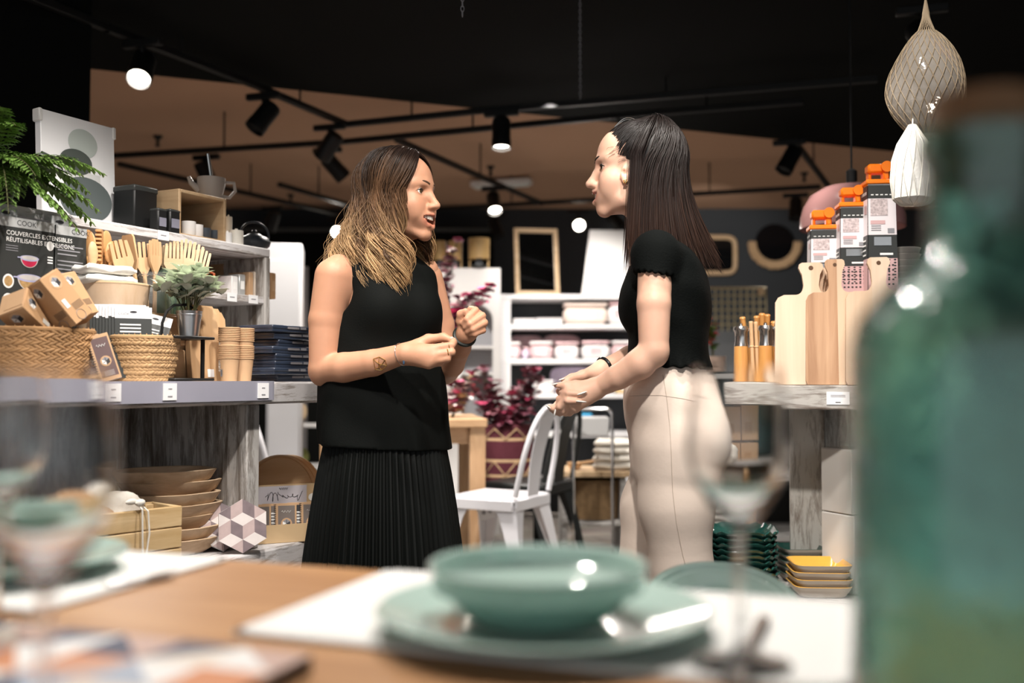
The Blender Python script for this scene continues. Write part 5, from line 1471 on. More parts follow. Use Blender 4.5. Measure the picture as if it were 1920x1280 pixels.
for s, px in enumerate(px_c):
    p = LP(px, .075 + .0 * s); zs = [0, .0, ]; z = 0.0; lev = [0]
    for k in range(7): z += .0047; lev.append(z)
    z += .0145; lev.append(z)
    for k in range(7): z += .0047; lev.append(z)
    n = len(lev)
    for k, zz in enumerate(lev):
        i = n - 1 - k
        lab = f"{'lowest' if k == 0 else ORD[i] if i < 14 else 'second from the bottom'} kraft cup in the {names[s]} beside the navy boxes"
        if C0 is None: C0 = kraft_cup(); C0['label'] = lab; C0['group'] = 'nested kraft cups'; C0.location = (p.x, p.y, ZC + zz)
        else: dup(C0, lab, (p.x, p.y, ZC + zz), group='nested kraft cups')
# ------------------------------------------------------------------ navy boxed sets
rg = random.Random(2); nb = 8; p = LP(520, .10); bh = (zat(612, p.y) - ZC) / nb; B0 = None
for k in range(nb):
    i = nb - 1 - k; lab = f"{'lowest' if k == 0 else ORD[i]} flat navy box stacked on the counter end by the woman's elbow"
    off = LP(520 + rg.uniform(-5, 5), .10 + rg.uniform(-.008, .008), ZC + bh * k)
    if B0 is None:
        B0 = thing('navy_box', lab, 'box', off, LA, 'flat navy boxes on the counter end')
        b = MB(); b.box((0, 0, bh * .45), (.16, .12, bh * .9), NAVY, None, .002); b.build('box_base', B0)
        b = MB(); b.box((0, 0, bh * .72), (.164, .124, bh * .52), NAVY, None, .002)
        b.rect(-.02, bh * .5, .03, bh * .8, mat('faded_box_print', (.22, .21, .22), .4), T(0, -.0626, 0) @ RX(90)); b.rect(.035, bh * .5, .06, bh * .85, GREYPR, T(0, -.0626, 0) @ RX(90)); b.build('box_lid', B0)
    else: dup(B0, lab, off, LA + rg.uniform(-4, 4))
# ================================================================== TOP SHELF
def TS(px, w=WU + .12): return LP(px, w, ZU + .001)
# art print
a, c = LP(74, WU + .2), LP(214, WU + .2); d = c - a; Lp = d.length; zb_ = ZU + .002; hp = zat(222, (a.y + c.y) / 2) - ZU
r = thing('art_print', 'white abstract art print with overlapping grey-green shapes, leaning on the top shelf', 'picture', (a.x, a.y, zb_), math.degrees(math.atan2(d.y, d.x))); tilt(r, -3, math.degrees(math.atan2(d.y, d.x)))
b = MB(); b.box((Lp / 2, .012, hp / 2), (Lp, .024, hp), WHITEC, None, .002); M = T(0, -.0008, 0) @ RX(90)
G1 = mat('sage_ink', (.45, .50, .47), .7); G2 = mat('dark_green_ink', (.07, .085, .075), .7); G3 = mat('slate_ink', (.10, .12, .12), .7); G4 = mat('pale_grey_ink', (.62, .63, .62), .7)
b.disc((Lp * .55, hp * .78), Lp * .2, G1, 28, M, hp * .13, .0003); b.disc((Lp * .45, hp * .6), Lp * .22, G2, 28, M, hp * .115, .0008); b.rect(Lp * .38, hp * .34, Lp * .78, hp * .52, G4, M, .0005); b.disc((Lp * .58, hp * .28), Lp * .36, G3, 32, M, hp * .2, .0006)
b.tube([(Lp * .0, hp * .62, .001), (Lp * .32, hp * .56, .001)], .003, G2, 6, M=M); b.build('canvas', r)
for (x, z) in ((0, hp), (Lp, hp), (0, 0), (Lp, 0)):
    b = MB(); b.box((x, .012, z + (-.016 if z else .016)), (.012, .03, .036), mat('corner_card', (.68, .67, .65), .7), None, .003); b.build('corner_guard', r)
# fern
def frond(P, L, rg, m, b, s):
    n = 20; pts = P
    s.tube(pts, [.0022 * (1 - i / len(pts) * .7) for i in range(len(pts))], STEMG, 5)
    for i in range(2, n):
        t = i / n; k = t * (len(pts) - 1); j = min(int(k), len(pts) - 2); q = pts[j].lerp(pts[j + 1], k - j); tg = (pts[j + 1] - pts[j]).normalized()
        side = tg.cross(Vector((0, 0, 1)))
        if side.length < .2: side = tg.cross(Vector((0, 1, 0)))
        side.normalize(); l = L * .2 * math.sin(PI * min(1, .12 + t * .86)) ** .7 + .006
        for sg in (-1, 1):
            d = side * sg + tg * .55 + Vector((rg.uniform(-.15, .15), rg.uniform(-.15, .15), rg.uniform(-.25, .05)))
            b.leaf(q, d, (0, 0, 1), l, l * .17, m, .25, 4)
            for kk in (1, 2, 3): # pinnules
                for s2 in (-1, 1): b.leaf(q + d.normalized() * l * kk * .22, d.normalized() + tg * s2 * .9, (0, 0, 1), l * .3, l * .07, m, .2, 2)
fp = LP(-30, WU + .03, ZU + .001); r = thing('fern', 'green fern spilling over the top shelf in front of the art print', 'plant', fp)
b = MB(); b.lathe([(0, 0), (.05, 0), (.07, .1), (.064, .1), (.045, .01), (0, .01)], BLACK, 28, caps=False); b.build('pot', r)
rg = random.Random(11); lf = MB(); st = MB()
ends = [(75, 345), (130, 372), (150, 330), (165, 365), (120, 415), (148, 440), (175, 425), (195, 330), (60, 330), (20, 235), (30, 370), (10, 400), (-10, 200), (185, 400)]
for i, (ex, ey) in enumerate(ends):
    e = LP(ex, WU - .06 - .05 * (i % 3)); e.z = zat(ey, e.y); e = e - fp; q0 = Vector((rg.uniform(-.02, .02), rg.uniform(-.02, .02), .09)); mid = q0.lerp(e, .5) + Vector((0, 0, .06 + .03 * rg.random()))
    P = [q0 * (1 - t) ** 2 + mid * 2 * t * (1 - t) + e * t * t for t in [k / 14 for k in range(15)]]
    frond(P, .2, rg, FERN, lf, st)
lf.build('fronds', r); st.build('stalks', r)
# dark boxes left of the crate
for k, (x0, x1, y0, lab) in enumerate(((226, 272, 352, 'tall black canister on the top shelf, left of the small black boxes'), (283, 302, 392, 'small black box with a pale print, left one of a pair beside the crate box'), (304, 326, 394, 'small black box with a pale print, right one of a pair beside the crate box'))):
    p = TS((x0 + x1) / 2, WU + (.15 if k == 0 else .06)); h = zat(y0, p.y) - ZU; wd = (x1 - x0) / FPX * p.y / .82
    r = thing('storage_tin', lab, 'tin', p, LA); b = MB(); b.box((0, 0, h / 2), (wd, wd, h), mat('black_tin', (.008, .0085, .009), .5), None, .004); b.build('tin_body', r)
    b = MB(); b.box((0, 0, h * .93), (wd * 1.03, wd * 1.03, h * .12), CHAR, None, .003); b.build('lid', r)
    if k: b = MB(); b.box((0, -wd / 2 - .001, h * .45), (wd * .7, .002, h * .35), mat('slate_label', (.2, .2, .25), .5)); b.build('label_panel', r)
# crate box
a, c = LP(331, WU + .04), LP(421, WU + .04); d = c - a; Lp = d.length; hp = zat(364, (a.y + c.y) / 2) - ZU; rzc = math.degrees(math.atan2(d.y, d.x))
r = thing('crate_box', 'open pine crate box standing on its side on the top shelf', 'crate', (a.x, a.y, ZU + .001), rzc)
for nm, cc, ss in (('side_board', (.005, .11, hp / 2), (.01, .22, hp)), ('side_board', (Lp - .005, .11, hp / 2), (.01, .22, hp)), ('top_board', (Lp / 2, .11, hp - .005), (Lp - .02, .22, .01)), ('bottom_board', (Lp / 2, .11, .005), (Lp - .02, .22, .01)), ('back_board', (Lp / 2, .217, hp / 2), (Lp, .006, hp))):
    b = MB(); b.box(cc, ss, wood('crate_' + nm, (.40, .26, .14), (.56, .40, .24), stretch=(9, 1.5, 9) if nm != 'back_board' else (9, 9, 1.5)) if nm != 'back_board' else BLACKP, None, .0015); b.build(nm, r)
def mug(name, label, loc, rr, h, m, handle=False, rz=0, group=None, cat='mug'):
    r = thing(name, label, cat, loc, rz, group); b = MB(); b.lathe([(0, 0), (rr * .85, 0), (rr, h * .12), (rr, h), (rr * .92, h), (rr * .9, h * .14), (0, h * .1)], m, 24, caps=False); b.build('cup_body', r)
    if handle: b = MB(); b.tube([(rr * .95, 0, h * .8), (rr * 1.5, 0, h * .75), (rr * 1.6, 0, h * .45), (rr * 1.3, 0, h * .22), (rr * .95, 0, h * .22)], rr * .12, m, 8); b.build('handle', r)
    return r
DCUP = mat('slate_ceramic', (.05, .06, .075), .3)
for px, wd, h, m, lab in ((350, .021, .048, WHITEP, 'white cup inside the crate box, leftmost of four'), (364, .021, .042, WHITEP, 'white cup inside the crate box, second of four'), (380, .02, .036, DCUP, 'dark slate cup inside the crate box, third of four'), (399, .021, .034, DCUP, 'dark slate cup inside the crate box, rightmost of four')):
    p = LP(px, WU + .085, ZU + .0115); mug('small_cup', lab, p, wd, h * .95, m, group='cups inside the crate box', cat='cup')
# pale jug on top of the crate
p = LP(392, WU + .12, ZU + hp + .002); r = thing('ceramic_jug', 'pale ceramic jug with spout and handle on top of the crate box', 'jug', p, 20)
CRJ = mat('putty_ceramic', (.42, .37, .33), .4, var=.1); hj = zat(334, p.y) - p.z
b = MB(); b.lathe([(0, 0), (.026, 0), (.036, hj * .35), (.043, hj * .75), (.043, hj), (.039, hj), (.038, hj * .75), (.03, hj * .3), (0, .01)], CRJ, 28, caps=False); b.build('jug_body', r)
b = MB(); b.tube([(.04, 0, hj * .85), (.068, 0, hj * .85), (.072, 0, hj * .5), (.055, 0, hj * .22), (.033, 0, hj * .25)], .0055, CRJ, 8); b.build('handle', r)
b = MB(); b.tube([(-.035, 0, hj * .45), (-.06, 0, hj * .75), (-.068, 0, hj * 1.0)], [.012, .009, .006], CRJ, 8); b.build('spout', r)
b = MB(); b.tube([(.0, 0, hj * 1.0), (-.012, -.01, hj * 2.0)], [.006, .005], STEEL, 8); b.build('steel_stirrer', r)
for px, py, rr, m, lab in ((425, 407, .012, mat('ivory_wax', (.85, .78, .66), .5), 'tall ivory candle right of the crate box'), (423, 437, .015, WHITEP, 'short white beaker in front of the tall ivory candle'), (440, 433, .022, CREAMC, 'cream lidded pot between the candle and the cast iron teapot')):
    p = LP(px, WU + (.11 if rr == .012 else .05), ZU + .001); h = zat(py, p.y) - ZU
    r = thing('shelf_pot' if rr > .02 else ('pillar_candle' if rr == .012 else 'beaker'), lab, 'pot' if rr > .02 else ('candle' if rr == .012 else 'beaker'), p); b = MB(); b.lathe([(0, 0), (rr * .95, 0), (rr, .004), (rr, h * .8), (rr * .97, h), (0, h)], m, 20, caps=False); b.build('body', r)
    b = MB(); b.lathe([(0, h + .001), (rr * .3, h + .001), (rr * .2, h + .006), (0, h + .007)], m, 12, caps=False); b.build('knob' if rr > .02 else 'wick' if rr == .012 else 'lip', r)
# cast iron teapot
p = LP(474, WU + .1, ZU + .001); r = thing('cast_iron_teapot', 'black cast iron teapot with a tall hoop handle at the end of the top shelf', 'teapot', p, LA - 40)
IRON = mat('blue_black_iron', (.03, .038, .048), .35, spec=.5, bump=.1, bscale=200); ht = zat(440, p.y) - ZU
b = MB(); b.lathe([(0, 0), (.03, 0), (.05, ht * .35), (.053, ht * .55), (.045, ht * .8), (.025, ht * .95), (.022, ht)], IRON, 32, caps=False); b.build('pot_body', r)
b = MB(); b.lathe([(.024, ht * .95), (.018, ht * 1.03), (.006, ht * 1.07), (.005, ht * 1.12), (.009, ht * 1.18), (.006, ht * 1.25), (0, ht * 1.26)], IRON, 20, caps=False); b.build('lid', r)
b = MB(); b.tube([(-.045, 0, ht * .45), (-.066, 0, ht * .62), (-.072, 0, ht * .9)], [.011, .009, .006], IRON, 8); b.build('spout', r)
b = MB(); hz = zat(417, p.y) - ZU; b.tube([(.046 * math.cos(a), 0, ht * .8 + (hz - ht * .8) * math.sin(a) ** .8) for a in [PI * i / 16 for i in range(17)]], .0036, IRON, 8); b.build('hoop_handle', r)
# ================================================================== MIDDLE SHELF
zmm = ZM + .001
for k, (x0, x1, py, m, lab) in enumerate(((412, 424, 520, WHITEP, 'white printed box on the middle shelf, leftmost of its row'), (426, 438, 517, mat('silver_print_box', (.55, .56, .55), .3, .4), 'silver printed box on the middle shelf'), (445, 453, 513, KRAFT2, 'kraft sleeve standing on the middle shelf, leftmost of the sleeves'), (455, 463, 512, mat('pale_sleeve', (.72, .62, .52), .6), 'pale sleeve standing second among the sleeves on the middle shelf'), (465, 473, 513, mat('greige_sleeve', (.50, .42, .36), .6), 'greige sleeve in the middle of the sleeves on the middle shelf'), (475, 484, 513, KRAFT2, 'warm kraft sleeve second from the end of the middle shelf'), (486, 496, 514, KRAFT, 'brown kraft sleeve at the very end of the middle shelf'))):
    p = LP((x0 + x1) / 2, WU + .08, zmm); h = zat(py, p.y) - ZM; wd = (x1 - x0) / FPX * p.y / .74
    r = thing('gift_box', lab, 'box', p, LA, 'boxes on the middle shelf'); b = MB(); b.box((0, 0, h / 2), (wd, .09, h), m, None, .0015); b.rect(-wd * .3, h * .3, wd * .3, h * .7, WHITEPR if k < 2 else KRAFT2, T(0, -.0456, 0) @ RX(90)); b.build('box_body', r)
    b = MB(); b.box((0, 0, h + .0008), (wd * .92, .083, .0016), m); b.build('lid_flap', r)
p = LP(432, WU + .2, zmm); r = thing('wooden_block', 'long brown wooden block laid on the boxes at the back of the middle shelf', 'block', p, LA); b = MB(); h = zat(500, p.y) - ZM; b.box((0, 0, h / 2), (.14, .06, h), wood('block_wood', (.33, .2, .1), (.46, .3, .17))); b.build('block', r)
p = LP(367, WU + .1, zmm); r = thing('orange_mug', 'orange mug on the middle shelf behind the wooden servers', 'mug', p); b = MB(); h = zat(498, p.y) - ZM; b.lathe([(0, 0), (.03, 0), (.034, h), (.03, h), (.028, .01), (0, .01)], mat('orange_glaze', (.6, .12, .03), .3), 24, caps=False); b.build('mug_body', r); b = MB(); b.tube([(.032, 0, h * .8), (.052, 0, h * .7), (.05, 0, h * .3), (.031, 0, h * .25)], .004, mat('orange_glaze2', (.6, .12, .03), .3), 8); b.build('handle', r)
# ================================================================== UNDER THE COUNTER
ZL = .517
def tray(label, loc, rz, sx, sy, h, seed):
    r = thing('dough_bowl', label, 'wooden bowl', loc, rz, 'carved dough bowls stacked under the counter'); rg = random.Random(seed); ph = rg.uniform(0, 6)
    wob = lambda a, z: .02 * math.sin(3 * a + ph) + .025 * math.sin(5 * a + ph * 2) + .01 * math.sin(23 * a)
    b = MB(); R = .1
    b.lathe([(0, 0), (R * .7, 0), (R * .88, h * .35), (R, h), (R * .9, h * 1.0), (R * .78, h * .45), (R * .6, h * .3), (0, h * .28)], OLDWOOD, 48, S(sx / R, sy / R, 1), caps=False, wob=wob); b.build('bowl', r, 50)
    b = MB(); b.lathe([(R * .905, h * 1.0), (R * .95, h * 1.04), (R * .995, h * .99)], wood('rubbed_rim', (.5, .36, .22), (.68, .52, .36)), 48, S(sx / R, sy / R, 1), caps=False, wob=wob); b.build('rim', r); return r
rg = random.Random(4)
zs = [ZL + .0295 * i for i in range(7)]
for k in range(7):
    i = 6 - k; lab = f"{'lowest' if k == 0 else ORD[i]} carved wooden dough bowl in the stack under the counter"
    p = LP([318, 322, 310, 322, 318, 322, 312][k], .20 + rg.uniform(-.01, .01), zs[k]); tray(lab, p, LA - 30 + rg.uniform(-8, 8), .135 + rg.uniform(-.008, .006), .10, .04, k)
# crate with cord
p = LP(334, -.0); p = LP(337, .0, ZL); hcr = zat(948, p.y) - ZL
cc_ = LS((Vector((p.x, p.y)) - LO).dot(LD) - .16, .02, ZL); r = thing('slatted_crate', 'pale slatted pine crate in front of the dough bowls', 'crate', cc_, LA - 12)
PINE2 = wood('crate_pine', (.50, .33, .15), (.70, .52, .30), stretch=(1.2, 9, 9), scale=3)
wd, dp = .32, .12
for k in range(3):
    b = MB(); b.box((0, -.0, .028 + (hcr - .05) * k / 2), (wd, .011, .048), PINE2, None, .002); b.build('front_slat', r)
    b = MB(); b.box((0, dp, .028 + (hcr - .05) * k / 2), (wd, .011, .048), PINE2, None, .002); b.build('back_slat', r)
    for sx in (-1, 1): b = MB(); b.box((sx * (wd / 2 - .006), dp / 2, .028 + (hcr - .05) * k / 2), (.011, dp - .012, .048), PINE2, None, .002); b.build('end_slat', r)
for sx in (-1, 1):
    for y in (.014, dp - .014): b = MB(); b.box((sx * (wd / 2 - .024), y, hcr / 2), (.022, .016, hcr), PINE2, None, .002); b.build('corner_post', r)
b = MB(); b.box((0, dp / 2, .004), (wd - .03, dp - .02, .008), PINE2); b.build('floor_board', r)
# cloth pouch and its cord, a kraft sack in the crate
p = LP(243, .04, ZL + hcr * .62); r = thing('drawstring_pouch', 'white cloth pouch with a knotted cord hanging down the crate front', 'pouch', p, LA)
def blob(b, c, s, m, seed, amp=.12, nu=28, nv=18):
    rg = np.random.RandomState(seed); k = rg.normal(0, 1, (6, 3)) * 3; ph = rg.uniform(0, 6, 6)
    o = len(b.v); b.ell((0, 0, 0), (1, 1, 1), m, nu, nv)
    for i in range(o, len(b.v)):
        v = Vector(b.v[i]); d = 1 + amp * sum(math.sin(k[j] @ np.array(v) + ph[j]) for j in range(6)) / 2.2
        b.v[i] = Vector((c[0] + v.x * d * s[0], c[1] + v.y * d * s[1], c[2] + v.z * d * s[2]))
b = MB(); blob(b, (0, .03, .045), (.07, .045, .05), CLOTH, 3, .2); b.build('bag', r)
b = MB(); zz = hcr * .38
b.tube([(0, -.02, zz + .025), (-.004, -.052, zz + .005), (-.006, -.056, zz - .06), (-.004, -.056, zz - .125)], .0022, CLOTH, 6); b.tube([(.006, -.02, zz + .025), (.012, -.053, zz), (.014, -.056, zz - .05), (.002, -.056, zz - .12)], .0022, CLOTH, 6); b.ell((-.002, -.056, zz - .13), (.005, .005, .007), CLOTH, 8, 6); b.ell((0, -.04, zz + .02), (.014, .009, .009), CLOTH, 10, 6); b.ell((-.02, -.035, zz + .024), (.018, .006, .007), CLOTH, 10, 6); b.build('cord', r)
p = LP(150, .05, ZL + hcr * .48); r = thing('paper_sack', 'crumpled kraft paper sack poking out of the crate', 'paper bag', p, LA); b = MB(); blob(b, (0, .03, .06), (.10, .05, .062), KRAFT, 21, .2, 36, 22); b.build('sack', r, 30)
for k, (px, lab) in enumerate(((268, 'flat wooden box at the back under the counter, left one of two'), (338, 'flat wooden box at the back under the counter, right one of two'))):
    p = LP(px, .5, ZL); h = zat(872, p.y) - ZL; r = thing('wooden_case', lab, 'box', p, LA, 'wooden boxes at the back'); b = MB(); b.box((0, 0, h / 2), (.13, .1, h), PALEWOOD, None, .003); b.build('case', r)
    b = MB(); b.disc((0, h * .8), .012, DARKPR, 16, T(0, -.0506, 0) @ RX(90)); b.build('finger_hole', r)
# hexagon trivets with the tumbling-block pattern
MAU = mat('mauve_stone', (.20, .155, .165), .5, var=.35, vscale=40); PAL = mat('pale_stone', (.70, .64, .62), .5, var=.1, vscale=40); ROS = mat('rose_stone', (.48, .37, .36), .5, var=.2, vscale=40)
def hexplate(label, loc, rx, rz, R, th=.009):
    r = thing('hexagon_trivet', label, 'trivet', loc, rz, 'hexagon trivets'); tilt(r, rx, rz)
    b = MB(); M = T(0, 0, R) @ RX(90); b.prism([(R * math.cos(PI / 6 + k * PI / 3), R * math.sin(PI / 6 + k * PI / 3)) for k in range(6)], -th, 0, WHITEC, M); b.build('slab', r)
    b = MB(); s = R / 2; e1 = Vector((s * math.cos(PI / 6), s * math.sin(PI / 6), 0)); e2 = Vector((-s * math.cos(PI / 6), s * math.sin(PI / 6), 0)); e3 = Vector((0, -s, 0))
    inside = lambda p: all(p.x * math.cos(k * PI / 3) + p.y * math.sin(k * PI / 3) <= R * math.cos(PI / 6) + 1e-5 for k in range(6))
    for i in range(-4, 5):
        for j in range(-4, 5):
            c = e1 * (i - j) + e2 * (-j + 0) * 1 - e3 * 0
            c = (e1 - e3) * i + (e2 - e3) * j
            for (u, v, m) in ((e1, e2, PAL), (e2, e3, MAU), (e3, e1, ROS)):
                q = [c, c + u, c + u + v, c + v]
                if all(inside(p) for p in q): b.add([(p.x, p.y, .0004) for p in q], [(0, 1, 2, 3)], m, M)
                else:
                    for tri in ((q[0], q[1], q[3]), (q[1], q[2], q[3]), (q[0], q[1], q[2]), (q[0], q[2], q[3])):
                        if all(inside(p) for p in tri): b.add([(p.x, p.y, .0004) for p in tri], [(0, 1, 2)], m, M); break
    b.build('block_pattern', r, 0); return r
p = LP(459, .004, ZL + .002); hexplate('hexagon trivet with mauve cube pattern leaning in front of the card display', p, -9, LA - 40, .070)
p = LP(424, .07, ZL + .002); hexplate('hexagon trivet with cube pattern half hidden between the dough bowls and the front one', p, -20, LA - 30, .066)
# stacked round trivets behind (dark discs)
for k in range(3):
    p = LP(430, .16, ZL + .012 * k); r = thing('grey_coaster', f"{['lowest', 'middle', 'upper'][k]} grey coaster in the small pile behind the hexagon trivets", 'coaster', p, 0, 'grey coasters'); b = MB(); b.lathe([(0, 0), (.045, 0), (.047, .004), (.045, .01), (0, .01)], ROS, 28, caps=False); b.build('coaster', r)
# card display with notebooks, round boards behind
p = LP(548, .02, ZL); r = thing('card_display', 'kraft card display tray of notebooks with a lettered header', 'display box', p, LA - 38); cdrz = LA - 38
W_, D_, H_ = .2, .11, .05
CARD = mat('tan_card', (.62, .44, .25), .7)
b = MB(); b.box((0, 0, H_ / 2), (W_, .004, H_), CARD); b.build('front_wall', r)
for sx in (-1, 1): b = MB(); b.prism([(0, 0), (D_, 0), (D_, .125), (D_ * .75, .125), (.02, H_), (0, H_)], -.002, .002, CARD, T(sx * W_ / 2, 0, 0) @ RZ(90) @ RX(90)); b.build('side_wall', r)
b = MB(); b.box((0, D_, .075), (W_, .004, .15), CARD); b.rect(-W_ * .36, .092, W_ * .34, .146, mat('lilac_header', (.62, .58, .62), .6), T(0, D_ - .0026, 0) @ RX(90))
M = T(0, D_ - .0032, 0) @ RX(90)
b.tube([(-.052 + .0016 * i + .004 * math.sin(i * .7), .116 + (.004 + .009 * (math.sin(i * .11) > .3)) * math.sin(i * .8) + .002 * math.sin(i * .29), .0003) for i in range(66)], .0007, DARKPR, 4, M=M); b.tube([(-.012 + .0012 * i, .138 + .003 * math.sin(i * 1.3), .0003) for i in range(22)], .0006, DARKPR, 4, M=M); b.disc((W_ * .42, .11), .011, WHITEPR, 16, M)
b.build('header', r)
b = MB(); b.box((0, D_ / 2, .002), (W_, D_, .004), CARD); b.build('base', r)
for k in range(5):
    sx = -.078 + .036 * k; q = Vector((p.x, p.y, 0)) + Matrix.Rotation(math.radians(cdrz), 3, 'Z') @ Vector((sx, .04 + .006 * (k % 2), 0))
    notebook(['leftmost pocket notebook in the card display', 'second pocket notebook from the left in the card display, brown cover', 'middle pocket notebook in the card display', 'pocket notebook with a black lettered cover in the card display', 'rightmost pocket notebook in the card display'][k], (q.x, q.y, ZL + .005), cdrz - 8, .06, .098, -10, DARKPR if k == 3 else mat('brown_grey_print', (.17, .14, .125), .6), 'pocket notebooks in the card display', art=k % 2)
for k, lab in enumerate(('front round wooden board leaning behind the card display', 'middle round wooden board leaning behind the card display', 'rear round wooden board leaning behind the card display')):
    p = LP(532 + 9 * k, .17 + .022 * k, ZL); R = (zat(852, p.y) - ZL) / 2
    r = thing('round_board', lab, 'wooden board', p, LA - 22, 'round boards behind the card display'); tilt(r, -8, LA - 22); b = MB(); b.lathe([(0, -.008), (R * .985, -.008), (R, -.004), (R, .004), (R * .985, .008), (0, .008)], BEECH, 56, T(0, 0, R) @ RX(90), caps=False); b.build('board', r)
    b = MB(); b.tube([(R * .93 * math.cos(a), -.0085, R + R * .93 * math.sin(a)) for a in [2 * PI * i / 48 for i in range(48)]], .0012, BEECHD, 5, True); b.build('groove', r)
# ================================================================== RIGHT DISPLAY COUNTER
RO = Vector((.824, 2.85)); RD = Vector((.94, -.342)); RB = Vector((.342, .94)); RA = -20.0
ZR = zat(722, 2.85); ZRL = .345
def RP(px, w, z=None):
    u = ray(px, 712)[0]
    s = (u * (RO.y + RB.y * w) - RO.x - RB.x * w) / (RD.x - u * RD.y)
    p = RO + RD * s + RB * w
    return Vector((p.x, p.y, ZR + .001 if z is None else z))
def RS(px, w): p = RP(px, w); return (Vector((p.x, p.y)) - RO).dot(RD)
WASHR = whitewash('worn_grey_plank', (.44, .42, .39), (.14, .11, .09), amount=.47)
WASHRV = whitewash('worn_grey_upright', (.56, .54, .50), (.19, .15, .12), stretch=(10, 10, 1.5), amount=.46)
r = thing('display_counter', 'worn grey wooden display counter on the right, cutting boards and graters on it', 'shop counter', (RO.x, RO.y, 0), RA)
sL = RS(1352, 0); sR = sL + 1.75
b = MB(); b.box(((sL + sR) / 2, .3, ZR - .035), (sR - sL, .6, .07), WASHR, None, .004); b.build('counter_top', r)
b = MB(); b.box(((sL + sR) / 2 + .0, .24, ZRL - .03), (sR - sL, .56, .06), whitewash('scuffed_shelf', (.55, .53, .51), (.15, .12, .10), amount=.46), None, .004); b.build('lower_shelf', r)
sP = RS(1478, .42)
b = MB(); b.box(((sP + sR) / 2 + .0, .44, (ZRL + ZR - .07) / 2), (sR - sP, .03, ZR - .07 - ZRL), WASHRV, None, .002); b.build('back_panel', r)
b = MB(); b.box((sP + .06, .40, (ZRL + ZR - .07) / 2), (.11, .1, ZR - .07 - ZRL), WASHRV, None, .003); b.build('upright_panel', r)
b = MB(); b.box((sR - .02, .3, (ZRL + ZR - .07) / 2), (.04, .56, ZR - .07 - ZRL), WASHRV, None, .003); b.build('upright_panel', r)
b = MB(); b.box(((sL + sR) / 2, .26, .143), (sR - sL - .1, .45, .285), WASHRV, None, .003); b.build('plinth', r)
b = MB(); s = RS(1571, 0); b.box((s, -.002, zat(746, 2.83) - .0), (.062, .002, .036), WHITEC); 
for k in range(2): b.rect(-.02 - .0 * k, .007 - .004 * k, .02, .009 - .004 * k, GREYPR, T(s, -.0033, zat(746, 2.83)) @ RX(90))
b.rect(-.007, -.001, .007, .0015, DARKPR, T(s, -.0034, zat(754, 2.83)) @ RX(90)); b.build('price_label', r)
# ------------------------------------------------------------------ paddle cutting boards
def paddle(label, px_c, w, wd, h, rz, lean, mats, hole=True):
    p = RP(px_c, w); r = thing('paddle_board', label, 'cutting board', p, rz, 'paddle cutting boards'); tilt(r, lean, rz)
    hb = h * .735; hw = wd * .145
    poly = [(-wd * .47, 0), (wd * .47, 0), (wd * .5, h * .03), (wd * .475, hb * .92), (wd * .44, hb * .97), (wd * .36, hb)]
    poly += [(wd * .2 + wd * .10 * math.cos(a), hb + wd * .135 * (1 + math.sin(a))) for a in np.linspace(-PI / 2, -PI, 6)]
    poly += [(hw * .82, h * .90), (hw * 1.12, h * .955), (hw * 1.05, h * .988), (hw * .8, h)]
    full = poly + [(-x, y) for x, y in reversed(poly) if True][:-2] + [(-wd * .5, h * .03)] if False else poly + [(-x, y) for x, y in reversed(poly[1:])]
    full = [q for q in full if not (q[0] == -wd * .47 and q[1] == 0)] + [(-wd * .47, 0)]
    seen = []; 
    for q in full:
        if q not in seen: seen.append(q)
    cx = [-1] + [m[0] for m in mats[1:]] + [1]
    # glued staves of different timber: the outline clipped into vertical strips
    def clip(poly, x, keep_right):
        out = []
        for i in range(len(poly)):
            a, c = poly[i], poly[(i + 1) % len(poly)]; ia = (a[0] >= x) == keep_right; ic = (c[0] >= x) == keep_right
            if ia: out.append(a)
            if ia != ic: t = (x - a[0]) / (c[0] - a[0]); out.append((x, a[1] + t * (c[1] - a[1])))
        return out
    b = MB()
    for k, (x0, m) in enumerate(mats):
        x1 = mats[k + 1][0] if k + 1 < len(mats) else 9
        q = clip(seen, x0 * wd, True) if k else seen
        q = clip(q, x1 * wd, False) if k + 1 < len(mats) else q
        b.prism(q, -.009, .009, m, RX(90))
    b.disc((0, h * .955), hw * .22, mat('drilled_hole', (.10, .05, .025), .8), 16, T(0, -.0095, 0) @ RX(90)); b.build('board', r, 30)
    return r
BW1 = wood('pale_acacia', (.62, .45, .32), (.72, .56, .42), stretch=(13, 13, 1), scale=1.6, bump=.04); BW2 = wood('brown_acacia', (.30, .155, .08), (.56, .35, .21), (.42, .24, .135), stretch=(16, 16, 1), scale=1.8, bump=.04); BW3 = wood('light_acacia', (.58, .40, .27), (.68, .50, .35), stretch=(13, 13, 1), scale=1.6, bump=.04)
for k in range(4): paddle(['pale paddle board standing behind the front boards, first layer', 'pale paddle board standing behind the front boards, second layer', 'pale paddle board standing behind the front boards, third layer', 'pale paddle board at the very back of the standing boards'][k], 1531 + 5 * k, .085 + .026 * k, .205, .345 - .004 * k, RA + 8, -3, [(-1, BW3)])
paddle('paddle board with its whole pale left half showing, left of the brown-striped board', 1524, .055, .215, .358, RA + 10, -4, [(-1, BW1), (.0, BW3)])
paddle('paddle board with a broad brown stripe, in front of its neighbours', 1569, .028, .17, .362, RA + 8, -4, [(-1, BW2), (-.06, BW2), (.03, BW3)])
paddle('paddle board partly behind the green bottle, rightmost of the standing boards', 1652, .02, .19, .362, RA + 8, -4, [(-1, BW3), (-.1, BW1)])
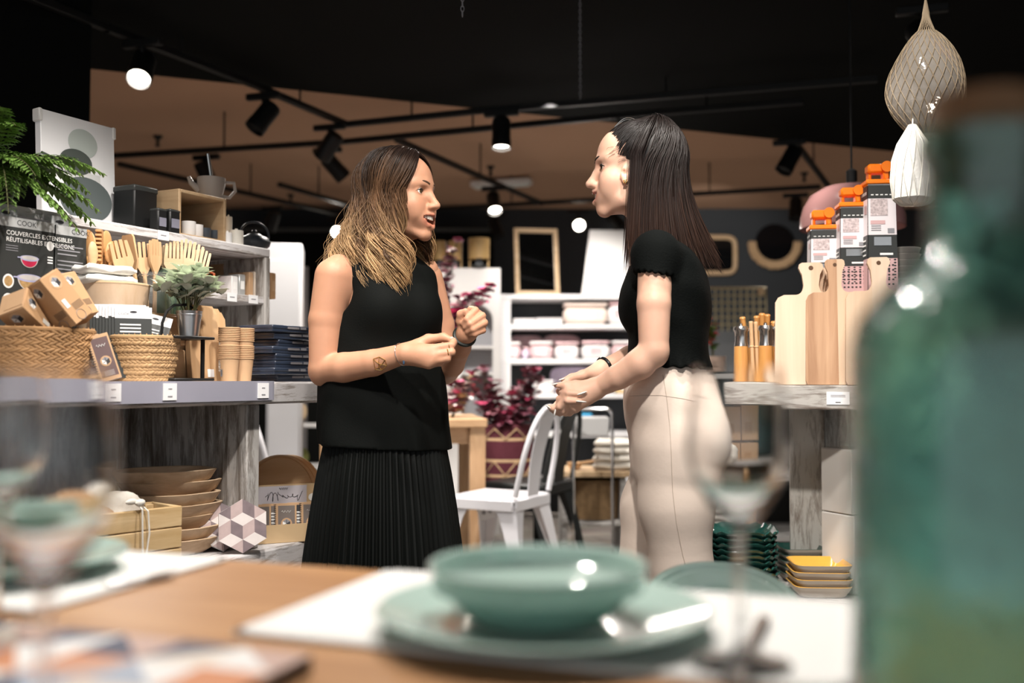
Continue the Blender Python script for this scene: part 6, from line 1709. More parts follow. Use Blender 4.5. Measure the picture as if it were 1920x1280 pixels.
# ------------------------------------------------------------------ wooden riser and the box graters on it
r = None
def grater(label, px, w, z0, h, wd, rz):
    p = RP(px, w, z0); r = thing('box_grater', label, 'grater', p, rz, 'boxed graters with orange grips')
    PKW = mat('flyer_white', (.78, .72, .74), .4); PKP = mat('flyer_rose', (.62, .40, .40), .4); FOOD = mat('berry_print', (.72, .45, .45), .4, var=.9, vscale=160)
    d = wd * .8
    b = MB()
    b.prism([(-wd / 2, -d / 2), (wd / 2, -d / 2), (wd / 2, d / 2), (-wd / 2, d / 2)], 0, .01, STEEL)
    vs = [(-wd / 2, -d / 2, 0), (wd / 2, -d / 2, 0), (wd / 2, d / 2, 0), (-wd / 2, d / 2, 0)] + [(x * .9, y * .9, h) for x, y in ((-wd / 2, -d / 2), (wd / 2, -d / 2), (wd / 2, d / 2), (-wd / 2, d / 2))]
    b.add(vs, [(0, 1, 5, 4), (1, 2, 6, 5), (2, 3, 7, 6), (3, 0, 4, 7), (4, 5, 6, 7)], STEEL)
    for k in range(7):
        for j in range(5): b.ell((-.4 * wd + .2 * wd * j, -d / 2 * 1.0 - .0005 + .0 , h * .12 + k * h * .028), (wd * .05, .002, h * .008), CHAR, 6, 4)
    b.build('grating_body', r)
    s = MB(); e = .0015
    def band(z0, z1, m, side, x0=-.5, x1=.5):
        f = lambda z: 1 - .1 * z / h
        if side == 'f': s.add([(x0 * wd * f(z0), -d / 2 * f(z0) - e, z0), (x1 * wd * f(z0), -d / 2 * f(z0) - e, z0), (x1 * wd * f(z1), -d / 2 * f(z1) - e, z1), (x0 * wd * f(z1), -d / 2 * f(z1) - e, z1)], [(0, 1, 2, 3)], m)
        else: s.add([(-wd / 2 * f(z0) - e, -x0 * d * f(z0), z0), (-wd / 2 * f(z0) - e, -x1 * d * f(z0), z0), (-wd / 2 * f(z1) - e, -x1 * d * f(z1), z1), (-wd / 2 * f(z1) - e, -x0 * d * f(z1), z1)], [(0, 1, 2, 3)], m)
    for sd in 'fs':
        band(h * .86, h * .985, CHAR if sd == 'f' else DARKPR, sd); band(h * .52, h * .86, PKW, sd); band(h * .30, h * .52, CHAR, sd); band(h * .0, h * .30, PKP, sd)
    e = .0025
    band(h * .70, h * .855, FOOD, 'f', -.42, .2); band(h * .62, h * .655, PKP, 'f', -.42, .1)
    for k in range(3): band(h * (.60 - .02 * k), h * (.608 - .02 * k), GREYPR, 'f', -.4, -.05)
    band(h * .535, h * .58, GREYPR, 'f', .18, .42)
    band(h * .72, h * .80, PKP, 's', .05, .4); band(h * .33, h * .35, WHITEPR, 'f', -.1, .35)
    for k in range(5): band(h * .90, h * .93, WHITEPR, 's', -.4 + .17 * k, -.31 + .17 * k); band(h * .89, h * .90, WHITEPR, 'f', -.4 + .17 * k, -.3 + .17 * k)
    for k in range(4): band(h * (.33 + .045 * k), h * (.345 + .045 * k), WHITEPR, 's', -.3, .3)
    for k in range(5):
        for j in range(6): band(h * (.05 + .045 * k), h * (.065 + .045 * k), CHAR, 'f', -.4 + .14 * j, -.33 + .14 * j)
    e = .003; band(h * .42, h * .5, STEEL, 'f', -.3, .3)
    s.build('printed_sleeve', r, 0)
    g = MB(); g.box((0, 0, h + .006), (wd * 1.02, d * 1.06, .014), ORANGE, None, .003)
    hh = wd * .62
    g.box((wd * .2, -d * .1, h + .013 + hh * .4), (wd * .2, d * .5, hh * .8), ORANGE, None, .004); g.box((-wd * .3, d * .1, h + .013 + hh * .4), (wd * .1, d * .5, hh * .8), ORANGE, None, .004)
    g.box((-wd * .06, 0, h + .013 + hh * .66), (wd * .68, d * .62, hh * .52), ORANGE, None, .006); g.cyl((wd * .2, -d * .44, h + .013 + hh * .72), (wd * .2, -d * .1, h + .013 + hh * .72), wd * .19, ORANGE, 16)
    g.build('orange_grip', r); return r
zg = [zat(560, RP(1545, .2).y), zat(548, RP(1600, .17).y), zat(545, RP(1655, .14).y)]
for i, (px, w, zb, wd2) in enumerate(((1545, .225, zg[0], .16), (1600, .19, zg[1], .12), (1652, .165, zg[2], .12))):
    p = RP(px, w); r = thing('wooden_riser', ['low wooden riser hidden behind the boards under the shortest grater', 'wooden riser behind the boards under the middle grater', 'wooden riser behind the boards under the tallest grater'][i], 'riser', p, RA + 8)
    b = MB(); b.box((0, 0, (zb - ZR) / 2), (.084, .074, zb - ZR - .002), PALEWOOD, None, .002); b.build('riser_box', r)
def gtop(py, px, w): return zat(py, RP(px, w).y)
grater('box grater with orange grip, lowest and leftmost of the three', 1545, .225, zg[0], gtop(432, 1545, .225) - zg[0], .084, RA + 12)
grater('box grater with orange grip, middle one of the three', 1600, .19, zg[1], gtop(390, 1600, .19) - zg[1], .082, RA + 14)
grater('box grater with orange grip, tallest and rightmost of the three', 1652, .165, zg[2], gtop(348, 1652, .165) - zg[2], .086, RA + 16)
# pink dome lamp behind the graters and pale stacked bowls
p = at(1598, 428, 3.7); r = thing('dome_pendant_lamp', 'pink metal dome lampshade hanging behind the orange-topped graters', 'pendant lamp', p)
PKM = mat('rose_lacquer', (.48, .25, .24), .25, coat=.5); R = .19; hd = .165
b = MB(); pr = [(R * 1.0, 0), (R * .99, hd * .25), (R * .93, hd * .5), (R * .8, hd * .75), (R * .55, hd * .93), (R * .2, hd), (R * .19, hd - .006), (R * .54, hd * .9), (R * .78, hd * .73), (R * .91, hd * .48), (R * .97, hd * .25), (R * .985, 0)]
b.lathe(pr, PKM, 48, caps=False); b.build('shade', r); b = MB(); b.lathe([(.02, hd), (.02, hd + .05), (.006, hd + .06)], BLACK, 16); b.cyl((0, 0, hd + .05), (0, 0, 2.6 - p.z), .004, BLACK, 8); b.build('cord', r)
b = MB(); b.ell((0, 0, hd * .55), (.03, .03, .04), WHITEP, 16, 10); b.build('bulb', r)
bz = RP(1698, .28); bz.z = zat(560, bz.y)
p = RP(1700, .28); r = thing('wooden_riser', 'riser under the pale nested bowls, right of the tallest grater', 'riser', p, RA); b = MB(); b.box((0, 0, (bz.z - ZR) / 2), (.1, .1, bz.z - ZR - .002), PALEWOOD, None, .002); b.build('riser_box', r)
B0 = None
for k in range(7):
    z = bz.z + .001 + k * .019; lab = f"{'lowest' if k == 0 else ORD[6 - k]} pale nested bowl beside the tallest grater"
    if B0 is None:
        B0 = thing('nested_bowl', lab, 'bowl', (bz.x, bz.y, z), 0, 'pale nested bowls'); b = MB(); b.lathe([(0, 0), (.03, 0), (.045, .02), (.05, .036), (.047, .036), (.042, .02), (.028, .006), (0, .006)], mat('putty_plastic', (.45, .42, .38), .5), 32, caps=False); b.build('bowl', B0)
        b = MB(); b.tube([(.0495 * math.cos(a), .0495 * math.sin(a), .036) for a in [2 * PI * i / 32 for i in range(32)]], .0018, mat('putty_rim', (.5, .47, .43), .5), 5, True); b.build('rim', B0)
    else: dup(B0, lab, (bz.x + .002 * math.sin(k * 2), bz.y, z))
# ------------------------------------------------------------------ hanging net with glass floats
p = at(1738, 150, 2.55); top = at(1738, 28, 2.55)
NETM = mat('tan_netting', (.34, .26, .17), .7); r = thing('hanging_glass_float', 'smoky glass float in a tan net hanging from the ceiling at top right', 'hanging decoration', p)
b = MB(); sh = lambda a, t: 1 + .06 * math.sin(2 * a + 1) + .05 * math.sin(3 * a + t * 3)
pr = []
for k in range(25):
    t = k / 24; z = lerp(-.145, .125, t); rr = .1 * (math.sin(PI * min(1, .06 + t * .9)) ** .62) * (1.05 - .25 * t); pr.append((max(.004, rr), z))
SMOKE = mat('smoky_glass', (.55, .5, .44), .06, trans=.55, ior=1.35, bump=.5, bscale=25)
b.lathe(pr, SMOKE, 40, wob=lambda a, z: sh(a, z * 8) - 1, caps=True); b.build('glass_float', r)
b = MB(); nn = 26
for q in (-1, 1):
    for i in range(nn):
        a0 = 2 * PI * i / nn; P = []
        for k in range(25):
            t = k / 24; a = a0 + q * t * 1.25; rr, z = pr[k]; rr = rr * sh(a, z * 8) + .002
            P.append((rr * math.cos(a), rr * math.sin(a), z))
        b.tube(P, .0011, NETM, 4)
for i in range(nn): a = 2 * PI * i / nn; b.tube([(pr[24][0] * math.cos(a + 1.25), pr[24][0] * math.sin(a + 1.25), .125), (.008 * math.cos(a), .008 * math.sin(a), .175), (0, 0, .22)], .0011, NETM, 4)
b.cyl((0, 0, .21), (0, 0, 2.6 - p.z), .003, NETM, 6); b.build('net', r)
p2 = at(1712, 322, 2.5); r = thing('hanging_net_bag', 'white netted bottle-shaped bag hanging below the smoky float', 'hanging decoration', p2)
b = MB(); WN = mat('frosted_white', (.80, .79, .75), .4, var=.1, vscale=30, bump=.4, bscale=40)
pr2 = [(.001, -.085), (.035, -.083), (.052, -.07), (.056, -.02), (.052, .03), (.04, .07), (.02, .1), (.008, .12)]
b.lathe(pr2, WN, 28, wob=lambda a, z: .08 * math.sin(2 * a) + .03 * math.sin(5 * a + z * 40)); b.build('frosted_bottle', r)
b = MB()
for q in (-1, 1):
    for i in range(16):
        b.tube([((rr * (1 + .08 * math.sin(2 * (a0)) + .03 * math.sin(5 * a0 + z * 40)) + .001) * math.cos(a0), (rr * (1 + .08 * math.sin(2 * a0) + .03 * math.sin(5 * a0 + z * 40)) + .001) * math.sin(a0), z) for (rr, z), a0 in [(pr2[k], 2 * PI * i / 16 + q * .12 * k) for k in range(len(pr2))]], .0009, CREAMC, 4)
b.cyl((0, 0, .11), (.03, .05, .3), .002, CREAMC, 6); b.build('net', r)
# ------------------------------------------------------------------ pepper mills and sticks
MILLW = wood('amber_beech', (.50, .22, .06), (.64, .32, .10), stretch=(12, 12, 1), rough=.3)
def mill(label, px, w, rr, h, g='wood and steel mills'):
    p = RP(px, w); r = thing('pepper_mill', label, 'pepper mill', p, 0, g)
    b = MB(); b.lathe([(0, 0), (rr * 1.05, 0), (rr * 1.05, .006), (rr * .98, h * .3), (rr * .92, h * .62), (rr * .92, h * .655)], MILLW, 28); b.build('wooden_base', r)
    b = MB(); b.lathe([(rr * .9, h * .655), (rr * .93, h * .66), (rr * .80, h * .75), (rr * .84, h * .9), (rr * 1.0, h * .93), (rr * 1.0, h * .96), (rr * .9, h), (0, h)], STEEL, 28, caps=False); b.build('steel_head', r)
    b = MB(); b.lathe([(0, h), (.006, h), (.005, h + .008), (0, h + .01)], STEEL, 12, caps=False); b.build('knob', r); return r
hm = zat(613, RP(1390, .12).y) - ZR
mill('wood and steel pepper mill at the left end of the counter', 1390, .10, .0225, hm); mill('wood and steel pepper mill between the sticks and the cutting boards', 1436, .08, .0225, hm); mill('wood and steel pepper mill half behind the cutting boards', 1456, .13, .022, hm * .99); mill('wood and steel pepper mill behind the left-end mill', 1408, .17, .021, hm * .98)
for k, (x0, x1, y1, m, lab) in enumerate(((1413, 1409, 602, BEECHZ, 'plain light wooden stick standing left of the middle mill'), (1422, 1418, 603, BEECHZ, 'plain light wooden stick touching the middle mill'), (1410, 1393, 594, MILLW, 'orange-brown wooden handle leaning left above the mills'), (1424, 1420, 592, MILLW, 'orange-brown wooden handle upright above the mills'), (1432, 1430, 587, MILLW, 'orange-brown thick handle leaning left, the highest one'), (1440, 1440, 589, MILLW, 'orange-brown handle beside the highest handle'), (1448, 1452, 602, MILLW, 'short orange-brown handle nearest the cutting boards'))):
    a = RP(x0, .09 if k < 2 else .2, ZR + .001); t = RP(x1, .09 if k < 2 else .16); t.z = zat(y1, t.y)
    r = thing('wooden_stick' if k < 2 else 'utensil_handle', lab, 'wooden utensil', a, 0, 'wooden sticks among the mills'); H = (t - a).length; r.rotation_euler = (t - a).to_track_quat('Z', 'Y').to_euler()
    b = MB(); rr = .006 if k < 2 else .0085
    b.lathe([(0, 0), (rr, 0), (rr, H * .96), (rr * 1.15, H * .98), (rr * .9, H), (0, H)], m, 14, caps=False); b.build('shaft', r); b = MB(); b.ell((0, 0, H * .6), (rr * 1.3, rr * 1.3, H * .02), m, 12, 6); b.build('collar', r)
# ------------------------------------------------------------------ lower shelf: dishes and cartons
def dish(name, label, loc, rz, w, h, glaze, body, group, wave=0.0, decor=False, cat='dish', corner=.18):
    r = thing(name, label, cat, loc, rz, group); n = 96
    def ring(s, z, wv):
        P = []
        for k in range(n):
            a = 2 * PI * k / n; c, q = math.cos(a), math.sin(a); e = .32 if not wave else .45
            x = math.copysign(abs(c) ** e, c); y = math.copysign(abs(q) ** e, q)
            P.append((w / 2 * s * x, w / 2 * s * y, z + wv * math.sin(a * 16)))
        return P
    def shell(b, rings, mats):
        for (A, B), m in zip(zip(rings, rings[1:]), mats): b.add(A + B, [(k, (k + 1) % n, n + (k + 1) % n, n + k) for k in range(n)], m)
    b = MB(); R0 = [ring(.72, 0, 0), ring(.80, .004, 0), ring(.95, h * .7, wave * .6), ring(1.0, h, wave)]
    b.add(R0[0], [tuple(range(n))[::-1]], body); shell(b, R0, [body] * 3); b.build('body', r, 60)
    b = MB(); R1 = [ring(1.0, h, wave), ring(.965, h + .001, wave), ring(.86, h * .55, wave * .4), ring(.76, .006, 0)]
    shell(b, R1, [glaze] * 3); b.add(R1[-1], [tuple(range(n))], glaze)
    if decor:
        for k in range(5): b.disc((w * (-.18 + .09 * k), w * (.1 * math.sin(k * 2))), w * .035, (PAL, NAVY, WHITEPR, MAU, NAVY)[k], 10, None, w * .02, .0075 + .0002 * k)
        b.tube([(-w * .25, -w * .12, .0075), (0, -w * .02, .0075), (w * .25, w * .14, .0075)], .0012, NAVY, 4)
    b.build('glaze', r, 60); return r
g = 'wavy bottle-green plates'; D0 = None; z0 = ZRL + .001
for k in range(9):
    lab = f"{'lowest' if k == 0 else ORD[8 - k]} wavy-edged bottle-green plate in the stack by the cream trousers"; p = RP(1382 + 2 * math.sin(k * 1.7), .2, z0 + .0175 * k)
    if D0 is None: D0 = dish('wavy_plate', lab, p, -6, .225, .026, DGREEN, DGREEN, g, .0035, cat='plate')
    else: dup(D0, lab, p, -6 + 3 * math.sin(k * 2.3))
g = 'square green-glazed dishes'; D0 = None
for k in range(5):
    lab = f"{'lowest' if k == 0 else ORD[4 - k]} square green-glazed dish in the stack behind the yellow ones"; p = RP(1496 + 1.5 * math.sin(k * 2), .31, z0 + .0185 * k)
    if D0 is None: D0 = dish('square_dish', lab, p, 2, .135, .028, DGREEN, STONEW, g)
    else: dup(D0, lab, p, 2 + 3 * math.sin(k * 3.1))
g = 'square yellow-glazed dishes'; D0 = None
for k in range(4):
    lab = f"{'lowest' if k == 0 else ORD[3 - k]} square yellow-glazed dish in the stack in front of the white cartons"; p = RP(1530 + 1.2 * math.sin(k * 2.5), .105, z0 + .0205 * k)
    if D0 is None: D0 = dish('square_dish', lab, p, -3, .165, .033, YELLOW, STONEW, g, decor=True)
    else: dup(D0, lab, p, -3 + 3 * math.sin(k * 2.1))
p = RP(1412, .12, z0); dup(D0, 'single yellow-glazed dish lying alone in front of the wavy green plates', p, -10, scale=(.85, .85, .7))
CARTW = mat('white_corrugated', (.60, .575, .54), .7)
def carton(label, p, rz, w, d, h, marks):
    r = thing('white_carton', label, 'carton', p, rz, 'white cartons'); b = MB(); b.box((0, 0, h / 2), (w, d, h), CARTW, None, .002)
    if marks:
        M = T(-w / 2 - .0005, 0, 0) @ RZ(-90) @ RX(90); 
        M2 = T(-w * .32, -d / 2 - .0005, 0) @ RX(90)
        for MM in (M2,):
            b.disc((0, h * .85), .008, DARKPR, 10, MM, .006); b.rect(-.006, h * .88, .006, h * .93, DARKPR, MM); [b.rect(-.004 + .006 * (j % 2), h * (.42 + .05 * j), .004 + .004 * (j % 2), h * (.445 + .05 * j), GREYPR, MM) for j in range(5)]; b.rect(-.018, h * .1, -.004, h * .2, GREYPR, MM); b.rect(.004, h * .1, .018, h * .24, DARKPR, MM)
    b.build('carton_body', r); b = MB(); b.box((0, 0, h + .0008), (w * .98, d * .49, .0016), CARTW, T(0, d * .247, 0)); b.box((0, 0, h + .0008), (w * .98, d * .49, .0016), CARTW, T(0, -d * .247, 0)); b.box((0, -d / 2 - .0006, h * .8), (.03, .001, h * .4), mat('packing_tape', (.55, .5, .42), .3)); b.build('flaps', r); return r
p = RP(1612, .25, z0); hA = zat(957, p.y) - z0; hB = zat(838, p.y) - z0 - hA
carton('lower white carton with printed marks beside the yellow dishes', p, 28, .2, .13, hA - .004, True)
carton('upper white carton sitting on the printed one beside the yellow dishes', Vector((p.x, p.y, z0 + hA)), 26, .2, .125, hB - .003, False)
# ================================================================== THE MIDDLE AND BACK OF THE SHOP
def fbox(x0, y0, x1, y1, Y, depth):
    """centre, size of a box whose front face fills those bounds at distance Y (z of the base first)"""
    a = at(x0, y1, Y); c = at(x1, y0, Y)
    return Vector(((a.x + c.x) / 2, Y + depth / 2, a.z)), abs(c.x - a.x), c.z - a.z
# ------------------------------------------------------------------ metal chairs
def metal_chair(label, loc, rz, m):
    r = thing('metal_chair', label, 'chair', loc, rz, 'metal cafe chairs')      # front towards local -y
    sh, st = .445, .18
    b = MB(); b.box((0, 0, sh), (.36, .35, .018), m, None, .012); b.box((0, -.172, sh - .02), (.34, .012, .05), m, None, .005); b.box((0, .172, sh - .02), (.34, .012, .05), m, None, .005)
    for sx in (-1, 1): b.box((sx * .176, 0, sh - .02), (.012, .33, .05), m, None, .005)
    b.build('seat', r)
    for sx in (-1, 1):
        for sy in (-1, 1):
            b = MB(); t0 = Vector((sx * .15, sy * .15, sh - .01)); t1 = Vector((sx * .215, sy * (.20 if sy < 0 else .23), 0))
            N_ = 8; vs = []; 
            for i in range(N_ + 1):
                t = i / N_; c = t0.lerp(t1, t ** .9); w = lerp(.095, .022, min(1, t * 1.25) ** .55); e = lerp(.05, .017, min(1, t * 1.3))
                vs += [c + Vector((-sx * w, sy * e * .2, 0)), c + Vector((0, sy * e * .2, 0)) + Vector((sx * .008, sy * .008, 0)), c + Vector((sx * e * .2, -sy * w, 0)), c + Vector((sx * e * .2 - sx * .006, -sy * w, 0)), c + Vector((-sx * .002, -sy * .002, 0)), c + Vector((-sx * w, sy * e * .2 - sy * .006, 0))]
            fs = []
            for i in range(N_):
                for k in range(6): fs.append((i * 6 + k, i * 6 + (k + 1) % 6, (i + 1) * 6 + (k + 1) % 6, (i + 1) * 6 + k))
            fs += [(0, 1, 2, 3, 4, 5), tuple(N_ * 6 + k for k in range(6))[::-1]]
            b.add(vs, fs if sx * sy < 0 else [f[::-1] for f in fs], m); b.build('leg', r, 50)
    b = MB(); P = []
    for k in range(25):
        a = PI * k / 24; x = -.165 * math.cos(a) * (1 if abs(math.cos(a)) < 2 else 1); zz = sh + .02 + .385 * math.sin(a) ** .55; y = .165 + .09 * (zz - sh) / .4
        P.append((x * (1 - .12 * math.sin(a)), y, zz))
    b.tube(P, .0125, m, 10); b.build('back_hoop', r)
    b = MB(); vs = []
    for k in range(9):
        t = k / 8; z = sh + .01 + .385 * t; y = .17 + .088 * t - .018 * math.sin(PI * t); w = lerp(.052, .068, t); vs += [(-w, y, z), (w, y, z), (w, y + .004, z), (-w, y + .004, z)]
    fs = []
    for k in range(8):
        for j in range(4): fs.append((k * 4 + j, k * 4 + (j + 1) % 4, k * 4 + 4 + (j + 1) % 4, k * 4 + 4 + j))
    fs += [(3, 2, 1, 0), (32, 33, 34, 35)]; b.add(vs, fs, m); b.build('back_splat', r, 30)
    return r
CHW = mat('white_powder_coat', (.74, .74, .78), .3, coat=.3); CHB = mat('anthracite_powder_coat', (.012, .014, .014), .4)
pc = at(948, 925, 4.52); metal_chair('white metal cafe chair in the middle of the shop', (pc.x - .03, pc.y + .02, 0), -118, CHW)
pc = at(984, 925, 5.05); metal_chair('black metal cafe chair right behind the white one', (pc.x + .02, pc.y + .1, 0), -118, CHB)
pc = at(575, 925, 4.4); metal_chair('white metal cafe chair half hidden behind the woman in the sleeveless top', (pc.x - .02, pc.y, 0), 120, CHW)
# ------------------------------------------------------------------ wooden table with the plum basket and flowers beside it
p = at(738, 790, 4.75); p.z = 0
r = thing('dining_table', 'pale oak table behind the woman in the sleeveless top', 'table', (p.x, p.y + .35, 0), 8); OAK2 = wood('pale_oak', (.42, .25, .13), (.58, .38, .22), stretch=(1.5, 9, 9), rough=.5); zt = zat(786, 4.75)
b = MB(); b.box((0, 0, zt - .02), (.80, .72, .04), OAK2, None, .004); b.build('tabletop', r)
for sx in (-1, 1):
    for sy in (-1, 1): b = MB(); b.box((sx * .355, sy * .3, (zt - .04) / 2), (.075, .075, zt - .04), wood('oak_leg', (.42, .25, .13), (.58, .38, .22), stretch=(9, 9, 1.5)), None, .003); b.build('leg', r)
for sy in (-.3, .3): b = MB(); b.box((0, sy, zt - .08), (.63, .022, .08), OAK2); b.build('apron', r)
# plum woven basket on a dark stool
p = at(948, 918, 5.75); r = thing('stool', 'dark low stool carrying the plum basket behind the white chair', 'stool', (p.x, p.y, 0)); b = MB(); b.box((0, 0, p.z - .015), (.42, .38, .03), BLACKP, None, .004); b.build('seat', r)
for sx in (-1, 1):
    for sy in (-1, 1): b = MB(); b.box((sx * .18, sy * .15, (p.z - .03) / 2), (.035, .035, p.z - .03), BLACKP, None, .003); b.build('leg', r)
r = thing('woven_basket', 'plum woven basket with sand-coloured bands holding eucalyptus, behind the white chair', 'basket', (p.x, p.y, p.z + .002)); hb = zat(798, 5.75) - p.z
b = MB(); rows = 22
for k in range(rows):
    t = k / (rows - 1); R = .145 * (1 + .06 * math.sin(PI * t)); z = hb * t * .97 + .005
    b.tube([(R * math.cos(a), R * math.sin(a), z) for a in [2 * PI * i / 40 for i in range(40)]], hb / rows * .62, SAND if k in (5, 10, 17) else BURG, 6, True)
b.lathe([(0, .003), (.14, .003)], BURG, 24, caps=False); b.build('woven_body', r)
hz = hb / rows
for k0, k1 in ((5, 10), (17, 21)):
    b = MB(); z0, z1 = hb * k0 / (rows - 1) * .97 + .01, hb * k1 / (rows - 1) * .97; n = 8
    for i in range(n):
        a0, a1 = 2 * PI * i / n, 2 * PI * (i + .5) / n
        for (A, B, za, zb_) in ((a0, a1, z0, z1), (a1, a0 + 2 * PI / n, z1, z0)): b.tube([(.163 * math.cos(lerp(A, B, t)), .163 * math.sin(lerp(A, B, t)), lerp(za, zb_, t)) for t in [q / 6 for q in range(7)]], .0032, SAND, 5)
    b.build('zigzag_band', r)
b = MB(); b.tube([(.148 * math.cos(a), .148 * math.sin(a), hb) for a in [2 * PI * i / 36 for i in range(36)]], .009, BURG, 6, True); b.build('rim', r)
def sprays(name, label, loc, ends, m, seed, L=.05, W=.024, n=16, stem0=Vector((0, 0, 0)), cat='flowers', vase=None, group=None, mats=None, dens=1):
    r = thing(name, label, cat, loc, 0, group); rg = random.Random(seed); s = MB(); l = MB()
    for e in ends:
        e = Vector(e) - Vector(loc); P = [stem0.lerp(e, t) + Vector((rg.uniform(-.01, .01), rg.uniform(-.01, .01), .05 * math.sin(PI * t) * .4)) for t in [k / 8 for k in range(9)]]
        s.tube(P, .0025, STEMG, 5)
        for k in range(n):
            t = .25 + .75 * k / (n - 1); q = t * 8; j = min(7, int(q)); c = P[j].lerp(P[j + 1], q - j)
            for d_ in range(2 * dens):
                az = rg.uniform(0, 2 * PI); d = Vector((math.cos(az), math.sin(az), rg.uniform(-.2, .8)))
                mm = rg.choice(mats) if mats else m
                l.leaf(c, d, (0, 0, 1), L * rg.uniform(.7, 1.2), W * rg.uniform(.8, 1.2), mm, .15, 3)
    s.build('stems', r); l.build('leaves', r)
    if vase is not None: vase(r)
    return r
pe = Vector((p.x, p.y, p.z + hb * .6)); A = lambda px, py, Y=5.75: at(px, py, Y if px < 0 or Y == 5.75 else Y)
sprays('eucalyptus_bunch', 'plum-red eucalyptus branches standing in the plum basket', pe, [A(905, 690, 5.7), A(890, 730), A(925, 715, 5.65), A(935, 745), A(960, 740, 5.7), A(985, 700, 5.7), A(1000, 735), A(1012, 715, 5.8), A(970, 760, 5.6), A(920, 770, 5.6), A(1005, 690, 5.8), A(990, 770, 5.6), A(900, 760, 5.65), A(945, 790, 5.6), A(975, 730, 5.8), A(915, 735, 5.8)], PLUM, 4, .06, .032, 15, mats=[PLUM, PLUM, PLUM, mat('dusky_leaf', (.30, .12, .15), .5), mat('rosy_leaf', (.45, .06, .13), .5)])
# pink eucalyptus arch near the arch niche, in tall vase on the table
tv = at(866, 786, 4.9); 
def vase_fn(r):
    b = MB(); b.lathe([(0, 0), (.05, 0), (.065, .1), (.04, .2), (.045, .22), (.04, .22), (.035, .2), (.06, .1), (0, .01)], mat('ivory_vase', (.8, .74, .64), .4), 28, caps=False); b.build('vase', r)
tz = zt + .002
sprays('flower_arrangement', 'magenta and plum leafy branches arching in an ivory vase on the oak table', Vector((at(815, 700, 4.95).x, 4.95, tz)), [A(850, 590, 4.9), A(868, 575, 4.9), A(885, 552, 4.9), A(900, 545, 4.9), A(918, 538, 4.9), A(835, 610, 4.9), A(862, 560, 4.9)], PINK, 9, .05, .028, 13, Vector((0, 0, .2)), vase=vase_fn, dens=2, mats=[PINK, PINK, PLUM, PLUM, WHITEPETAL], cat='flowers')
sprays('flower_arrangement', 'dark plum branches with white blossom rising just right of the ombre hair', Vector((at(795, 700, 5.3).x, 5.3, tz)), [A(822, 515, 5.3), A(830, 530, 5.3), A(826, 560, 5.3), A(838, 500, 5.3), A(855, 455, 5.3), A(822, 580, 5.3), A(850, 470, 5.3), A(835, 545, 5.3)], PLUM, 12, .055, .028, 12, Vector((0, 0, .2)), vase=vase_fn, dens=2, mats=[PLUM, PLUM, PLUM, WHITEPETAL])
sprays('flower_arrangement', 'low bunch of plum and white dried flowers at the back edge of the oak table', Vector((at(848, 740, 5.0).x, 5.0, tz)), [A(840, 745, 5.0), A(850, 700, 5.0), A(865, 720, 5.0), A(880, 740, 5.0), A(855, 770, 5.0), A(843, 760, 4.95), A(888, 700, 5.05)], PLUM, 15, .05, .026, 12, mats=[PLUM, WHITEPETAL, SAND, PINK])
# ------------------------------------------------------------------ white display panel with the arch niche
c, wd, hh = fbox(700, 502, 938, 1010, 6.3, .25); r = thing('arch_display', 'white display wall with a rounded arch niche, behind the flowers', 'display wall', (c.x, c.y, 0)); c.z = 0; hh = zat(502, 6.3)
a0 = at(868, 600, 6.3).x - c.x; a1 = at(938, 600, 6.3).x - c.x; ac = (a0 + a1) / 2 - .03; ar = .1; az = zat(600, 6.3)
poly = [(-wd / 2, 0), (ac - ar, 0), (ac - ar, az)] + [(ac - ar * math.cos(t), az + ar * math.sin(t)) for t in [PI * k / 14 for k in range(1, 14)]] + [(ac + ar, az), (ac + ar, 0), (wd / 2, 0), (wd / 2, hh), (-wd / 2, hh)]
b = MB(); b.prism(poly, -.1, .12, WHITEP, RX(90)); b.build('arch_panel', r)
b = MB(); b.box((ac, .09, az / 2 + .05), (ar * 2.1, .01, az + .3), mat('niche_grey', (.36, .36, .38), .8)); b.build('niche_back', r)
for z in (zat(650, 6.3), zat(700, 6.3)): b = MB(); b.box((ac, 0, z), (ar * 2, .16, .018), WHITEP); b.build('niche_shelf', r)
b = MB(); b.prism([(ac - (ar + .02) * math.cos(t), az + (ar + .02) * math.sin(t)) for t in [PI * k / 16 for k in range(17)]] + [(ac + ar * math.cos(t), az + ar * math.sin(t)) for t in [PI * k / 16 for k in range(17)]], .1, .108, PALEWOOD, RX(90)); b.build('arch_trim', r)
for k, (x0, x1, y0, lab) in enumerate(((812, 836, 452, 'tall amber wooden lantern at the left on top of the white arch display'), (840, 866, 452, 'tall amber wooden lantern second from the left on the white arch display'), (878, 918, 447, 'broad amber wooden lantern standing right on top of the white arch display'))):
    pz = at((x0 + x1) / 2, 500, 6.32); h = zat(y0, 6.32) - hh; wd_ = (x1 - x0) / FPX * 6.32
    r = thing('wooden_lantern', lab, 'lantern', (pz.x, 6.34, hh + .002), 0, 'amber lanterns'); b = MB(); LAN = mat('amber_veneer', (.55, .36, .15), .5, var=.2)
    b.lathe([(wd_ / 2, h * .3), (wd_ / 2, h), (wd_ / 2 - .004, h), (wd_ / 2 - .004, h * .3)], LAN, 28, caps=False); b.lathe([(0, h - .004), (wd_ / 2, h - .002)], LAN, 28, caps=False); b.build('veneer_shade', r)
    b = MB(); b.lathe([(0, 0), (wd_ * .42, 0), (wd_ * .42, h * .1), (0, h * .1)], CHAR, 20, caps=False); b.box((0, 0, h * .2), (wd_ * .3, wd_ * .3, h * .3), mat('lantern_core', (.12, .13, .14), .3)); b.build('base', r)
    for sx in (-1, 1): b = MB(); b.box((sx * wd_ * .44, 0, h * .2), (.008, .02, h * .4), LAN); b.build('post', r)
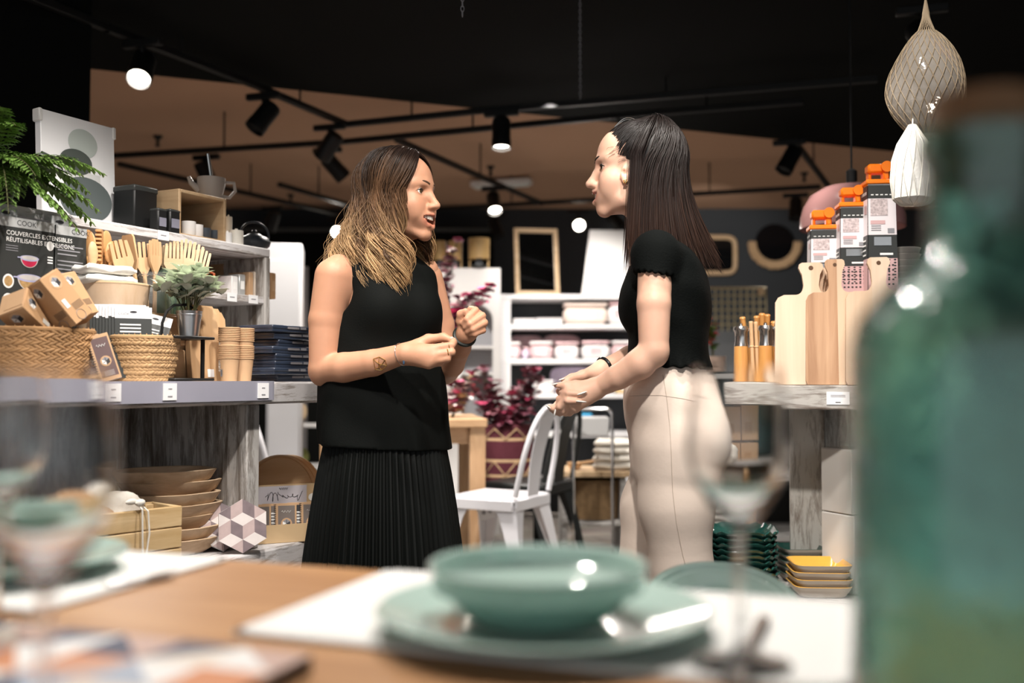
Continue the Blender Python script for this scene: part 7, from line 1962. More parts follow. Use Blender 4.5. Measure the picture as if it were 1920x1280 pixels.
# ------------------------------------------------------------------ white shelf unit with the pink tins
YS = 6.9; WS = mat('white_lacquer_shelf', (.80, .79, .80), .4)
c, wd, hh = fbox(930, 549, 1225, 1020, YS, .36); r = thing('white_shelf_unit', 'white shelf unit at the back, filled with pale pink boxes', 'shelf unit', (c.x, YS + .18, 0))
for k, (y, nm) in enumerate(((556, 'top_board'), (612, 'shelf_board'), (677, 'shelf_board'), (742, 'shelf_board'), (815, 'shelf_board'), (905, 'shelf_board'))):
    b = MB(); b.box((0, 0, zat(y, YS)), (wd - (.0 if k == 0 else .06), .36, .035), WS, None, .003); b.build(nm, r)
for sx in (-1, 1): b = MB(); b.box((sx * (wd / 2 - .02 - (.03 if sx < 0 else 0)), 0, zat(556, YS) / 2 - .01), (.04 if sx > 0 else .1, .355, zat(556, YS) - .02), WS, None, .003); b.build('side_panel', r)
b = MB(); b.box((0, .17, zat(556, YS) / 2 - .01), (wd - .08, .012, zat(556, YS) - .04), mat('slate_back', (.05, .055, .06), .8)); b.build('back_panel', r)
SHELF = {k: zat(y, YS) + .019 for k, y in ((0, 556), (1, 612), (2, 677), (3, 742), (4, 815), (5, 905))}
def tin(label, x0, x1, y0, lev, m, name='printed_tin', cat='tin', round_=False, dy=0.0, lid=None):
    p = at((x0 + x1) / 2, 700, YS); z = SHELF[lev]; h = zat(y0, YS) - z; w_ = (x1 - x0) / FPX * YS
    r = thing(name, label, cat, (p.x, YS + .13 + dy, z), 0, 'boxes on the white shelf unit')
    b = MB(); b.box((0, 0, h * .4), (w_, .18, h * .8), m, None, min(.03, h * .2)); b.rect(-w_ * .2, h * .25, w_ * .2, h * .6, lid or WHITEC, T(0, -.0905, 0) @ RX(90)); b.build('box_body', r)
    b = MB(); b.box((0, 0, h * .9), (w_ * 1.01, .184, h * .2), lid or m, None, min(.02, h * .09)); b.build('lid', r); return r
PTW = mat('white_tin', (.86, .83, .83), .35); PTP = mat('pink_floral_tin', (.80, .52, .54), .35, var=.4, vscale=30); LIL = mat('lilac_tin', (.68, .58, .74), .35, var=.2, vscale=30); BLU = mat('blue_box', (.05, .35, .62), .4)
tin('white lidded box on the upper white shelf, left one of two', 963, 1005, 596, 1, PTW); tin('white lidded box on the upper white shelf, right one of two', 1006, 1056, 595, 1, PTW)
tin('large blush basket-box with folded rim on the upper white shelf', 1058, 1141, 566, 1, mat('blush_fabric', (.85, .72, .64), .8), 'fabric_box', 'box')
tin('white box with a pink label at the right of the upper white shelf', 1143, 1180, 562, 1, PTW, lid=PTP)
for x0, x1, y0, m, lab in ((948, 976, 640, PTP, 'small floral pink tin at the left end of the middle white shelf'), (978, 992, 650, LIL, 'slim lilac tin beside the small floral pink one'), (993, 1037, 639, PTP, 'pink floral tin with a white label, second big tin of the middle white shelf'), (1041, 1086, 640, PTW, 'white tin with rounded lid in the middle of the middle white shelf'), (1092, 1145, 638, PTW, 'white tin with a rose mark, right of the middle white tin'), (1149, 1190, 638, PTP, 'pink tin at the right end of the middle white shelf')): tin(lab, x0, x1, y0, 2, m, lid=PTW if m is PTP else PTP)
def tray_back(label, x0, x1, y0, lev, m):
    p = at((x0 + x1) / 2, 700, YS); z = SHELF[lev]; h = zat(y0, YS) - z; w_ = (x1 - x0) / FPX * YS
    r = thing('serving_tray', label, 'tray', (p.x, YS + .29, z), 0, 'trays standing on the white shelf unit'); pts = []
    for k in range(40):
        a = 2 * PI * k / 40; q, s = math.cos(a), math.sin(a); pts.append((w_ / 2 * math.copysign(abs(q) ** .5, q), h / 2 + h / 2 * math.copysign(abs(s) ** .5, s)))
    b = MB(); b.prism(pts, -.008, .008, m, RX(90)); b.build('tray_panel', r); b = MB(); b.tube([(x, -.009, z_) for x, z_ in pts], .008, m, 6, True); b.build('raised_rim', r)
tray_back('pink rounded tray standing behind the tins, left one of two', 954, 1020, 627, 2, PTP); tray_back('pink rounded tray standing behind the tins, right one of two', 1022, 1092, 626, 2, PTP); tray_back('lilac oval tray standing on the lower white shelf behind the clasped hands', 1036, 1118, 688, 3, LIL)
tin('white box on the lower white shelf left of the clasped hands', 1000, 1040, 712, 3, PTW); tin('yellow box on the lower white shelf between hands and trousers', 1155, 1185, 712, 3, mat('butter_box', (.85, .62, .25), .5)); tin('bright blue box on the shelf below the clasped hands', 1086, 1112, 775, 4, BLU); tin('dark patterned box at the bottom right of the white shelf unit', 1120, 1165, 870, 5, CHAR)
# mirror and white panel on the unit
def framed(name, label, cat, x0, y0, x1, y1, Y, fm, inner, fw=.035, lean=-3, rz=0, z=None):
    a = at(x0, y1, Y); c = at(x1, y0, Y); w_ = c.x - a.x; h = c.z - a.z; zz = a.z if z is None else z; h = c.z - zz
    r = thing(name, label, cat, ((a.x + c.x) / 2, Y, zz), rz); tilt(r, lean, rz)
    for nm, cc, ss in (('frame_rail', (0, 0, fw / 2), (w_, .03, fw)), ('frame_rail', (0, 0, h - fw / 2), (w_, .03, fw)), ('frame_stile', (-w_ / 2 + fw / 2, 0, h / 2), (fw, .03, h - 2 * fw)), ('frame_stile', (w_ / 2 - fw / 2, 0, h / 2), (fw, .03, h - 2 * fw))): b = MB(); b.box(cc, ss, fm, None, .004); b.build(nm, r)
    b = MB(); b.box((0, .006, h / 2), (w_ - 2 * fw + .004, .012, h - 2 * fw + .004), inner); b.build('mirror_glass' if inner is MIRROR else 'panel', r); return r
framed('framed_mirror', 'tall mirror in a pale wooden frame standing on the white shelf unit', 'mirror', 966, 424, 1050, 553, 7.02, PALEWOOD, MIRROR, .03, -9, 10, SHELF[0])
c, wd, hh = fbox(1083, 426, 1178, 552, 7.0, .03); r = thing('leaning_board', 'bright white panel leaning on the white shelf unit beside the mirror', 'panel', (c.x + .03, 7.04, SHELF[0]), -6); tilt(r, -5, -6); b = MB(); b.prism([(-wd / 2, 0), (wd / 2 + .1, 0), (wd / 2 + .1, hh * .98), (-wd / 2 + .06, hh * 1.0)], -.012, .012, WHITEP, RX(90)); b.build('panel_board', r); b = MB(); b.box((.03, .014, hh / 2), (wd * .8, .006, hh * .9), PALEWOOD); b.build('backing', r)
# ------------------------------------------------------------------ back wall: mirrors and grid
p = at(1340, 478, 10.26); w_ = 78 / FPX * 10.26; h = 68 / FPX * 10.26
r = thing('rounded_mirror', 'rounded square mirror in a pale wooden frame on the charcoal wall', 'mirror', p); pts = []
for k in range(48):
    a = 2 * PI * k / 48; q, s = math.cos(a), math.sin(a); pts.append((w_ / 2 * math.copysign(abs(q) ** .38, q), 0, h / 2 * math.copysign(abs(s) ** .38, s)))
b = MB(); b.tube(pts, .026, PALEWOOD, 8, True); b.build('frame', r); b = MB(); b.add([(x * .98, .012, z_ * .98) for x, y, z_ in pts], [tuple(range(48))], mat('dark_mirror', (.05, .055, .06), .05, .9)); b.build('mirror_glass', r)
p = at(1452, 455, 10.25); R = 36 / FPX * 10.25; r = thing('fringed_mirror', 'round dark mirror with a straw fringe around its lower half on the charcoal wall', 'mirror', p)
b = MB(); b.lathe([(0, -.012), (R * .98, -.012), (R, 0), (R, .01)], mat('black_mirror', (.01, .01, .012), .08, .5), 40, RX(90) @ S(1, 1, -1), caps=False); b.build('mirror_disc', r)
b = MB(); rg = random.Random(3)
for k in range(150):
    a = PI + PI * .06 + PI * .9 * k / 149 - .0; a = PI * 1.0 + (k / 149) * PI * 1.0; L1 = R * rg.uniform(1.28, 1.42)
    b.tube([(R * .98 * math.cos(a), -.01, R * .98 * math.sin(a)), (L1 * math.cos(a + rg.uniform(-.02, .02)), -.012 + rg.uniform(-.015, .01), L1 * math.sin(a))], [.012, .017], SAND, 5)
b.build('straw_fringe', r)
c, wd, hh = fbox(1318, 540, 1436, 605, 7.6, .02); zb_ = zat(622, 7.6); hh = zat(540, 7.6) - zb_; r = thing('wire_grid_panel', 'brass wire grid panel standing behind the red flowers', 'wire grid', (c.x, 7.6, zb_)); BR = mat('brass_wire', (.55, .46, .28), .35, .7)
b = MB(); 
for k in range(11): x = -wd / 2 + wd * k / 10; b.cyl((x, 0, 0), (x, 0, hh), .006, BR, 6)
for k in range(7): z = hh * k / 6; b.cyl((-wd / 2, 0, z), (wd / 2, 0, z), .006, BR, 6)
b.build('wire_mesh', r); b = MB(); b.tube([(-wd / 2, 0, 0), (wd / 2, 0, 0), (wd / 2, 0, hh), (-wd / 2, 0, hh)], .011, BR, 8, True); b.ell((wd / 2 - .04, -.01, hh - .03), (.03, .02, .03), PALEWOOD, 12, 8); b.build('wire_frame', r)
# low sideboard carrying grid and flowers
c, wd, hh = fbox(1300, 622, 1480, 800, 7.3, .5); r = thing('sideboard', 'dark grey sideboard under the wire grid panel', 'sideboard', (c.x, 7.56, 0)); zs = zat(622, 7.6) - .004; b = MB(); b.box((0, 0, zs / 2), (wd, .46, zs), mat('smoke_lacquer', (.09, .095, .1), .5), None, .006); b.build('cabinet_body', r)
for sx in (-1, 1): b = MB(); b.box((sx * wd * .24, -.236, zs * .5), (wd * .45, .012, zs * .85), mat('smoke_door', (.10, .105, .11), .5), None, .004); d_ = b.build('door', r); b = MB(); b.cyl((sx * wd * .06, -.242, zs * .5), (sx * wd * .06, -.26, zs * .5), .012, BR, 10); b.build('knob', d_)
p = at(1334, 640, 5.25)
r0 = thing('plinth_stand', 'dark plinth with red geraniums behind the cropped tee', 'plinth', (p.x, 5.25, 0)); b = MB(); b.box((0, 0, zat(705, 5) / 2), (.3, .3, zat(705, 5)), CHAR, None, .004); b.build('plinth_body', r0); b = MB(); b.box((0, 0, zat(705, 5) + .006), (.32, .32, .012), CHAR, None, .003); b.build('plinth_top', r0)
def pot2(r): b = MB(); b.lathe([(0, 0), (.05, 0), (.065, .09), (.06, .09), (.045, .01), (0, .01)], mat('brick_pattern_pot', (.55, .40, .32), .6, var=.5, vscale=40), 24, caps=False); b.build('pot', r)
sprays('red_geranium', 'red geranium in a speckled pot just right of the cropped tee', Vector((p.x, 5.2, zat(705, 5) + .013)), [A(1322, 605, 5.2), A(1330, 600, 5.2), A(1340, 606, 5.2), A(1335, 615, 5.15), A(1326, 622, 5.2)], FERN, 3, .035, .02, 6, Vector((0, 0, .09)), cat='plant', vase=pot2, mats=[FERN, FERN, mat('red_petal', (.7, .02, .03), .5)])
# ------------------------------------------------------------------ right rear: cartons, hat, towels seen past the trousers
c, wd, hh = fbox(1330, 960, 1480, 1010, 4.4, .4); r = thing('storage_shelf', 'grey storage shelf of cartons seen past the cream trousers', 'shelf', (c.x + .05, 4.65, 0)); hs = [.28, zat(890, 4.45), zat(706, 4.45) + .0]
for z in hs: b = MB(); b.box((0, 0, z - .012), (.66, .45, .024), WASHGREY, None, .002); b.build('shelf_board', r)
for sx in (-1, 1): b = MB(); b.box((sx * .32, 0, hs[2] / 2 - .012), (.025, .45, hs[2] - .026), WASHRV, None, .002); b.build('side_panel', r)
b = MB(); b.box((0, .22, hs[2] / 2), (.66, .012, hs[2] - .03), CHAR); b.build('back_panel', r)
KB = [(1352, 1390, 770, 838, .2, 'brown carton beside the trousers on the storage shelf, upper of the left pair'), (1392, 1432, 764, 838, .2, 'brown carton on the storage shelf, upper of the right pair'), (1345, 1388, 838, 886, .2, 'brown carton on the storage shelf, lower of the left pair'), (1390, 1432, 838, 886, .2, 'brown carton on the storage shelf, lower of the right pair')]
for (x0, x1, y0, y1, dd, lab) in KB:
    c, wd, hh = fbox(x0, y0, x1, y1, 4.6, .2); z = hs[1] + .001 if y1 > 840 else hs[1] + .001 + (zat(838, 4.6) - zat(887, 4.6))
    r = thing('brown_carton', lab, 'carton', (c.x, c.y, z), 0, 'brown cartons on the storage shelf'); h = zat(y0, 4.6) - z - .002; b = MB(); b.box((0, 0, h / 2), (wd, .2, h), KRAFT2, None, .002); b.rect(-wd * .3, h * .2, wd * .1, h * .5, KRAFT, T(0, -.1006, 0) @ RX(90)); b.build('carton_body', r); b = MB(); b.box((0, 0, h + .0006), (wd * .12, .2, .0012), mat('tape', (.62, .5, .35), .3)); b.build('packing_tape', r)
p = at(1372, 845, 4.3); r = thing('cloth_hat', 'white cloth bundle propped in front of the brown cartons', 'cloth', (p.x, 4.42, hs[1] + .002)); b = MB(); blob(b, (0, 0, .06), (.05, .03, .065), CLOTH, 5, .15); b.build('bundle', r)
cloth_stack('towel_stack', 'grey and cream folded towels on the storage shelf behind the trousers', Vector((at(1370, 930, 4.45).x, 4.55, .282)), 0, .2, .2, 4, .03, mat('grey_towel', (.52, .49, .45), .9), 6, 'towels')
for k, (px, lab) in enumerate(((1408, 'slim bottle with a wooden stopper on the storage shelf, left one of two'), (1418, 'slim bottle with a wooden stopper on the storage shelf, right one of two'))):
    p = at(px, 900, 4.4); r = thing('slim_bottle', lab, 'bottle', (p.x, 4.45 + .05 * k, .282), 0, 'slim bottles on the storage shelf'); b = MB(); b.lathe([(0, 0), (.018, 0), (.02, .12), (.008, .15), (.008, .18), (0, .18)], mat('amber_liquid', (.35, .2, .1), .2), 16, caps=False); b.build('bottle_body', r); b = MB(); b.cyl((0, 0, .18), (0, 0, .21), .011, PALEWOOD, 12); b.build('stopper', r)
# ------------------------------------------------------------------ floor things near the chairs
c, wd, hh = fbox(1048, 882, 1180, 898, 5.4, .4); bench = r = thing('low_bench', 'pale low wooden bench holding folded cloths, behind the clasped hands', 'bench', (c.x, 5.6, 0)); zb_ = zat(884, 5.4); b = MB(); b.box((0, 0, zb_ - .015), (wd + .02, .4, .03), PALEWOOD, None, .003); b.build('bench_top', r)
for sx in (-1, 1): b = MB(); b.box((sx * (wd / 2 - .03), 0, (zb_ - .03) / 2), (.03, .34, zb_ - .03), WASHGREY, None, .003); b.build('leg', r)
cloth_stack('folded_cloth', 'cream folded cloths piled on the pale low bench', Vector((at(1152, 850, 5.5).x, 5.55, zb_ + .002)), -10, .22, .2, 4, .042, CLOTH, 9)
r = thing('wooden_scoop', 'small wooden scoop lying on the pale low bench', 'scoop', at(1078, 876, 5.5), 20); r.location.z = zb_ + .002; b = MB(); b.lathe([(0, 0), (.03, .008), (.045, .04), (.04, .04), (.026, .014), (0, .006)], BEECH, 20, caps=False); b.build('scoop_bowl', r); b = MB(); b.tube([(.04, 0, .035), (.12, 0, .045)], [.008, .006], BEECH, 8); b.build('handle', r)
b = MB(); b.box((0, 0, .19), (wd - .04, .36, .02), WASHGREY, None, .002); b.build('under_shelf', bench)
p = at(1118, 970, 5.45); r = thing('wicker_basket', 'brown wicker basket on the under-shelf of the pale low bench', 'basket', (p.x, 5.58, .202)); hb = zb_ - .03 - .202 - .025
b = MB()
for k in range(12):
    t = k / 11; R = lerp(.125, .15, t); b.tube([(R * math.cos(a), R * .85 * math.sin(a), .012 + (hb - .02) * t) for a in [2 * PI * i / 40 for i in range(40)]], hb / 12 * .55, mat('brown_rush', (.20, .125, .06), .8, var=.4, vscale=40), 6, True)
b.lathe([(0, .004), (.12, .004)], WICK, 24, sy=.85, caps=False); b.build('woven_body', r)
for sx in (-1, 1): b = MB(); b.tube([(sx * .15, -.05, hb * .85), (sx * .175, -.02, hb * .9), (sx * .175, .02, hb * .9), (sx * .15, .05, hb * .85)], .008, WICK, 6); b.build('handle', r)
# chrome rack
CHR = mat('chrome_tube', (.62, .62, .63), .2, .95); x0 = at(1075, 800, 5.2).x; x1 = at(1148, 800, 5.2).x; zt_ = zat(766, 5.2)
r = thing('rolling_rack', 'small chrome tube rack standing right behind the clasped hands', 'rack', ((x0 + x1) / 2, 5.2, 0)); hw = (x1 - x0) / 2
b = MB(); b.tube([(-hw, 0, .05), (-hw, 0, zt_ - .03), (-hw + .01, 0, zt_ - .01), (-hw + .03, 0, zt_), (hw - .03, 0, zt_), (hw - .01, 0, zt_ - .01), (hw, 0, zt_ - .03), (hw, 0, .05)], .008, CHR, 8); b.build('frame_tube', r)
b = MB(); b.box((0, .08, zat(800, 5.2) - .0), (hw * 1.7, .15, .1), mat('grey_bin', (.42, .42, .42), .5), None, .006); b.build('wire_tray', r)
for sx in (-1, 1): b = MB(); b.tube([(sx * hw, -.02, .06), (sx * hw * .98, -.04, .05), (sx * hw * .95, -.09, .012)], .006, CHR, 6); b.cyl((sx * hw - .008, 0, .025), (sx * hw + .008, 0, .025), .025, BLACK, 16); b.build('caster', r)
# woven roll and tag on the floor
p = at(872, 1010, 4.5); r = thing('woven_mat_roll', 'rolled straw mats lying on the floor by the oak table leg', 'rolled mat', (p.x - .05, 4.55, .055), 70)
b = MB()
for k in range(16): b.tube([(lerp(-.16, .16, k / 15), .055 * math.cos(a), .055 * math.sin(a)) for a in [2 * PI * i / 20 for i in range(20)]], .011, WICK2, 6, True)
b.build('woven_roll', r); b = MB(); b.tube([(-.17, .045 * (1 - k / 40) * math.cos(k * .5), .045 * (1 - k / 40) * math.sin(k * .5)) for k in range(36)], .006, WICK, 5); b.build('spiral_end', r)
p = at(912, 962, 4.55); r = thing('swing_tag', 'white card tag hanging under the seat of the white chair', 'tag', p); b = MB(); b.box((0, 0, 0), (.075, .003, .055), WHITEC, RY(-18), .001); b.disc((0, .0), .01, GREYPR, 12, T(-.012, -.002, .004) @ RX(90)); b.disc((0, 0), .01, GREYPR, 12, T(.016, -.002, .01) @ RX(90)); b.build('card', r); b = MB(); b.tube([(.02, 0, .025), (.04, 0, .06), (.03, 0, .09)], .001, CHAR, 4); b.build('string', r)
# ------------------------------------------------------------------ behind the left island
c, wd, hh = fbox(500, 455, 546, 600, 4.6, .3); r = thing('grey_cabinet', 'pale grey cabinet standing behind the shelf unit end', 'cabinet', (c.x, 4.75, 0), 10); z1 = zat(455, 4.6); b = MB(); b.box((0, 0, z1 / 2), (.16, .3, z1), mat('pale_grey_lacquer', (.42, .42, .43), .5), None, .006); b.build('cabinet_body', r); b = MB(); b.box((0, -.154, z1 * .6), (.14, .01, z1 * .7), mat('pale_grey_door', (.45, .45, .46), .5), None, .003); b.build('door', r)
def wire_rack(label, x0, x1, Y, zs, top, seed):
    a = at(x0, 700, Y).x; c = at(x1, 700, Y).x; w_ = c - a; r = thing('wire_shelf_rack', label, 'rack', ((a + c) / 2, Y + .2, 0))
    for sx in (-1, 1):
        for sy in (-1, 1): b = MB(); b.cyl((sx * w_ / 2, sy * .19, 0), (sx * w_ / 2, sy * .19, top), .011, mat('white_tube', (.7, .7, .72), .35), 10); b.build('upright_tube', r)
    for z in zs: b = MB(); b.box((0, 0, z), (w_, .38, .012), mat('wire_shelf_grey', (.5, .5, .5), .4), None, .002); b.build('shelf_grid', r)
    b = MB(); b.cyl((-w_ / 2, .19, zs[0]), (w_ / 2, .19, zs[1]), .005, STEEL, 6); b.cyl((w_ / 2, .19, zs[0]), (-w_ / 2, .19, zs[1]), .005, STEEL, 6); b.build('cross_brace', r)
    return r, (a + c) / 2
zs = [.2, zat(880, 5.6), zat(800, 5.6), zat(668, 5.6)]
rk, xc = wire_rack('white tube rack with wrapped goods behind the counter end', 516, 640, 5.6, zs, zat(520, 5.6), 1)
goods = [(530, 3, .09, .05, mat('wrapped_white', (.72, .70, .68), .4), 'white wrapped parcel on the top of the tube rack, leftmost'), (548, 3, .1, .04, mat('red_pack', (.75, .12, .06), .4), 'red and white packet on the top of the tube rack'), (566, 3, .16, .06, mat('wrapped_grey', (.5, .49, .5), .3), 'grey wrapped bottle on the top of the tube rack'), (590, 3, .14, .06, mat('wrapped_pale', (.66, .64, .63), .4), 'pale wrapped bottle at the right on top of the tube rack'),
         (530, 2, .11, .08, mat('straw_bag', (.52, .38, .22), .8), 'straw-coloured bag on the middle level of the tube rack, left'), (556, 2, .12, .09, mat('biscuit_bag', (.58, .44, .28), .8), 'biscuit-coloured bag on the middle level of the tube rack, right'), (532, 1, .07, .08, mat('rose_bag', (.5, .33, .30), .7), 'rose-coloured bundle on the lower level of the tube rack, left'), (562, 1, .1, .08, mat('moss_bag', (.25, .28, .08), .8), 'moss-green bundle on the lower level of the tube rack, right')]
for px, lv, h, rr, m, lab in goods:
    x = at(px, 700, 5.75).x; r = thing('wrapped_parcel', lab, 'parcel', (x, 5.77, zs[lv] + .007), 0, 'wrapped goods on the tube rack'); b = MB(); blob(b, (0, 0, h / 2), (rr * .62, rr * .6, h / 2), m, int(px * lv), .12, 20, 14); b.build('wrapping', r); b = MB(); b.ell((0, 0, h * .98), (rr * .2, rr * .2, h * .1), m, 10, 6); b.build('gathered_top', r)
for k, px in enumerate((556, 572)):
    p = at(px, 700, 6.2); r = thing('display_pole', ['tall grey pole standing in the dark left of the ombre hair, left of two', 'tall grey pole standing in the dark left of the ombre hair, right of two'][k], 'pole', (p.x, 6.2, 0), 0, 'tall grey poles'); b = MB(); b.lathe([(0, 0), (.024, 0), (.024, .02), (.016, .03), (.016, zat(470 if k == 0 else 500, 6.2)), (0, zat(469 if k == 0 else 499, 6.2))], mat('pole_grey', (.3, .3, .31), .4), 16, caps=False); b.build('pole', r)
c, wd, hh = fbox(560, 400, 800, 720, 9.9, .3); r = thing('dark_partition', 'dark freestanding partition in the gloom behind the ombre-haired woman', 'partition', (c.x, 10.0, 0)); b = MB(); b.box((0, 0, zat(395, 9.0) / 2), (2.6, .1, zat(395, 9.0)), BLACKP, None, .004); b.build('panel', r); b = MB(); b.box((0, -.055, zat(395, 9) - .03), (2.6, .01, .04), CHAR); b.build('top_trim', r)
# ================================================================== THE LAID TABLE IN FRONT
TZ = .75; TA = -19.5; TD = Vector((math.cos(math.radians(TA)), math.sin(math.radians(TA)))); TN = Vector((-TD.y, TD.x))
TE = Vector((-.138, 1.158))       # on the far edge
def TP(px, py, z=TZ): return atz(px, py, z)
r = thing('dining_table', 'warm oak dining table laid with white placemats in the foreground', 'table', (TE.x, TE.y, 0), TA)
b = MB(); b.box((-.12, -.6, TZ - .016), (2.1, 1.2, .032), OAK, None, .004); b.build('tabletop', r)
for sx in (-1.08, .84):
    for sy in (-.1, -1.1): b = MB(); b.box((sx, sy, (TZ - .032) / 2), (.07, .07, TZ - .032), OAK, None, .004); b.build('leg', r)
for sy in (-.1, -1.1): b = MB(); b.box((-.12, sy, TZ - .075), (1.85, .022, .085), OAK); b.build('apron', r)
def tl(x, y, z=TZ): p = TE + TD * x + TN * y; return Vector((p.x, p.y, z))
def placemat(label, x0, x1, y0, y1):
    r = thing('placemat', label, 'placemat', tl((x0 + x1) / 2, (y0 + y1) / 2, TZ + .001), TA, 'white placemats'); w_, d_ = x1 - x0, y1 - y0; b = MB(); b.box((0, 0, .0015), (w_, d_, .003), LINEN, None, .001); b.build('woven_panel', r)
    b = MB()
    for sx in (-1, 1): b.box((sx * (w_ / 2 - .006), 0, .0034), (.008, d_ - .004, .001), LINEN)
    for sy in (-1, 1): b.box((0, sy * (d_ / 2 - .006), .0034), (w_ - .004, .008, .001), LINEN)
    b.build('hem', r)
placemat('white placemat under the big green plate', .0, .505, -.31, -.012); placemat('white placemat at the left behind the wine glasses', -.72, -.215, -.31, -.012)
ZP = TZ + .0052
def plate(label, p, R, h, name='dinner_plate'):
    r = thing(name, label, 'plate', p); b = MB()
    b.lathe([(0, .003), (R * .6, .003), (R * .62, 0), (R * .66, .003), (R * .98, h - .003), (R, h)], TEAL, 72, caps=False); b.build('underside', r)
    b = MB(); b.lathe([(R, h), (R * .985, h + .002), (R * .95, h), (R * .7, .0085), (R * .62, .0065), (0, .0065)], TEAL_IN, 72, caps=False); b.build('glazed_well', r); return r
pp = at(1017, 1150, .875); plate('large green glazed dinner plate under the bowl in the foreground', (pp.x, pp.y, ZP), .1445, .018)
def bowl(label, p, R, h, fr=.42, name='bowl'):
    r = thing(name, label, 'bowl', p); b = MB()
    b.lathe([(0, .004), (R * fr * .95, .004), (R * fr, 0), (R * (fr + .04), .004), (R * lerp(fr + .06, .86, .4), h * .2), (R * lerp(fr + .06, .86, .75), h * .4), (R * .86, h * .56), (R * .955, h * .585), (R * .965, h * .6), (R * .985, h * .95), (R, h)], TEAL, 72, caps=False); b.build('outer_wall', r)
    b = MB(); b.lathe([(R, h), (R * .985, h + .0018), (R * .955, h), (R * .93, h * .68), (R * lerp(fr, .9, .7), h * .5), (R * lerp(fr, .9, .34), h * .28), (R * fr * .97, .009), (0, .008)], TEAL_IN, 72, caps=False); b.build('glazed_inside', r); return r
bp = Vector((pp.x - .004, pp.y, ZP + .0085)); bowl('green glazed bowl standing on the large dinner plate', bp, .0957, .046, .6)
lp = TP(28, 1080); plate('green plate on the left placemat behind the wine glasses', (lp.x, lp.y, ZP), .12, .02); bowl('dark green bowl on the left plate behind the wine glasses', Vector((lp.x, lp.y, ZP + .0085)), .075, .05)
# wine glasses
def wine(label, p, R, H, foot=.036, bowl_h=.115):
    r = thing('wine_glass', label, 'wine glass', p, 0, 'wine glasses on the table'); zb = H - bowl_h
    b = MB(); prof = [(.0038, zb - .004), (.012, zb + .004), (R * .55, zb + bowl_h * .13), (R * .86, zb + bowl_h * .3), (R, zb + bowl_h * .48), (R * .94, zb + bowl_h * .75), (R * .8, H), (R * .785, H), (R * .922, zb + bowl_h * .75), (R * .975, zb + bowl_h * .48), (R * .84, zb + bowl_h * .31), (R * .53, zb + bowl_h * .15), (.008, zb + .012), (0, zb + .010)]
    b.lathe(prof, GLASS, 48, caps=False); b.build('bowl', r, 60)
    b = MB(); b.lathe([(0, .0032), (.0075, .0062), (.0042, .014), (.0036, zb * .5), (.0038, zb - .004)], GLASS, 24, caps=False); b.build('stem', r, 60)
    b = MB(); b.lathe([(0, 0), (foot * .98, 0), (foot, .0012), (foot * .9, .0026), (.0085, .0062), (0, .0066)], GLASS, 48, caps=False); b.build('foot', r, 60); return r
wp = TP(1388, 1258); wine('wine glass in front of the cream trousers, right of the bowl', (wp.x, wp.y, ZP), .0395, .224, .038, .12)
wq = at(92, 700, .60); wine('near wine glass at the left edge, large and blurred', (wq.x, wq.y, TZ + .001), .0405, .226, .036, .13)
wq = at(0, 700, .86); wine('wine glass farther back at the far left edge of the left placemat', (wq.x, wq.y, ZP), .04, .222, .036, .12)
# cutlery
def cutlery(kind, label, a, c):
    a, c = Vector(a), Vector(c); d = c - a; L = d.length; r = thing(kind, label, 'cutlery', a, math.degrees(math.atan2(d.y, d.x)), 'steel cutlery'); b = MB()
    b.tube([(0, 0, .003), (L * .25, 0, .003), (L * .5, 0, .0035), (L * .58, 0, .004)], [.006, .0055, .0035, .003], STEEL, 8, flat=.45); b.build('handle', r); b = MB()
    if kind == 'fork':
        b.box((L * .68, 0, .004), (L * .18, .022, .0018), STEEL, None, .0006)
        for k in range(4): b.box((L * .88, -.0085 + .0057 * k, .0045), (L * .24, .003, .0016), STEEL)
    else: b.prism([(L * .57, -.003), (L * .95, -.008), (L, -.002), (L * .98, .008), (L * .57, .008)], .0025, .004, STEEL)
    b.build('tines' if kind == 'fork' else 'blade', r)
cutlery('knife', 'steel knife on the placemat right of the big plate', TP(1432, 1165, ZP), TP(1368, 1300, ZP)); cutlery('knife', 'steel knife on the left placemat, pointing at the crate', TP(200, 1100, ZP), TP(330, 1075, ZP))
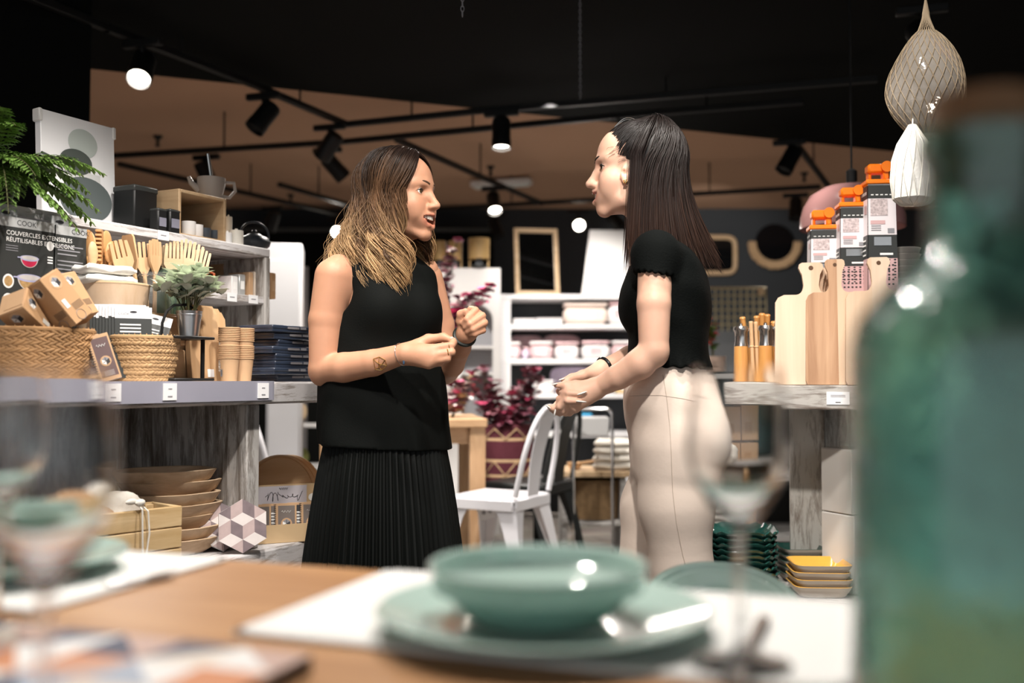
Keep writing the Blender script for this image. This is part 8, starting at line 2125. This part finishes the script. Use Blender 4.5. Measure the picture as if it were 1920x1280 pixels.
# patterned book-like trivet box
G0 = [TP(-40, 1300), TP(70, 1195), TP(400, 1190), TP(540, 1242)]
q0 = TP(545, 1245, TZ + .015); r = thing('patterned_tile', 'flat tile with grey, navy and orange geometric pattern at the lower left', 'tile', (q0.x, q0.y, TZ + .0005), TA + 0)
Wp, Dp = .46, .22; b = MB(); b.box((-Wp / 2, -Dp / 2 + .03, .007), (Wp, Dp, .014), mat('dark_edge', (.10, .07, .05), .6), None, .001); b.build('tile_body', r)
b = MB(); pal = [mat('tile_grey_blue', (.36, .41, .50), .5), mat('tile_navy', (.06, .07, .12), .5), mat('tile_orange', (.60, .25, .12), .5), mat('tile_cream', (.70, .62, .54), .5), mat('tile_rose', (.52, .36, .31), .5), mat('tile_white', (.78, .77, .76), .5)]; rg = random.Random(8)
nx, ny = 8, 4
for i in range(nx):
    for j in range(ny):
        x0, x1 = -Wp + Wp * i / nx, -Wp + Wp * (i + 1) / nx; y0, y1 = -Dp + .03 + Dp * j / ny, -Dp + .03 + Dp * (j + 1) / ny; m1, m2 = pal[(i * 2 + j * 3) % 6], pal[(i * 3 + j * 2 + 1) % 6]
        if (i + j) % 2: b.add([(x0, y0, .0143), (x1, y0, .0143), (x1, y1, .0143)], [(0, 1, 2)], m1); b.add([(x0, y0, .0143), (x1, y1, .0143), (x0, y1, .0143)], [(0, 1, 2)], m2)
        else: b.add([(x0, y0, .0143), (x1, y0, .0143), (x0, y1, .0143)], [(0, 1, 2)], m1); b.add([(x1, y0, .0143), (x1, y1, .0143), (x0, y1, .0143)], [(0, 1, 2)], m2)
b.build('pattern_face', r, 0)
# the big green glass bottle
BG = mat('sea_green_glass', (.46, .79, .745), .14, trans=.97, ior=1.25, bump=1.0, bscale=34, coat=1.0)
bq = at(1852, 700, .585); r = thing('glass_bottle', 'large sea-green glass bottle with a cork, blurred at the right edge', 'bottle', (bq.x, bq.y, TZ + .001))
zz = lambda py: zat(py, bq.y) - TZ; Rb = 248 / FPX * bq.y; Rn = 104 / FPX * bq.y; zt_ = zz(255)
o_ = [(Rb * .9, 0), (Rb * .99, .01), (Rb, .05), (Rb, zz(660)), (Rb * .93, zz(600)), (Rb * .75, zz(545)), (Rn * 1.25, zz(495)), (Rn, zz(450)), (Rn * .98, zt_ - .02), (Rn * 1.12, zt_ - .012), (Rn * 1.12, zt_), (Rn * .9, zt_)]
i_ = [(Rn * .84, zt_ - .02), (Rn * .86, zz(450)), (Rn * 1.1, zz(500)), (Rb * .70, zz(552)), (Rb * .88, zz(606)), (Rb * .95, zz(662)), (Rb * .95, .05), (Rb * .93, .016), (0, .014)]
b = MB(); b.lathe([(0, .0)] + o_ + i_, BG, 64, caps=False); b.build('glass_body', r, 60)
b = MB(); b.lathe([(0, zt_ - .03), (Rn * .82, zt_ - .03), (Rn * .88, zt_ + .022), (0, zt_ + .024)], mat('cork', (.16, .09, .045), .85, var=.3, vscale=80), 32, caps=False); b.build('cork', r)
# side table beyond, with the ribbed plate and the little bowl
sp = at(1370, 1085, 1.5); stz = sp.z - .108
r = thing('side_table', 'small dark side table beyond the laid table carrying the ribbed plate', 'side table', (sp.x - .04, 1.56, 0), TA); b = MB(); b.box((0, 0, stz - .015), (.52, .36, .03), BLACKP, None, .004); b.build('tabletop', r)
for sx in (-1, 1):
    for sy in (-1, 1): b = MB(); b.box((sx * .23, sy * .15, (stz - .03) / 2), (.035, .035, stz - .03), BLACKP, None, .003); b.build('leg', r)
def ribbed(label, p, R, h):
    r = thing('ribbed_plate', label, 'plate', p); b = MB(); n = 8; pr = [(0, 0), (R * .5, 0)]
    for k in range(1, 25): t = k / 24; pr.append((R * (.5 + .5 * t), h * t ** .8 + .0035 * math.sin(t * 2 * PI * 5)))
    b.lathe(pr, TEAL, 72, caps=False); b.build('underside', r); b = MB(); b.lathe([(a, z + .004) for a, z in pr[::-1]], TEAL_IN, 72, caps=False); b.build('glazed_face', r); return r
rp = ribbed('green plate with concentric ribs behind the wine glass, tilted up', Vector((sp.x, 1.56, stz + .012)), .118, .022); rp.rotation_euler = (math.radians(20), 0, 0); rp.location.z = stz + .040
b2 = at(1205, 1098, 1.46); bowl('small green bowl glinting between the big bowl and the ribbed plate', Vector((b2.x, 1.50, stz + .001)), .042, .036, .5)
# ------------------------------------------------------------------ unseen spots standing for the shop's other track lamps, then added floods
for (c, d), e in zip(LIT, (60, 90, 40, 20, 4, 20)):
    spot(c + d * .03, c + d, e, 70)
spot((-.7, 1.2, 2.48), (-.40, 2.6, 1.10), 95, 42)
spot((.15, .9, 2.48), (.30, 2.5, .95), 210, 42)
spot((-.55, 2.2, 2.48), (-.95, 2.55, 1.0), 70, 60)
spot((-.2, 1.3, 2.48), (-1.1, 2.25, 1.0), 130, 50)
spot((.1, 1.9, 2.48), (-.8, 2.8, .55), 100, 50)
spot((.55, 1.7, 2.48), (1.0, 2.95, .9), 85, 60)
spot((.3, 2.2, 2.48), (1.0, 3.0, .4), 120, 50)
spot((.2, 1.75, 2.48), (.05, .85, .75), 130, 60)
spot((-.6, 1.6, 2.48), (-.3, .9, .75), 90, 60)
spot((.45, 5.2, 2.48), (.65, 6.9, 1.25), 165, 48)
spot((.2, 5.4, 2.48), (.3, 6.9, 1.5), 120, 48)
spot((-.2, 4.6, 2.48), (-.25, 6.0, 1.1), 170, 50)
spot((-.1, 3.9, 2.48), (.05, 4.8, .5), 150, 60)
spot((-1.0, 3.6, 2.48), (-1.0, 4.6, 1.0), 110, 60)
spot((.9, 3.4, 2.48), (1.0, 4.5, .8), 90, 60)
spot((1.6, 8.2, 2.48), (2.0, 10.3, 1.9), 90, 70)
spot((-1.35, 2.05, 2.48), (-1.25, 2.6, 1.4), 8, 70)
for x, y in ((-3.0, 6.0), (0.3, 8.2), (2.6, 6.2), (-1.6, 8.8), (2.4, 8.6), (-.6, 4.4)):    # added wide floods without fixtures, their bounce brightens the ceiling
    spot((x, y, 2.46), (x, y, 0), 240, 140, (1.0, .92, .84), .08, 1.0)
# ================================================================== CAMERA AND RENDER LOOK
cam = bpy.data.cameras.new('camera'); co = bpy.data.objects.new('camera', cam); COL.objects.link(co)
cam.lens = 35.0; cam.sensor_width = 36.0; cam.sensor_fit = 'HORIZONTAL'
co.location = (0, 0, EYE); co.rotation_euler = (PI / 2 + PITCH, 0, 0)
cam.clip_start = .02; cam.clip_end = 60
cam.dof.use_dof = True; cam.dof.focus_distance = 2.62; cam.dof.aperture_fstop = 1.8
SC.camera = co
SC.view_settings.view_transform = 'Standard'; SC.view_settings.look = 'None'
SC.view_settings.gamma = 1.0; SC.view_settings.use_curve_mapping = False
SC.view_settings.exposure = 0.0
